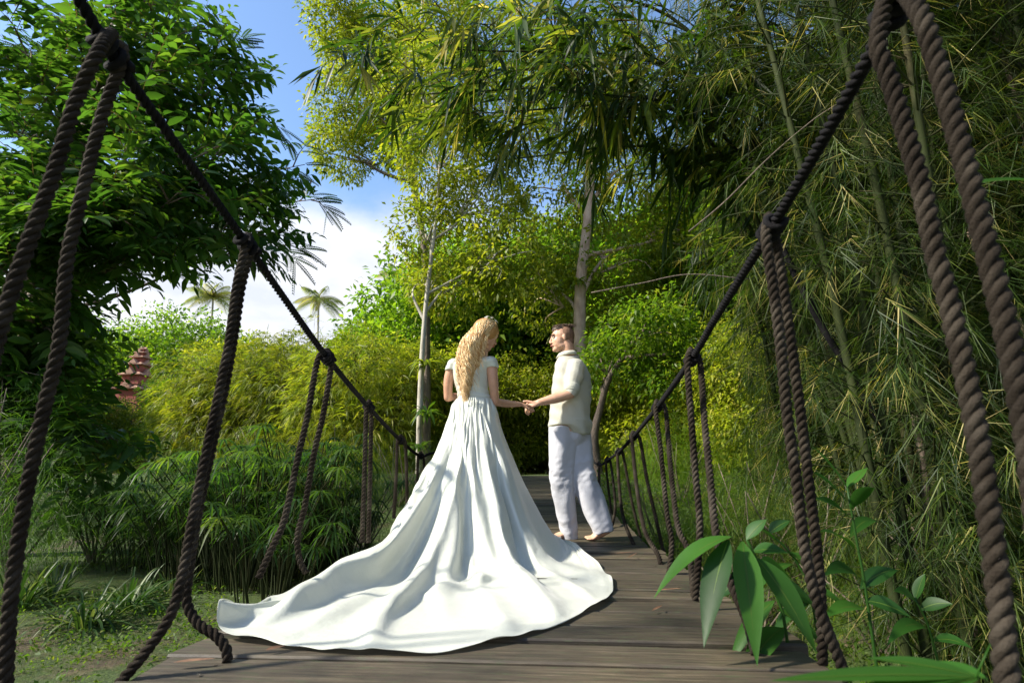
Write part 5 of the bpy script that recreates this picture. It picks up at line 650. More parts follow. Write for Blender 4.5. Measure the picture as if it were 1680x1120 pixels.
[6,1,0,-2,0,2,-2,-1,-1,0,0,0,0,0,0,0,0,-1,1,-1,0,0,-1,-1,-1,0,0,-1,0,-1,-1,0,-3,-1,2,-3,1,0,-2,-1,-1,0,0,-1,0,-1,-1,-1,1,-2,-1,1,0,1,0,0,-1,-1,-1,1,0,0,0,-1,0,0,1,0,-1,0,0,0,1,-1,0,0,0,0,1,1,-1,1,0,0,1,0,0,0,0,1,1,0,1,0,0,0,0,1,0,1,0,0,1,1,1,1,2,1,1,1,2,0,1,1,1,1,1,1],
[6,0,-1,1,-1,2,-3,0,-1,0,-1,0,1,1,-1,0,1,-1,0,0,0,-1,-1,-1,0,0,-1,-1,-1,-1,-1,0,-1,0,-1,0,0,-1,-2,0,-1,0,-1,-1,0,0,-2,-1,-2,2,-1,-1,0,1,1,-1,-1,-1,1,0,-1,0,1,0,0,0,-1,0,0,0,0,1,-1,1,0,0,0,0,0,1,-1,0,1,0,0,0,1,0,0,1,0,1,0,0,0,0,1,0,2,-1,0,2,0,1,0,2,1,1,1,2,1,2,1,0,1,1,1,1],
[6,0,-1,1,0,-3,2,-1,-1,0,-1,1,0,0,1,-1,0,0,0,0,-1,1,-2,0,-2,0,-1,0,0,-1,0,-2,1,-1,-2,2,-3,0,-2,0,0,-2,-1,0,0,-1,0,0,-2,-1,0,-1,0,2,-1,0,-1,0,0,-1,1,0,-1,0,0,0,1,-1,0,0,0,0,1,-1,0,0,0,1,0,0,1,0,0,0,1,0,-1,1,0,2,0,0,0,0,1,0,0,0,1,0,1,0,1,0,2,1,1,2,1,1,2,0,1,1,1,2,0,1],
[5,1,-1,1,2,-4,0,1,-2,0,0,-1,1,0,0,0,0,-1,1,-1,1,-1,-1,-1,0,0,-1,-1,-2,1,-2,0,-1,0,1,-2,1,-2,-2,0,-1,0,-1,-1,0,-1,-2,0,0,-2,0,0,0,0,0,0,0,0,0,0,-1,0,1,0,0,0,-1,0,1,-1,0,1,0,0,-1,0,0,0,1,0,1,0,-1,1,0,1,0,1,-1,1,1,0,1,0,0,0,0,0,1,1,0,0,1,1,1,1,1,1,2,2,0,1,1,2,0,1,1,0],
[5,0,0,0,-1,4,-5,2,-2,0,-1,1,0,0,0,0,0,0,0,0,0,-1,0,-2,0,0,-1,-2,1,-1,-1,0,-2,-1,0,-1,0,0,-2,0,0,-1,-1,0,-1,-1,0,-2,-1,0,-1,0,0,1,-1,0,-1,1,-1,1,0,0,-1,0,1,-1,1,0,-1,0,0,0,0,0,1,0,0,0,0,0,1,-1,1,0,0,0,1,0,1,0,1,0,0,0,0,1,0,1,0,0,1,1,0,1,1,1,2,1,1,1,1,1,1,1,1,1,1,0],
[6,-1,0,-2,1,-1,-1,3,-1,-1,-1,0,1,1,-1,0,1,-1,0,0,0,-1,-1,0,-1,0,-2,0,-1,-1,0,-2,3,-1,-1,0,-3,-1,0,-1,1,-2,-1,-2,0,0,-2,0,0,-1,0,-1,1,-1,1,-2,1,-1,1,0,-1,0,1,0,-1,1,-1,0,0,0,1,-1,0,1,-1,0,0,0,1,1,0,-1,1,0,1,0,0,0,1,0,0,1,0,1,-1,0,1,0,1,0,0,1,1,1,1,1,1,1,2,1,1,2,1,0,2,0,0,0],
[6,-1,0,-4,5,-5,3,0,-1,-1,1,0,1,-1,0,0,0,0,0,0,1,-2,-1,-1,0,-1,0,-1,-1,-1,0,0,-3,1,0,-1,-1,0,-2,1,-1,-1,-1,0,-1,-1,-1,-1,0,0,-2,0,-1,2,-1,0,0,0,-1,0,0,0,0,1,0,0,0,-1,0,0,0,1,0,-1,0,0,0,1,-1,1,0,1,0,0,0,0,1,0,2,0,0,0,0,0,1,0,-1,1,1,0,1,0,1,1,1,1,1,1,1,2,2,0,1,2,0,0,0,2],
[5,0,0,-3,4,-2,4,-3,-2,0,0,-1,1,0,0,0,1,-1,0,0,2,-3,-1,0,-1,-1,-1,-1,1,-2,-2,2,1,-2,-1,-1,1,-1,-2,1,-1,-2,-2,-1,0,-1,0,0,-1,-1,0,0,0,-1,0,0,0,0,0,0,-1,0,0,0,1,-1,1,0,-1,1,-1,0,0,1,0,-1,1,-1,1,-1,2,-1,0,1,0,1,0,0,1,1,0,-1,1,0,0,0,1,0,0,2,0,0,2,0,1,2,1,2,1,0,1,2,0,1,0,1,2,0],
[4,3,-3,1,-4,3,0,0,0,-1,-1,1,1,-1,0,0,0,0,0,0,1,-2,0,-2,0,-1,-1,0,-2,0,1,-2,0,0,-2,0,-1,0,-1,1,-2,-1,-1,-1,0,-1,-1,-1,-2,1,0,-1,0,0,0,0,0,-1,0,1,-1,0,1,0,-1,1,-1,0,1,-1,1,0,0,-1,0,1,-1,0,0,1,0,0,1,0,1,0,0,1,0,0,0,1,0,0,0,0,1,0,1,0,0,2,0,2,0,1,1,1,1,2,1,1,1,0,1,0,-1,2],
[5,-1,1,-1,-6,6,-2,1,0,0,0,-1,1,1,-1,1,-2,1,0,1,0,-2,-1,0,-2,-1,0,-1,-1,0,0,-1,-1,1,0,-2,-1,0,0,0,-2,-2,-1,-1,-1,0,0,-2,1,-1,0,-1,0,0,0,0,0,0,0,-1,1,0,-1,0,1,0,0,0,-1,0,0,0,0,1,0,-1,0,1,-1,1,1,0,-1,1,0,0,1,0,1,1,0,0,0,0,0,0,0,1,1,0,1,0,1,1,1,1,1,2,2,1,0,1,1,0,1,1,2,0],
[6,-1,0,-1,0,-1,0,1,0,0,-2,0,2,-1,0,0,0,0,0,2,-1,-2,0,-2,0,-1,-1,-1,1,-2,-1,2,1,-3,-2,1,-1,-1,-1,0,-1,-2,-1,0,0,-1,-2,1,-2,0,-1,0,1,-1,0,0,0,0,-1,1,-1,0,0,1,0,0,0,-1,1,0,0,-1,1,-1,0,0,1,-1,1,0,0,0,1,0,0,1,0,0,2,-1,1,0,-1,1,0,0,0,1,0,1,1,0,1,1,1,1,2,0,1,1,2,1,0,0,1,1,0,1],
[5,0,-1,2,1,-7,5,-1,0,-1,0,0,0,0,-2,3,-1,0,1,0,-1,-2,0,0,-2,-1,-1,0,-1,1,0,1,-4,0,1,-2,-1,0,0,-1,-1,-2,-1,0,-1,-1,0,-1,0,-1,-1,4,-2,-1,-1,0,0,0,0,-1,0,0,0,0,0,0,1,0,-1,0,0,1,-1,1,0,0,-1,0,0,0,1,1,0,0,1,0,0,1,0,1,-1,1,0,-1,0,1,1,1,0,1,0,1,0,1,1,1,1,1,2,1,1,0,0,2,1,1,2,1],
[5,-1,-1,2,-4,1,2,0,0,0,-1,0,2,-1,-1,-1,1,0,1,1,-2,-1,0,-2,-1,-2,-1,0,1,1,-1,-3,2,-1,-1,-1,-1,0,0,-1,-2,-1,0,-2,0,-1,0,-1,0,-1,1,-1,1,-1,-1,0,-1,0,0,0,0,0,0,0,1,0,0,0,-1,1,-1,0,1,-1,0,0,0,0,0,1,0,1,0,0,0,0,1,0,1,0,1,-1,1,0,0,0,0,1,1,0,0,1,2,0,1,1,1,2,1,2,2,-2,2,1,1,0,1,-1],
[6,-2,1,-4,2,3,-2,-1,1,0,-1,-1,3,-3,3,-3,0,3,0,0,-2,-2,1,-1,-3,0,-1,0,-1,-2,2,2,-2,-1,-2,-1,2,-2,-1,0,-2,-1,-1,0,-1,0,-2,0,0,0,-1,-1,1,1,-1,-1,1,-1,0,0,-1,0,1,0,-1,1,-1,0,1,-1,1,0,-1,1,0,0,-1,0,1,-1,1,0,0,1,0,1,0,1,0,0,0,1,0,0,0,0,1,1,0,0,1,0,1,1,1,1,1,2,1,-1,1,3,0,1,0,2,0,3],
[5,0,0,1,-3,3,-3,1,0,0,0,1,1,-4,5,-2,-1,2,-2,0,-2,0,-2,1,-3,1,0,-1,0,2,-2,-3,0,0,0,-1,-3,0,1,-1,-2,-1,-1,-1,0,-1,0,-1,-1,1,-1,-1,2,0,-1,0,-1,0,-1,0,0,0,0,0,1,0,0,0,0,-1,0,0,1,-1,0,0,1,0,-1,1,0,1,0,0,0,0,1,0,1,1,0,-1,0,0,1,0,1,0,1,0,1,1,0,1,1,1,1,1,2,3,1,0,0,2,1,-1,1,0],
[5,3,-4,2,0,-6,2,-2,2,3,2,0,-1,0,0,1,0,-1,0,-1,-2,0,0,-3,-2,-1,0,0,0,1,-1,-2,-1,1,-2,1,-1,-1,0,-1,-2,-1,-1,0,-1,-1,-1,-1,2,-2,2,-1,-1,0,0,0,-1,-1,1,0,-1,0,0,1,0,0,0,0,-1,1,0,0,-1,1,0,-1,0,0,0,0,1,1,0,0,1,0,0,0,1,0,0,1,0,0,0,1,-1,1,0,2,0,0,1,2,0,1,2,0,0,2,1,0,2,0,1,2,0,3],
[5,1,-1,-1,1,-2,-4,4,0,3,1,0,0,0,-1,1,0,-1,1,-2,-2,-1,-1,0,1,-2,-1,0,-2,-2,3,0,-1,-3,2,-3,0,0,-1,-1,-2,0,-1,-1,-1,-1,0,-1,0,0,1,-1,-1,1,-1,-1,0,0,-1,0,0,0,0,0,0,0,1,0,0,-1,0,0,1,-1,0,1,-1,0,1,0,0,0,1,0,0,1,0,1,0,0,1,0,-1,1,0,0,1,1,0,0,0,1,2,0,1,2,0,2,3,-1,1,2,1,1,1,0,0,-2],
[7,-2,0,-2,-3,4,0,1,-1,3,-1,2,-1,-1,-4,3,0,3,-2,-2,-1,-1,-1,0,-1,1,0,-2,0,0,-4,0,1,0,-3,0,0,-1,0,-2,-1,-1,-1,-1,0,-1,-1,0,-2,2,-2,3,-1,-1,1,0,-2,0,0,0,0,-1,0,0,0,1,0,0,-1,1,0,0,-1,1,0,-1,1,0,-1,1,0,1,-1,1,0,0,1,0,1,0,0,0,1,0,0,0,0,1,1,0,1,0,1,1,1,1,2,1,0,3,1,-1,1,1,0,2,2,1],
[6,-6,1,1,1,-4,5,-2,3,2,-4,1,-7,-3,0,2,6,1,-1,-4,4,0,0,0,0,-3,2,0,-1,-1,0,-1,-4,1,-1,0,-1,-1,1,-2,-2,-1,-1,0,-2,0,-1,-1,2,-1,-1,0,0,0,1,-2,0,-1,0,0,0,0,0,0,1,-1,0,0,0,0,0,0,0,0,0,1,-1,0,1,-1,1,0,1,0,0,1,-1,1,1,0,0,1,0,0,0,0,1,0,0,1,0,1,0,2,2,0,1,1,1,1,0,3,1,0,3,0,0,2],
[7,-1,-6,2,2,-1,-5,1,4,1,1,-1,-2,-2,-2,1,3,-1,-6,-1,2,7,-1,-1,0,1,-6,1,-1,-2,0,0,4,-4,0,-1,0,0,-1,-3,0,-1,-1,-1,-1,-1,0,0,-1,-1,1,-1,0,0,0,0,0,0,0,0,-1,1,0,0,-1,0,0,0,0,0,0,0,1,-1,0,0,1,0,-1,1,0,1,-1,1,1,-1,1,0,1,0,1,-1,0,0,1,1,0,0,1,0,0,1,1,1,1,2,1,2,1,1,2,1,0,0,0,2,2,0],
[8,0,0,-4,3,-2,-1,2,-1,0,0,-1,0,-1,-2,4,0,-2,-1,1,-6,5,1,-1,-2,-3,3,-4,0,1,0,0,-3,1,-1,0,-2,1,1,-5,-1,-1,0,-2,0,0,-1,-1,-2,1,0,0,-1,1,0,0,0,0,0,0,0,-1,0,0,0,0,0,-1,1,0,-1,0,1,0,0,1,-1,0,1,0,0,0,0,1,0,0,0,1,0,1,0,1,0,0,0,0,1,0,0,0,1,1,1,1,2,1,1,0,2,1,2,-2,2,3,0,1,1,1],
[7,-1,1,0,-2,0,-2,1,1,-8,5,-1,1,-1,3,-6,5,1,1,-1,-4,1,2,-1,-4,0,-1,1,1,1,-2,-2,-1,1,-1,-1,0,-1,0,-4,0,-1,-1,0,-1,1,-1,0,2,-4,-1,-1,0,0,0,0,0,1,-1,0,0,-1,0,0,0,1,-1,1,0,3,-2,0,-2,1,0,-1,1,0,0,1,1,2,-2,-1,0,0,1,1,0,0,0,0,1,1,0,0,0,1,0,0,1,0,1,1,1,1,1,1,1,2,0,3,0,0,1,0,1,2]],
[[516,0,0,0,0,0,0,0,0,0,0,0,0,0,0,0,0,0,0,0,0,0,0,0,0,0,0,0,0,0,0,0,0,0,0,0,0,0,0,0,0,0,0,0,0,0,0,0,0,0,0,0,0,0,0,0,0,0,0,0,0,0,0,0,0,0,0,0,0,0,0,0,0,0,0,0,0,0,0,0,0,0,0,0,0,0,0,0,0,0,0,0,0,0,0,0,0,0,0,0,0,0,0,0,0,0,0,0,0,0,0,0,0,0,0,0,0,0],
[-14,0,2,-1,0,1,0,1,0,0,1,-1,1,-1,1,-1,1,0,-1,0,0,1,0,1,-1,0,1,1,-1,-1,0,0,-2,-1,0,0,-1,-1,-1,0,-1,0,0,0,0,0,-1,-1,-1,-1,1,1,-1,0,-2,2,-1,-1,1,0,0,0,0,-1,1,-1,0,0,-1,1,0,0,-1,0,1,-2,1,0,-1,0,1,0,-1,0,-1,2,0,0,-1,1,-1,1,2,-1,0,-1,1,0,1,0,1,-1,1,1,1,1,1,2,0,1,0,1,0,0,0,0,-1,-1],
[-12,-3,3,0,-2,3,0,0,-1,1,0,1,-1,0,1,1,-1,-1,1,-1,1,2,-1,1,-1,1,1,1,0,-1,1,-2,-1,0,1,0,1,-2,-1,0,1,0,-4,1,1,-1,2,-3,0,0,-3,0,2,-4,1,-1,0,-2,1,1,-1,0,0,-2,1,-1,0,1,-2,-1,1,-1,-1,1,-3,4,-3,4,-2,-1,-2,4,-1,1,0,-4,1,0,0,3,-2,0,4,0,-2,0,-1,2,-1,1,0,0,0,1,2,1,2,1,1,-1,1,1,1,-2,1,2,-2,-2],
[-17,3,-2,1,2,0,1,0,1,2,-3,2,-1,1,-2,1,-1,2,-1,0,2,-3,1,1,2,-1,-2,0,1,-1,-3,0,1,0,-3,-1,-1,1,0,-1,-3,-1,3,-3,-1,2,-6,5,-5,1,2,-1,0,4,-3,-3,0,4,1,-3,-1,1,0,1,1,1,-5,1,-1,2,2,-1,4,-6,3,-5,7,-7,3,-1,1,-5,7,-3,3,-2,1,1,1,0,1,-3,-2,2,2,0,1,-1,1,0,0,0,1,1,1,2,0,0,2,2,1,-2,0,2,-2,-2,1,-1],
[-16,0,0,3,1,-2,2,-1,2,0,0,0,-1,3,-2,0,0,-1,0,1,0,-1,2,-1,2,-1,-1,0,-1,1,-2,0,0,-2,0,-2,0,-1,0,-1,2,-2,-2,1,-1,-1,-1,-1,1,1,-1,0,1,-3,4,-2,0,0,-2,2,-1,1,1,-1,-3,-2,7,-1,0,-1,1,-1,-3,3,-1,6,-3,-1,1,-1,0,-1,-3,2,-1,3,-2,1,0,0,2,0,-1,1,0,2,-1,0,0,-1,0,1,0,1,1,1,1,1,0,2,1,2,-2,-1,0,0,0,-1],
[-17,2,1,-1,2,0,1,1,0,-1,1,0,0,-1,1,0,0,0,1,-1,-1,2,-1,0,0,2,-2,-1,0,0,-1,-1,-1,0,-1,-1,-1,1,-1,-1,-2,3,-1,-3,0,0,0,-2,2,-2,2,-3,1,1,-3,4,4,0,-6,-1,1,2,-3,5,0,-3,-1,2,0,2,-1,5,-4,-3,3,-6,-1,1,1,3,-2,3,-3,1,3,-1,-2,1,0,0,0,0,1,1,-2,3,1,-2,0,0,-1,1,1,0,1,1,1,1,1,0,1,0,0,0,0,-1,0,-2],
[-16,1,1,0,1,-1,2,0,1,0,0,0,0,0,0,0,0,0,1,-1,0,-1,2,-1,0,1,0,-2,1,-1,0,-2,0,0,-1,3,-4,-2,0,-1,-1,-1,1,-1,-1,-3,4,-2,0,1,0,-1,0,-2,1,1,-1,-1,6,-2,-1,-1,0,-3,1,3,2,-7,8,-7,0,0,5,2,-9,10,-5,1,-2,1,-2,3,-1,-1,1,0,0,-2,4,-3,3,2,0,-3,2,0,1,-1,0,0,0,1,0,1,0,0,1,1,2,1,-1,0,1,0,0,-1,-1,1],
[-17,2,-1,2,1,2,-1,1,0,-1,1,0,1,-2,1,0,0,0,-1,2,-1,1,-1,0,0,0,2,-2,-1,0,1,0,-3,0,0,-2,2,-1,0,-3,0,-2,0,2,-4,2,-3,0,1,-1,0,1,0,1,-2,-3,-1,3,-2,2,0,1,0,-2,1,-1,-1,4,-5,5,-5,2,1,-1,5,-1,4,-1,-2,1,0,-3,2,-3,-1,2,0,1,0,1,-3,3,-1,0,-1,1,1,0,-1,1,1,-1,1,0,1,2,1,0,1,0,1,0,0,0,-1,0,1,-2],
[-15,0,0,1,1,1,1,0,2,-2,0,0,1,-2,1,0,0,1,-2,1,0,0,1,-1,0,-1,1,1,-1,0,-2,1,2,-3,1,-4,1,-1,-2,4,-4,-2,0,0,1,-5,3,-1,0,1,-2,3,-1,4,2,1,-3,0,-4,-2,3,-1,-1,3,-5,2,0,1,-4,0,0,-3,2,3,3,-2,0,0,3,-3,3,-2,-1,0,-3,5,1,-3,1,0,1,-2,-1,1,4,-4,-1,6,-1,-2,0,2,-1,1,1,0,1,2,0,1,0,0,0,1,-1,-1,-1,3],
[-15,0,0,1,2,-1,1,1,1,1,-2,-1,1,-1,2,0,-1,0,0,0,0,0,1,0,1,0,-2,1,1,0,-2,-2,-1,2,-1,2,-5,0,-1,-3,5,-2,-4,-1,2,0,-2,0,1,-2,1,1,-1,2,5,-2,-1,-4,2,0,-4,1,-2,4,0,0,0,2,0,2,-4,-2,1,-2,2,-3,2,0,2,1,0,0,0,-1,1,-1,1,1,-2,2,2,-1,-3,0,-1,2,-3,0,5,1,0,-1,1,0,0,1,0,1,1,1,0,0,1,-1,0,-1,0,0],
[-15,1,0,1,1,-1,2,0,1,0,-1,0,-1,1,0,0,1,-1,0,0,2,-2,1,-1,0,1,1,-1,-1,-2,3,-4,0,0,-1,0,3,0,-3,-2,-2,2,1,-4,-1,3,-3,0,0,0,1,-2,0,3,2,-2,1,-3,-1,6,-1,-1,0,0,2,2,-5,1,0,2,3,-5,-4,0,2,-7,3,0,1,2,1,0,-1,2,-2,1,0,0,1,1,1,1,-2,-2,-1,-2,0,1,1,4,2,-1,-1,0,1,0,1,0,2,0,-1,1,0,1,-1,0,-2,1],
[-15,1,-1,1,1,1,0,1,1,0,0,-1,1,-1,1,0,-1,1,-1,1,-1,1,0,0,-1,0,-1,1,0,0,-3,3,-4,1,2,-1,-2,-2,3,-1,-3,1,0,2,-5,-1,1,1,-1,1,0,-3,1,2,3,-2,-2,1,-1,0,0,1,0,0,1,-1,6,-9,10,-5,-1,0,1,-1,-5,5,-8,6,-4,3,2,-1,0,0,0,0,1,1,-1,1,2,0,-2,-2,-2,-1,1,0,3,0,2,1,0,-1,1,0,0,2,0,0,1,0,1,0,0,-2,1,-1],
[-15,1,0,0,0,2,1,1,0,-1,1,-1,0,0,1,-1,0,0,1,-1,1,-1,1,-1,1,-1,1,-1,0,-1,1,-3,1,-1,0,1,-1,0,-3,3,1,-6,0,1,0,-2,0,1,0,2,-6,4,1,1,2,-1,-1,-3,-1,-1,3,-1,2,-4,2,2,1,2,-2,1,-2,1,-3,2,-2,0,-1,0,-3,0,4,2,-1,0,0,-1,1,0,1,1,0,0,-1,-1,-2,-1,1,2,2,-2,1,2,0,0,1,0,0,1,0,1,0,0,0,1,-1,0,1,-2],
[-14,0,0,1,-1,1,1,0,1,1,1,-2,0,0,1,0,0,-1,2,-2,0,1,-1,1,-1,1,0,0,0,-1,-1,2,-4,0,0,-1,1,-2,1,0,0,1,-6,-2,6,-2,-1,2,-2,0,2,-1,1,1,1,-3,-2,1,-1,0,-1,-1,4,-2,1,1,0,0,2,-1,0,-1,-1,-1,-1,-1,1,0,0,0,0,3,1,-1,0,-2,0,1,0,1,1,1,-1,-2,-1,-1,1,1,2,0,-1,1,1,1,1,-2,1,0,2,0,1,0,0,-1,1,0,-2,-1],
[-14,0,0,2,-1,1,0,1,1,0,1,-2,1,0,0,-1,0,0,0,0,1,1,-1,-1,0,0,0,0,0,1,-3,-1,4,-4,-1,1,3,0,-5,0,1,-1,8,-4,-8,2,1,-1,4,-2,-2,0,0,3,0,-1,-1,-2,0,0,-1,-2,1,4,0,1,0,0,-3,3,-1,1,-2,-1,-2,-2,2,0,1,-1,2,1,2,0,-1,-1,-1,1,1,0,1,0,0,-1,-1,-2,0,2,1,0,0,0,1,1,1,-1,0,1,0,1,0,1,0,1,-2,0,1,-2],
[-13,1,-1,0,1,0,1,1,-1,0,2,-1,-1,1,0,0,0,0,-1,1,0,0,-1,1,0,-1,0,1,0,-2,1,-2,-1,1,-1,1,1,2,-3,-1,3,-1,-5,8,0,-7,-2,4,-3,0,-1,-1,2,1,3,-2,-1,-1,-2,1,1,-5,2,1,2,2,-2,1,0,-1,2,-1,0,-2,-2,0,0,0,1,0,0,2,0,2,-1,-1,0,-1,1,0,0,1,1,0,-3,0,-1,1,3,-2,0,0,0,2,-1,1,1,0,0,1,1,0,0,0,0,0,-1,0],
[-12,-2,0,0,1,0,1,0,1,1,0,0,0,0,0,0,0,-1,1,-1,0,0,1,-1,0,1,0,0,-2,0,1,1,-5,1,0,1,0,2,5,-7,-4,5,0,-3,5,-1,-3,-1,3,-3,-2,3,0,0,2,-1,-2,-1,0,-2,-3,4,-3,2,2,0,0,1,1,-1,-1,2,-1,0,-2,-1,-1,0,0,0,1,0,2,0,2,-1,-1,0,-1,1,1,0,0,-1,0,-2,-1,1,2,0,0,0,0,1,0,0,0,1,1,0,0,1,1,-1,0,0,-1,0],
[-14,1,0,0,0,1,1,1,-1,0,1,0,0,0,0,-1,1,-1,0,1,0,0,-1,1,0,0,-1,0,2,-1,-1,-1,3,-4,-1,1,-1,-1,5,2,-6,-4,1,2,5,1,-3,-2,0,1,-1,1,1,1,0,-1,-1,-2,-1,0,-1,0,1,1,0,0,-1,2,0,-2,1,0,1,-1,0,-2,0,0,1,-1,-1,1,2,1,-1,1,-1,-1,1,0,0,0,0,0,-2,-1,0,1,2,-1,0,-1,2,0,-1,1,0,1,0,1,1,0,0,1,-1,-1,0,0],
[-13,0,-1,1,1,0,1,0,0,1,0,0,-1,1,1,-1,0,0,0,0,0,0,0,0,0,-1,1,0,-1,1,-2,-1,0,1,-1,-1,2,-1,-2,5,2,2,0,-5,0,3,-1,-4,0,2,3,-5,2,1,0,-2,0,-1,0,-1,-2,0,1,0,0,0,1,0,1,-2,1,0,0,0,-1,-1,-1,0,2,-2,0,2,0,0,1,0,0,0,-1,0,1,1,-1,-1,-1,0,0,0,2,0,-1,0,0,0,0,0,1,0,1,1,0,0,1,-1,0,0,0,-1],
[-14,0,1,0,1,1,0,1,-1,1,0,1,-1,0,0,0,-1,1,0,-1,1,0,0,0,0,0,0,0,0,-1,-1,0,0,-2,1,0,0,1,-2,-1,-2,2,1,5,-2,2,0,-2,0,-1,3,1,-2,1,-1,0,-2,0,-1,-1,-1,0,0,1,1,0,0,0,0,-1,0,1,0,0,0,-1,-1,0,1,-1,0,-1,1,2,0,0,0,0,0,0,0,-1,0,0,0,-2,0,1,1,0,0,0,-1,2,-1,-1,1,0,1,0,2,0,0,-1,0,0,0,0],
[-13,0,0,0,0,1,1,0,0,1,0,0,-1,2,-1,0,0,0,0,0,0,-1,1,0,0,0,0,0,0,-1,2,-3,-1,1,-1,-1,3,-1,2,-4,9,-4,-1,-3,0,3,2,-3,0,-2,4,1,-1,1,-1,0,-1,-2,0,0,-1,0,0,1,-1,0,0,1,0,-2,1,0,1,0,-1,-1,-1,1,1,-2,-1,1,2,0,1,-1,0,0,0,1,0,0,-1,-1,-1,1,-1,1,1,0,-1,1,0,0,-1,0,0,1,1,0,0,1,-1,0,0,0,0,0],
[-13,0,0,0,1,0,1,1,-1,0,0,2,-2,2,-1,0,0,0,-1,1,0,0,0,1,-1,0,0,0,0,-1,-1,1,-1,-2,1,0,0,5,-2,1,-6,3,1,1,-1,-2,2,1,-1,2,0,1,0,0,-2,0,0,0,0,-1,-1,-1,1,0,1,0,0,-1,1,-2,0,1,0,0,0,-1,-1,-1,2,-1,0,0,0,2,0,1,-1,0,0,0,1,-2,0,0,0,-1,1,0,0,0,1,-1,0,0,-1,1,-1,1,0,1,1,0,0,-1,1,0,-1,0],
[-13,2,-1,0,0,1,0,1,-1,1,0,1,-1,0,0,0,0,0,0,0,0,0,0,0,0,0,0,1,-1,0,-1,2,-3,1,-2,0,2,0,1,3,-6,0,1,1,0,8,-6,1,-4,4,0,0,1,-1,0,0,-1,-1,0,0,0,-1,0,0,0,0,0,1,-2,0,0,0,1,0,-1,0,0,-2,0,2,-2,0,1,1,1,0,0,0,0,0,0,-1,-1,1,-1,0,0,0,1,0,-1,1,0,1,-2,0,0,0,1,1,-1,1,0,0,-1,0,0,0],
[-12,-1,1,-1,1,1,0,0,1,-1,1,0,0,0,0,0,0,0,0,0,0,0,0,0,0,0,0,0,-1,0,1,-3,3,-2,0,0,1,0,-1,2,5,-4,-1,0,0,3,-2,6,-4,-4,3,0,0,1,-1,0,0,0,-1,-1,-1,0,1,0,0,0,0,0,-2,0,0,1,0,0,1,0,-2,-1,0,1,0,0,0,1,1,-1,1,-1,1,1,0,-3,0,0,0,0,-1,1,0,0,1,-1,1,0,-2,0,1,0,0,0,1,0,0,0,0,0,0,0],
[-12,1,-1,1,-1,0,2,-1,0,1,0,0,-1,1,0,1,-1,0,0,0,1,0,-1,1,-1,0,1,0,0,-1,0,0,0,0,0,-2,0,3,-1,-3,2,1,0,-1,1,3,1,1,3,-6,-3,3,1,0,0,0,0,-1,0,-1,0,-1,0,0,0,0,0,1,-3,1,0,0,1,1,-1,0,-1,0,0,1,-2,-1,1,1,1,1,-1,1,0,0,0,-2,-1,-1,1,0,1,-1,1,0,-1,1,0,0,-1,0,0,0,1,0,1,-1,0,0,0,0,0,0],
[-7,-5,3,-2,1,-1,0,1,0,0,0,1,0,-1,0,0,1,-1,0,0,0,0,1,-1,0,0,0,0,0,0,-2,3,-3,3,-3,1,0,1,4,-6,-1,2,-2,4,5,-3,1,-4,3,1,-4,2,1,0,0,0,-1,0,0,0,-1,0,0,1,0,0,0,-1,-2,1,0,0,0,0,1,-1,0,-1,2,1,-3,0,-1,1,1,0,1,0,0,0,1,-2,-1,0,0,-1,0,1,0,0,1,-1,0,1,-2,0,0,1,0,1,-1,1,0,-1,0,0,1,-1],
[-6,-4,0,-1,0,1,-1,2,-1,0,0,0,0,0,0,0,0,1,-1,0,0,1,0,-1,0,1,0,-1,1,0,1,-3,3,-3,2,-1,0,0,0,8,-6,-3,7,-2,-2,-2,2,-6,2,5,0,0,0,1,-1,0,0,-1,-1,0,0,0,0,1,0,0,0,0,-2,0,1,0,0,1,-1,0,0,-1,2,2,-2,-3,0,0,2,1,-1,0,1,1,0,-3,0,-2,1,1,0,-1,1,0,0,0,0,1,-2,-1,1,-1,1,0,1,0,1,-2,1,1,-1,0],
[-6,0,-3,0,-3,2,0,0,1,-1,0,1,-1,1,0,-1,0,0,0,0,0,0,0,0,1,-1,0,1,-1,0,1,0,1,-2,1,-1,0,4,-5,-2,8,-3,0,-2,0,1,4,-4,-3,2,3,-1,2,0,-1,0,0,-1,0,0,-1,0,0,1,1,-1,0,1,-2,0,0,0,1,0,0,0,-1,0,2,2,-2,-2,-2,1,0,2,0,-1,1,0,0,-1,-1,-1,0,0,1,1,0,0,0,0,0,0,-2,0,0,1,-1,1,0,1,-1,0,1,0,-1,2],
[-7,0,-2,0,-1,0,1,-1,1,0,0,-1,1,0,-1,1,0,0,0,0,0,0,0,0,-1,1,0,0,1,-1,-1,-1,0,5,-5,3,-1,0,7,-8,-3,10,-6,1,-1,-6,6,5,-5,1,0,0,1,0,0,0,-1,0,-1,0,-1,1,1,0,1,1,-1,1,-3,0,0,2,0,-1,1,-1,1,-1,0,2,1,-2,-2,-2,2,1,0,1,0,1,-2,0,0,-1,-1,1,0,1,0,0,-1,1,-1,1,-2,0,-1,0,1,0,1,-1,0,1,0,-1,0,-1],
[-8,4,-2,-3,0,0,-1,1,0,-1,0,1,-1,0,1,0,0,0,-1,1,0,0,0,0,0,0,0,1,-1,1,-1,2,-2,-3,5,1,-1,-2,1,-2,2,-3,1,-1,2,-4,1,8,-2,-4,2,0,0,0,0,-1,0,0,0,0,0,0,1,1,0,-1,1,-1,-1,0,1,1,0,0,-1,0,0,2,-2,4,2,-3,-3,-2,0,2,2,0,2,0,-3,1,-1,0,-1,0,0,0,1,-1,0,0,0,0,-2,-1,1,0,0,1,-1,1,-1,1,-1,0,-1,3],
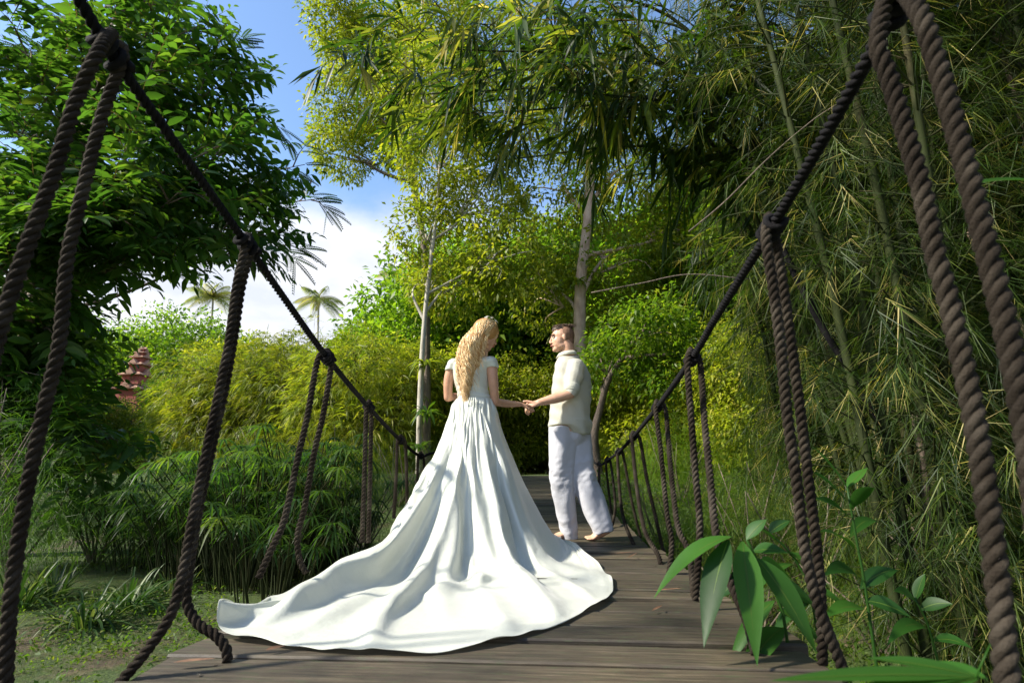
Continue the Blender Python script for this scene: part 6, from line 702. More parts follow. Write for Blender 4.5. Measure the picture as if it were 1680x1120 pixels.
[-8,1,-1,2,-3,1,-1,0,0,0,0,0,0,1,-1,0,0,0,0,0,0,1,-1,0,1,0,0,-1,0,0,0,1,-1,2,-1,1,-2,2,-2,7,-6,-3,3,0,-1,1,-1,-1,5,-4,0,1,0,1,-2,1,-1,0,0,0,0,0,1,0,0,1,0,-1,0,0,1,-1,1,-1,0,2,5,1,-6,2,2,-1,-2,-3,-2,2,2,3,0,1,-2,0,-1,-1,0,-1,0,0,0,0,0,-1,1,-2,0,0,-1,0,0,0,1,0,0,0,-1,0,2,-1],
[-8,0,2,-3,2,-2,1,-1,0,1,-1,0,0,0,0,0,0,0,1,-1,0,0,1,-1,0,0,0,1,0,-1,1,-2,2,-1,3,-4,1,3,-5,3,4,0,-8,3,0,7,-8,0,4,-1,-1,1,0,0,0,0,0,-1,0,-1,1,1,-1,1,1,1,0,-2,0,0,-1,1,0,2,0,1,4,0,-3,-1,3,1,-3,-3,-2,0,3,2,2,0,-3,-1,0,-1,-1,2,-2,0,0,0,0,0,0,-1,-1,-1,1,0,0,0,1,0,-1,-1,1,0,0,-1],
[-6,-2,2,1,-2,-2,0,0,1,0,0,0,0,0,-1,1,0,0,-1,1,-1,1,-1,0,0,1,0,-1,1,0,0,0,0,0,-2,1,-1,3,3,-8,-1,1,3,0,1,3,-1,-3,0,4,-3,2,1,0,-1,-1,1,-1,-1,1,3,0,-1,-1,1,0,2,-3,0,0,0,-1,1,1,2,3,0,0,-1,1,3,-1,-2,-4,-1,-2,2,2,-1,0,-3,-1,-1,1,2,5,1,-9,2,-1,0,1,0,-1,0,-1,-1,0,1,0,0,0,-1,0,0,1,0,0],
[-7,0,1,-1,0,-1,0,-1,0,0,0,0,0,1,0,-1,0,1,0,-1,1,0,0,0,0,0,0,0,0,1,-3,2,-1,2,-2,0,0,-2,6,5,-1,-9,3,-3,4,-3,7,-7,2,4,1,-3,1,1,-2,0,-1,1,0,1,3,1,-3,0,0,1,0,-2,0,-1,0,-1,0,3,3,0,0,0,1,4,-2,-3,0,-2,-3,0,-1,0,0,1,-4,1,0,-1,7,3,0,-8,0,-1,2,0,0,-1,-1,0,0,-1,0,1,0,0,-1,0,1,-1,0,1],
[-6,3,-3,1,-2,0,-1,0,0,0,0,0,0,0,0,0,0,0,-1,1,-1,1,0,-1,1,0,0,0,1,-2,3,-3,3,-4,1,0,1,-1,-2,7,-8,4,-1,3,-2,-1,5,1,-6,3,3,1,0,0,-2,0,0,0,-1,2,2,1,-1,0,0,0,0,-1,-1,0,-2,0,-2,1,5,1,0,1,4,-2,-4,-2,-2,1,1,-1,-1,-1,2,1,-3,0,0,3,4,1,-1,-1,-6,-1,0,1,0,-1,-1,0,-1,1,-1,0,1,-1,0,1,-1,1,-1,1],
[-7,-1,2,0,1,0,-2,-1,0,0,-1,1,-1,1,0,0,0,0,0,0,0,1,-1,0,0,-1,1,1,-1,0,0,1,-1,2,-2,1,-2,0,3,1,0,-3,1,0,4,-6,0,10,-1,-8,3,3,0,0,-2,0,0,0,1,2,1,0,-1,-1,1,0,0,-1,0,-1,0,-1,2,1,2,7,-1,-2,-4,-7,-1,0,2,4,-1,-2,1,1,0,-2,2,0,0,2,0,0,0,0,-4,-1,0,-1,0,0,-2,0,0,-1,1,0,0,0,0,-1,1,-1,0,2],
[-7,-2,2,0,2,-2,0,0,-1,1,-1,0,0,0,0,0,1,0,-1,0,0,0,0,1,-1,0,0,0,0,1,-1,3,-3,-2,5,-3,-2,1,6,-2,0,-1,-2,4,0,-1,-4,1,6,3,-4,2,-1,0,-3,1,0,0,1,2,1,0,0,-2,0,1,0,-1,0,-1,1,2,4,4,2,-2,-5,-6,-3,-4,3,2,3,2,-1,-1,0,1,2,-3,0,0,1,0,0,-1,1,1,-2,-1,-1,-1,0,-1,-1,-1,0,0,-1,0,1,-1,1,0,0,0,0,1],
[-7,1,6,-7,1,0,-1,-1,1,-1,0,0,0,1,-1,1,-1,0,1,0,0,0,-1,0,1,0,0,1,-1,-1,1,-2,0,4,-4,0,0,1,2,4,-1,-1,-1,-1,-1,5,-1,-7,2,3,4,-1,1,-1,-3,1,0,-1,3,1,2,0,-2,-1,0,1,0,0,-1,0,0,4,3,1,-1,-5,-6,4,2,-6,2,3,1,0,0,-1,-1,2,0,-1,0,0,0,1,0,-1,0,1,-1,0,-2,0,-1,0,-2,-1,0,0,0,0,0,-1,-1,1,0,0,0,2],
[-6,-1,2,-1,-1,0,1,-1,-1,1,-1,0,0,0,0,0,0,0,0,0,0,1,-1,0,0,1,0,0,-1,1,1,-1,2,-1,-2,-2,2,2,0,1,2,0,0,-2,-1,-3,5,2,-3,3,2,0,-1,1,-3,-1,0,1,3,0,1,0,-1,-1,-1,1,0,-1,1,0,1,2,2,-1,-6,-4,3,3,0,0,2,-1,0,0,0,-1,0,0,2,-2,0,0,0,1,0,0,0,0,-1,-1,-1,0,1,0,-4,0,-1,-1,0,0,1,-1,0,0,0,-1,2,1],
[-6,-1,2,-1,0,1,-1,-1,0,0,0,-1,1,0,0,0,0,-1,0,1,0,0,0,0,0,0,1,-1,0,0,-2,4,-4,0,2,-2,2,1,9,-5,-1,0,-1,0,0,-1,-4,9,3,-6,3,0,0,0,-4,0,0,2,1,2,0,-1,0,-1,0,0,1,0,-1,0,1,2,-2,-4,-2,-1,7,0,0,0,1,1,-2,0,0,0,-1,0,1,-1,0,0,0,0,1,0,0,0,-1,0,-1,-1,0,2,-3,-2,-1,1,-1,0,1,-2,0,0,0,1,1,0],
[-6,0,0,0,0,3,-3,0,-1,0,-1,1,-1,1,-1,0,1,-1,1,-1,1,0,-1,1,0,0,1,-1,0,0,1,-3,6,-1,-3,4,-3,2,3,-2,1,-1,-2,1,-1,2,1,-3,7,2,-6,1,0,-3,0,0,1,1,3,0,0,0,-1,-1,0,0,0,0,0,1,1,-1,-4,-2,1,3,2,0,0,0,2,-1,0,-1,0,0,-1,1,1,-2,0,0,0,0,1,0,0,0,-1,0,-1,-1,1,1,-1,-3,-1,-1,1,0,-2,0,0,1,-1,1,1,1],
[-6,0,1,0,-1,0,0,0,-1,0,0,-1,1,0,0,0,0,-1,0,1,0,0,0,0,0,0,1,0,0,0,1,-1,1,-1,0,-2,6,2,-1,-2,0,-1,0,0,-1,-2,3,2,-1,4,-1,0,0,-4,0,1,1,2,0,1,1,-1,-1,-1,0,0,0,1,1,0,-3,-3,0,1,2,2,0,0,0,0,0,1,0,-1,0,0,0,-1,1,-2,1,1,0,0,0,0,0,0,0,-1,-1,0,1,0,1,-2,-3,-1,0,0,-1,-1,1,-1,0,1,2,-1],
[-5,-1,1,-1,-1,-1,2,0,0,-1,0,0,-1,1,0,0,0,-1,1,0,0,0,0,0,0,1,0,-1,-1,1,-2,5,-6,1,3,2,3,0,-1,-1,0,0,-1,0,-2,0,10,2,-12,3,4,-1,-2,-2,2,-1,1,1,2,-1,1,0,-1,0,-1,0,1,0,0,0,0,-4,-1,2,3,1,-1,0,0,0,-2,4,-2,0,0,0,0,0,1,-3,0,1,1,0,0,0,1,-1,-1,0,-1,0,1,1,-1,1,-4,-2,0,0,-2,1,-1,0,2,1,-1,1],
[-5,0,0,-2,2,-2,0,1,-1,0,0,0,0,0,0,0,0,0,0,0,0,0,0,0,0,1,-1,0,2,-1,1,-2,4,-2,-2,6,1,0,-1,-2,-1,0,1,-2,0,7,-8,6,2,-6,1,1,0,-1,2,1,0,0,1,-1,1,-1,0,-1,0,0,1,2,-1,-1,0,-1,-1,0,1,2,-1,0,0,1,-4,4,1,-2,0,0,-1,1,1,-2,0,0,0,1,0,0,0,-1,0,0,0,0,0,1,0,0,-1,-4,-1,0,-2,0,1,0,1,1,0,0],
[-4,-1,1,-1,-1,2,-2,0,0,0,-1,0,0,1,-1,1,0,-1,0,0,0,1,-1,0,1,0,0,0,-1,-1,3,-1,0,6,3,-2,-4,1,0,-1,-1,0,0,1,-1,-1,7,-8,9,-2,-3,-1,1,-1,2,1,0,0,0,1,0,-1,0,-1,-1,1,1,1,-2,-1,2,0,0,0,0,0,0,0,0,0,-2,3,0,0,-1,0,0,0,-2,1,-1,0,1,1,0,0,-1,2,-2,0,0,0,0,1,0,0,-1,-2,-3,-1,0,0,0,2,1,0,-2,2],
[-2,-1,0,-2,-2,0,0,1,0,-1,0,0,0,0,1,-1,0,-1,1,0,1,-1,1,-1,1,0,0,-1,0,2,-2,4,-4,-1,1,5,3,-4,1,-1,-2,1,1,0,5,-1,-6,5,-6,4,-2,2,0,-1,2,1,-1,1,1,0,0,-1,-1,1,0,0,0,-1,0,1,0,0,-1,0,1,1,-1,0,0,0,-2,2,0,0,0,0,0,0,-1,0,0,-1,0,2,0,0,0,2,-3,0,1,-1,1,-1,0,1,0,-2,-2,-2,-1,2,0,1,0,-1,0,-1],
[-3,0,-2,2,-3,0,-1,2,-1,-1,1,-1,1,-1,0,0,1,-1,0,0,2,-1,-1,1,0,0,-1,0,1,-2,2,-1,7,-3,-2,4,-2,1,-1,-2,0,1,2,5,-1,0,2,-9,3,-3,2,0,1,-1,1,1,1,-1,1,1,-1,1,-1,0,0,1,-1,0,-1,0,1,0,-1,0,0,1,0,0,0,0,-1,2,-1,-1,1,0,-1,1,-1,0,-1,0,1,2,-1,0,0,1,-2,1,0,0,-1,1,0,0,0,3,-3,-3,-1,0,1,-1,-2,0,1,4],
[-5,2,0,0,-3,-1,4,-4,2,-1,-1,0,0,0,0,1,-1,1,0,0,0,-1,0,0,1,0,0,-1,0,5,2,-8,-1,11,4,-11,5,0,-2,-3,0,2,1,3,-3,4,-6,8,-12,3,3,-1,0,1,1,0,0,1,1,-1,1,-1,0,0,0,-1,-1,1,1,1,-1,0,0,-1,1,1,-1,0,0,0,0,0,1,0,-1,0,0,-1,-1,0,0,0,2,0,0,0,0,2,-4,1,1,-1,1,-1,1,0,1,-2,-2,0,1,0,-2,-2,0,-1,6,-4],
[-7,7,-3,1,-1,-3,0,1,0,-2,1,0,0,0,0,-1,0,0,0,1,1,-2,1,0,0,-1,0,1,2,-1,-2,9,-3,-7,5,7,-7,0,0,-2,1,1,3,2,1,-9,7,-3,7,-10,-1,2,0,2,0,0,1,1,0,0,0,0,0,0,0,-1,-1,2,0,0,0,0,0,-1,0,0,1,0,0,0,0,1,-1,0,0,0,0,0,-1,-1,0,0,1,1,0,0,0,2,-3,0,1,0,-1,1,-1,1,0,3,0,-3,-2,-2,-1,-2,-1,3,-1,1],
[-5,3,-1,2,-1,-4,0,0,1,-1,-1,0,1,0,-1,1,0,-1,1,1,0,-1,-1,0,1,0,0,2,-3,3,-1,-5,10,4,-5,-1,0,1,-2,-2,0,3,3,0,2,1,-10,-2,6,5,-7,1,0,1,0,0,1,0,0,1,0,0,0,0,-1,-1,-1,3,0,0,0,0,0,0,-1,1,0,0,0,0,0,1,-1,0,0,0,0,0,-1,0,-1,1,1,0,0,0,0,1,-3,2,0,-1,0,1,0,0,1,-3,0,0,-1,-3,-2,1,4,1,2,-5],
[-4,0,1,2,-1,-2,-2,1,-1,0,0,-1,1,-1,1,-1,0,1,0,0,0,-1,1,0,0,-1,0,2,4,-5,4,2,-8,1,6,-1,4,-4,-1,-2,2,2,1,1,-1,0,6,-9,-3,5,-1,-1,1,2,-3,1,1,1,0,0,0,1,-1,-1,-1,-2,1,3,0,0,0,0,0,0,-1,0,1,0,0,0,0,0,0,0,0,0,0,-1,-1,0,0,0,1,1,0,0,0,1,-3,2,0,0,-1,0,0,1,1,4,1,-10,-1,-1,0,-2,0,8,-3,-1],
[-2,-3,1,0,3,-1,-2,-2,0,0,0,0,0,0,-2,2,-1,0,1,2,-2,-1,1,0,-1,1,0,-1,0,4,-4,1,7,-1,-5,5,-3,1,-2,0,1,2,1,0,-1,-3,1,10,-7,-5,5,-1,0,-5,4,1,0,1,-1,-1,2,0,0,0,-2,0,0,1,1,0,0,0,0,0,-1,0,1,0,0,0,0,-2,3,-1,0,0,0,0,-1,-1,0,0,2,0,0,0,0,1,-2,1,0,0,0,0,0,0,1,0,-3,3,-6,-2,0,4,6,-8,4,-3],
[0,-5,0,2,1,-2,0,-1,-1,0,-1,1,1,-1,0,0,0,0,0,1,0,-2,1,-1,1,2,-1,0,1,-2,8,2,-8,3,4,-6,1,-1,0,-1,1,3,0,1,-3,0,2,1,0,1,-4,2,-6,-1,4,1,0,2,-1,0,1,-2,3,-1,-2,-1,1,0,3,-1,0,0,0,0,0,-1,1,0,0,0,0,-1,2,-1,0,0,0,0,-2,0,1,0,0,1,0,0,1,-3,1,1,0,0,-1,1,0,0,1,-1,-1,1,3,-3,-3,-3,2,5,-4,6],
[7,-13,2,4,-1,0,-4,-1,0,1,-1,0,1,-1,2,-3,0,2,1,-1,-1,-1,1,0,0,1,-1,1,0,1,-1,4,4,-8,6,0,0,-2,-3,0,2,2,1,-1,-1,1,-5,6,2,-3,1,-2,-6,0,4,0,1,1,0,-1,2,-1,1,-1,-1,-1,1,1,2,-1,0,0,0,0,0,0,0,0,0,0,0,0,1,0,-1,0,0,0,-1,0,0,1,0,0,0,0,2,-3,1,0,0,0,-1,1,1,-1,0,-1,-2,-1,-3,1,2,12,-6,-8,0,6],
[0,-3,-1,0,1,3,-4,-1,0,-1,2,-1,3,-5,7,-4,-1,2,-1,0,-2,-1,0,2,-1,1,1,0,0,1,-2,-4,0,11,-10,3,0,0,2,-1,1,3,-1,1,1,0,-2,-3,10,-1,-3,-2,-6,-1,2,3,0,2,0,-1,0,1,0,0,-1,-1,-1,2,2,0,-1,0,0,0,0,0,0,0,0,0,0,0,1,-1,0,0,0,0,-1,-1,0,2,0,0,0,0,2,-4,1,1,0,0,0,0,0,-1,0,-4,-1,1,4,3,-2,-5,7,1,-7,-1],
[-1,1,-4,1,-1,1,0,0,-2,1,2,1,0,-2,0,2,1,-3,0,-1,-1,3,0,-5,0,-1,2,0,2,4,3,2,1,-4,6,-1,-3,-3,-5,1,2,1,1,-1,0,2,4,-7,5,1,3,-5,-7,-1,1,0,2,2,0,0,0,0,0,0,-2,-1,1,0,4,-1,-1,0,0,0,0,0,0,0,0,0,0,-1,3,0,-2,0,0,0,-1,0,0,1,1,-1,0,0,1,-2,1,0,0,0,0,0,0,2,2,3,0,-1,-1,3,0,-3,-6,1,3,-6],
[-5,10,-7,-2,1,0,1,-1,-3,2,4,1,-1,0,-5,4,1,-2,-1,-2,-2,1,0,1,3,2,-3,0,0,-2,-1,4,-1,-3,0,4,2,-4,0,-1,4,1,0,0,0,-1,-4,5,4,4,0,-8,-3,1,-3,2,1,2,0,-1,1,-1,1,0,0,-2,-1,0,4,1,-2,0,0,0,0,0,0,0,0,0,0,-1,1,0,0,0,0,-1,-1,0,0,0,2,0,0,0,-1,-1,2,0,0,0,-1,1,0,0,1,-1,0,1,2,-5,-1,3,4,-2,-8,9],
[-4,0,-2,1,6,-5,0,0,-1,2,1,-1,0,-2,-2,2,-1,5,-3,-3,2,-1,-1,2,12,1,0,-2,-7,-1,0,-5,3,6,2,-7,-4,5,-3,1,4,0,0,0,-1,-1,3,0,-1,9,-4,-7,1,-4,0,-1,6,1,-1,0,-1,0,1,0,0,-1,-3,0,4,1,-1,0,0,0,0,0,0,0,0,0,0,-2,1,0,1,0,0,-1,-1,-1,0,2,0,1,0,0,0,-2,2,0,0,0,-1,0,1,0,-1,-4,-1,1,4,8,-1,-2,-7,-1,3,-3],
[4,-4,-3,1,-2,3,-2,1,-1,0,-4,3,-3,4,0,-3,-1,2,-2,1,-2,-1,3,4,8,-6,-8,-2,3,2,2,2,0,-4,1,3,4,-5,-2,1,5,-1,-1,0,0,0,1,1,4,0,-1,-3,-1,-5,-6,8,7,-4,-1,1,-3,0,2,0,0,0,-2,-1,3,1,0,-1,0,0,0,0,0,0,0,0,1,-4,1,1,1,0,-1,0,-2,0,1,1,1,0,0,0,-1,0,1,0,1,0,-1,-1,1,0,3,3,2,-1,1,-2,0,1,-3,-5,1,-2],
[-3,-1,2,0,-4,1,4,-2,-2,-3,4,-2,0,-2,0,2,-1,-1,4,2,3,1,-8,14,-6,-7,0,3,-1,2,-2,-3,0,5,-5,1,-1,2,-1,3,2,0,0,-2,1,0,0,3,-1,3,0,-1,-1,-2,2,0,-5,2,3,0,-4,2,0,0,0,0,-1,-3,1,3,0,0,0,0,0,0,0,0,0,0,0,-2,-2,2,3,-1,0,-3,-1,0,3,1,0,0,0,0,-3,3,0,1,-1,0,0,-3,3,0,-1,0,-1,1,-2,3,-2,0,5,4,-3,-4],
[-4,2,-1,-4,8,0,-5,0,4,3,-6,-2,0,1,-3,4,2,0,-2,-3,10,-5,-2,2,-2,2,8,-2,1,-5,-5,-1,1,2,-1,-1,-4,-2,0,10,-1,0,0,-4,4,2,0,2,-2,0,3,-1,0,-1,-4,-1,1,1,3,-2,-3,3,1,0,-1,2,1,-6,-5,3,3,2,1,-1,0,0,0,0,0,1,0,-2,-4,5,2,-2,0,-4,-3,3,3,1,0,0,0,1,0,-1,0,0,-1,1,-2,-3,3,2,-1,-3,0,-1,-2,-2,2,2,2,3,6,-2],
[0,0,0,-1,-1,4,-6,2,2,4,-1,-6,8,-1,-5,-4,9,-4,-1,1,-4,-1,5,2,-7,1,4,1,-6,-1,5,6,-9,-1,12,0,-2,-10,-4,9,0,0,0,0,1,5,4,-3,4,-8,-2,3,0,-2,1,-1,1,2,-4,-3,1,1,1,0,-1,1,2,2,-3,5,1,-2,-2,-1,-2,-1,0,2,1,0,3,3,-5,-1,0,-2,-1,-2,0,2,0,0,3,2,0,-2,-1,0,-1,1,-1,0,-2,1,-1,1,3,3,1,0,-1,-3,-6,-4,7,0,-4,5]]]
G_ = np.cumsum(np.cumsum(np.array(SKIRT).transpose(1, 2, 0), axis=1), axis=0) * .002
for _ in range(6):      # take out single snagged points
    nb = np.concatenate([G_[:1], .25 * (G_[:-2] + G_[2:] + np.roll(G_, 1, 1)[1:-1] + np.roll(G_, -1, 1)[1:-1]), G_[-1:]]); dv = np.linalg.norm(G_ - nb, axis=2, keepdims=True); G_ = G_ + (nb - G_) * .7 * np.clip((dv - .006) / .006, 0, 1) * (np.arange(len(G_)) > 5)[:, None, None]
NT, NU = G_.shape[:2]; lf_ = 1 - sstep(-1.12, -.62, G_[..., 0]); G_[..., 0] -= .055 * lf_; G_[..., 2] += lf_ * .012 * np.sin(G_[..., 1] * 16 + G_[..., 0] * 9) * np.clip(G_[..., 2] * 30, 0, 1)
mb = MB(); i = np.arange(NT - 1)[:, None] * NU; j = np.arange(NU)[None]; j2 = (j + 1) % NU
e_ = G_[-1]; c_ = e_ + norm(G_[-4] - e_) * .02; c_[:, 2] = np.maximum(e_[:, 2] - .006, .003); G2 = np.concatenate([G_, c_[None]])      # with a turned hem
i = np.arange(NT)[:, None] * NU; mb.add(G2, np.stack([i + j, i + NU + j, i + NU + j2, i + j2], -1).reshape(-1, 4))
sk = mb.build('skirt', M['satin'], bride); ss = sk.modifiers.new('s', 'SUBSURF'); ss.levels = ss.render_levels = 2
# hair
HBc = hc + HB @ np.array([0, -.012, .028])
def outl(y): return (np.interp(y, [520, 535, 553, 577, 607, 636, 654, 664], [781, 769, 760, 750, 748, 754, 759, 763]), np.interp(y, [520, 535, 553, 571, 600, 625, 643, 664], [803, 806, 799, 794, 788, 780, 770, 766]))
mb = MB()
ball(mb, HBc, .086, .104, .096, HB)
loft(mb, [ring_px(*[outl(y)[0] + 3, outl(y)[1] - 3], y, WY - .075, .45) for y in (548, 565, 585, 605, 625, 640)], 16, 12)
put('hair_base', solid_mesh('hair_base', mb, .007, 5), M['hair_w'], bride)
mb = MB()
for k in range(1000):
    u = rng.random()**.9; yend = rng.uniform(595, 662) if 0.12 < u < .8 else rng.uniform(580, 640)
    el = rng.uniform(.15, 1.45); azm = math.pi * (1.15 - 1.25 * u) + rng.normal(0, .2)
    d0 = np.array([math.cos(azm) * math.cos(el), -abs(math.sin(azm)) * math.cos(el) - .1, math.sin(el)]); d0 = d0 / np.linalg.norm(d0)
    st = HBc + d0 * np.array([.085, .097, .092]); P = [st]
    lay = rng.uniform(0, 1)
    for yy in np.linspace(556, yend, 6):
        a, b = outl(yy); xx = a + (b - a) * (u * .94 + .03) ; P.append(PY(xx, yy, WY - .085 - .035 * lay * math.sin(math.pi * min(1, u + .1)) + .03 * (abs(u - .5) * 2)**2))
    P = catmull(P, 34); s_ = np.linspace(0, 1, 34); amp = (.003 + .010 * s_) * rng.uniform(.4, 1.7); wl_ = rng.uniform(3, 8); p0 = rng.uniform(0, 6.28)
    T, U, W = frames(P); P = P + U * (amp * np.sin(s_ * wl_ * 6.28 + p0))[:, None] + W * (amp * np.cos(s_ * wl_ * 6.28 + p0))[:, None]
    tube(mb, P, np.array([.0018, .0024, .0023, .0018, .0006]), 4, None, rng.random(), cap=False)
for k in range(90):      # stray hairs
    yy = rng.uniform(545, 650); a, b = outl(yy); sd_ = rng.random() < .6; x_ = a if sd_ else b; st = PY(x_ + (3 if sd_ else -3), yy, WY - .09); d = right * (-1 if sd_ else 1) * rng.uniform(.01, .035) + np.array([0, -.01, -rng.uniform(.03, .1)])
    tube(mb, [st, st + d * .4 + rng.normal(size=3) * .006, st + d * .7 + rng.normal(size=3) * .008, st + d], [.0012, .0004], 4, 12, rng.random(), cap=False)
for k in range(70):     # strands swept over the crown and round the temple
    a0 = rng.uniform(-.9, .9); P = []
    for q_ in np.linspace(0, 1, 7):
        el = 1.45 - 1.5 * q_; sd__ = .2 + .8 * q_; v_ = np.array([.080 * math.sin(a0) * sd__ + .055 * q_ * (1 if a0 > 0 else -1), .098 * (math.cos(a0 * .5) - 1.75 * q_) * .8, .090 * math.sin(el) + .004])
        v_ = v_ / np.linalg.norm(v_ / np.array([.089, .107, .099])); P.append(HBc + HB @ v_)
    tube(mb, P, np.array([.0026, .0034, .0026]), 4, 16, rng.random(), cap=False)
mb.build('hair', M['hair_w'], bride)
mb = MB()
M['petal'] = simple('white_petal', [(0, (.75, .74, .66)), (1, (.85, .84, .78))], 30, .5)
for k in range(9):
    c = HBc + norm(HB @ np.array([.035 + .01 * (k % 3), .035 - .012 * k, .09])) * .103 + rng.normal(size=3) * .006
    nrm_ = norm(c - HBc)
    a = norm(np.cross(nrm_, [0, 0, 1.])); b = np.cross(nrm_, a); th_ = np.arange(5) * 2 * math.pi / 5 + k
    leaf_batch(mb, np.repeat(c[None], 5, 0), np.cos(th_)[:, None] * a + np.sin(th_)[:, None] * b + nrm_ * .4, np.repeat(nrm_[None], 5, 0), .017, .014, .1, 2, .1)
mb.build('hair_flowers', M['petal'], bride)

# ------------------------------------------------------------------ the groom
GY = 4.74
groom = empty('person', (float(PZ(940, 886, 0)[0]), GY, 0), 'barefoot man with short dark hair in a cream rolled-sleeve shirt and white linen trousers', 'person')
gc = PY(922, 556, GY); GB = head_basis((-.97, -.16, -.05), -.03)
mb = MB(); head(mb, gc, GB, 1.0, 1.08)
limb(mb, [gc + GB @ np.array([0, -.03, -.04]), PY(931, 572, GY), PY(934, 588, GY + .01)], [.062, .060, .066], 8)
gf = np.array([-.85, .53, 0]); gs = np.array([-.53, -.85, 0])       # his facing and his left
def gring(px, py, wdt, dpt, Yo=0): c = PY(px, py, GY + Yo); return (c, gs * wdt, gf * dpt)
loft(mb, [gring(934, 588, .06, .06), gring(935, 597, .13, .075), gring(936, 610, .165, .095), gring(936, 640, .150, .11), gring(934, 665, .14, .10), gring(935, 690, .155, .105), gring(936, 710, .15, .10)], 22, 20)
shl = PY(945, 601, GY - .14); ell = PY(937, 645, GY - .22); wrl = PY(884, 660, GY - .25)
limb(mb, [shl, (shl + ell) / 2, ell], [.055, .048, .040]); limb(mb, [ell, (ell * .6 + wrl * .4) + [0, 0, -.004], wrl], [.042, .042, .027])
hand(mb, wrl, PY(858, 668, GY - .25) - wrl, (.1, -.55, .8), 1.08, (.75, .85, .9, .9), .03, -1, (-.8, .1, .35))
shr = PY(925, 600, GY + .17); elr = PY(930, 645, GY + .20); wrr = PY(926, 688, GY + .16); limb(mb, [shr, elr], [.055, .040]); limb(mb, [elr, wrr], [.040, .027]); hand(mb, wrr, (-.1, 0, -1), (0, 1, 0), 1.05, (.4, .5, .5, .6), .03, 1)
lh, lk, la = PY(925, 705, GY - .03), PY(926, 790, GY - .03), PY(938, 868, GY + .04); rh, rk, ra = PY(946, 705, GY + .06), PY(960, 785, GY - .03), PY(993, 860, GY - .06)
limb(mb, [lh, lk, la], [.088, .058, .040]); limb(mb, [rh, rk, ra], [.088, .058, .040])
la0 = np.array([la[0], la[1], .05]); lt = PZ(914, 884, .0) + [0, 0, .018]
def foot(mb, heel, ball_, tdir, up, flat=0):
    d = norm(ball_ - heel); side = norm(np.cross(d, up)); limb(mb, [heel, (heel + ball_) / 2 + up * .004, ball_], [.031, .036, .026])
    loft(mb, [(ball_ - d * .05 + up * .004, side * .038, up * .022), (ball_, side * .048, up * .018), (ball_ + tdir * .03, side * .046, up * .014)], 16, 6)
    for k in range(5): b = ball_ + tdir * .02 + side * (.034 - .017 * k); limb(mb, [b, b + tdir * (.040 - .005 * k)], [.013 - .0012 * k, .010 - .001 * k], 4)
up_ = np.array([0, 0, 1.]); foot(mb, np.array([la[0] + .02, la[1], .040]), np.array([la[0] - .115, la[1] - .02, .026]), np.array([-1, -.12, 0.]), up_)
limb(mb, [la, [la[0] + .01, la[1], .05]], [.040, .034])
bl = PZ(973, 887, 0) + [0, 0, .024]; hl = PY(997, 868, GY - .10); foot(mb, hl, bl, np.array([-1, -.12, -.05]), norm(np.cross(norm(bl - hl), [0.12, -1, 0]) * 1.0) * (1 if np.cross(norm(bl - hl), [0.12, -1, 0])[2] > 0 else -1)); limb(mb, [ra, hl], [.038, .033])
put('body', solid_mesh('body', mb, .0048, 6), M['skin_m'], groom)
face_parts(gc, GB, 1.0, groom, 'lips', 'brow')
# shirt
mb = MB()
loft(mb, [gring(933, 585, .080, .078), gring(934, 589, .120, .088), gring(935, 593, .155, .096), gring(937, 598, .185, .108), gring(938, 608, .203, .122), gring(939, 625, .200, .142), gring(937, 650, .190, .155), gring(935, 675, .184, .162), gring(934, 690, .184, .168), gring(934, 699, .184, .168)], 34, 34)
ctr = PY(936, 699, GY)
for q_, dd in ((-1, .035), (1, .0)):   # longer tails front and back
    c = ctr + gf * .085 * q_ + [0, 0, -.005]; loft(mb, [(c + [0, 0, .05], gs * .150, gf * .080), (c, gs * .140, gf * .080), (c + [0, 0, -.030 - dd], gs * .10, gf * .072)], 26, 8)
limb(mb, [shl, (shl + ell) / 2 + [.0, .0, .01], ell + (shl - ell) * .10], [.075, .072, .060]); limb(mb, [shr, elr], [.072, .062])
def shirt_disp(co):
    x, y, z = co.T; return .005 * np.sin(z * 24 + 3 * np.sin(x * 9 + y * 5)) * np.sin(x * 17 + z * 6) + .004 * np.sin(x * 42 + y * 30 + 5 * z) * np.clip((1.35 - z) * 2, 0, 1) + .003 * np.sin(z * 60 + x * 35)
so_ = put('shirt', solid_mesh('shirt', mb, .007, 4, shirt_disp), M['linen_shirt'], groom)
mb = MB()   # rolled cuff
ax = norm(shl - ell); a1 = norm(np.cross(ax, [0, 1., 0])); b1 = np.cross(ax, a1); cc_ = ell + ax * .035
for k_, (o_, rr_) in enumerate(((-.012, .061), (.006, .068), (.024, .070))): loft(mb, [(cc_ + ax * (o_ - .012), a1 * rr_ * .97, b1 * rr_ * .97), (cc_ + ax * o_, a1 * rr_, b1 * rr_), (cc_ + ax * (o_ + .014), a1 * rr_ * .96, b1 * rr_ * .96)], 20, 6)
put('cuff', solid_mesh('cuff', mb, .006, 2), M['linen_shirt'], so_ if False else groom)
mb = MB()   # collar
for k_, (z_, w_) in enumerate(((0, 1.0), (.02, .93))):
    pass
th_ = np.linspace(.5, 2 * math.pi - .5, 26); cc2 = PY(930, 580, GY); ring_ = lambda rad, z: np.stack([cc2 + gf * math.cos(a) * rad * 1.05 + gs * math.sin(a) * rad + np.array([0, 0, z + .012 * -math.cos(a)]) for a in th_])
A_ = np.stack([ring_(.064, .004), ring_(.071, .006), ring_(.090, -.030), ring_(.082, -.032)], 1); i = np.arange(25)[:, None] * 4; j = np.arange(4)[None]; j2 = (j + 1) % 4
mb.add(A_, np.stack([i + j, i + 4 + j, i + 4 + j2, i + j2], -1).reshape(-1, 4)); mb.build('collar', M['linen_shirt'], groom)
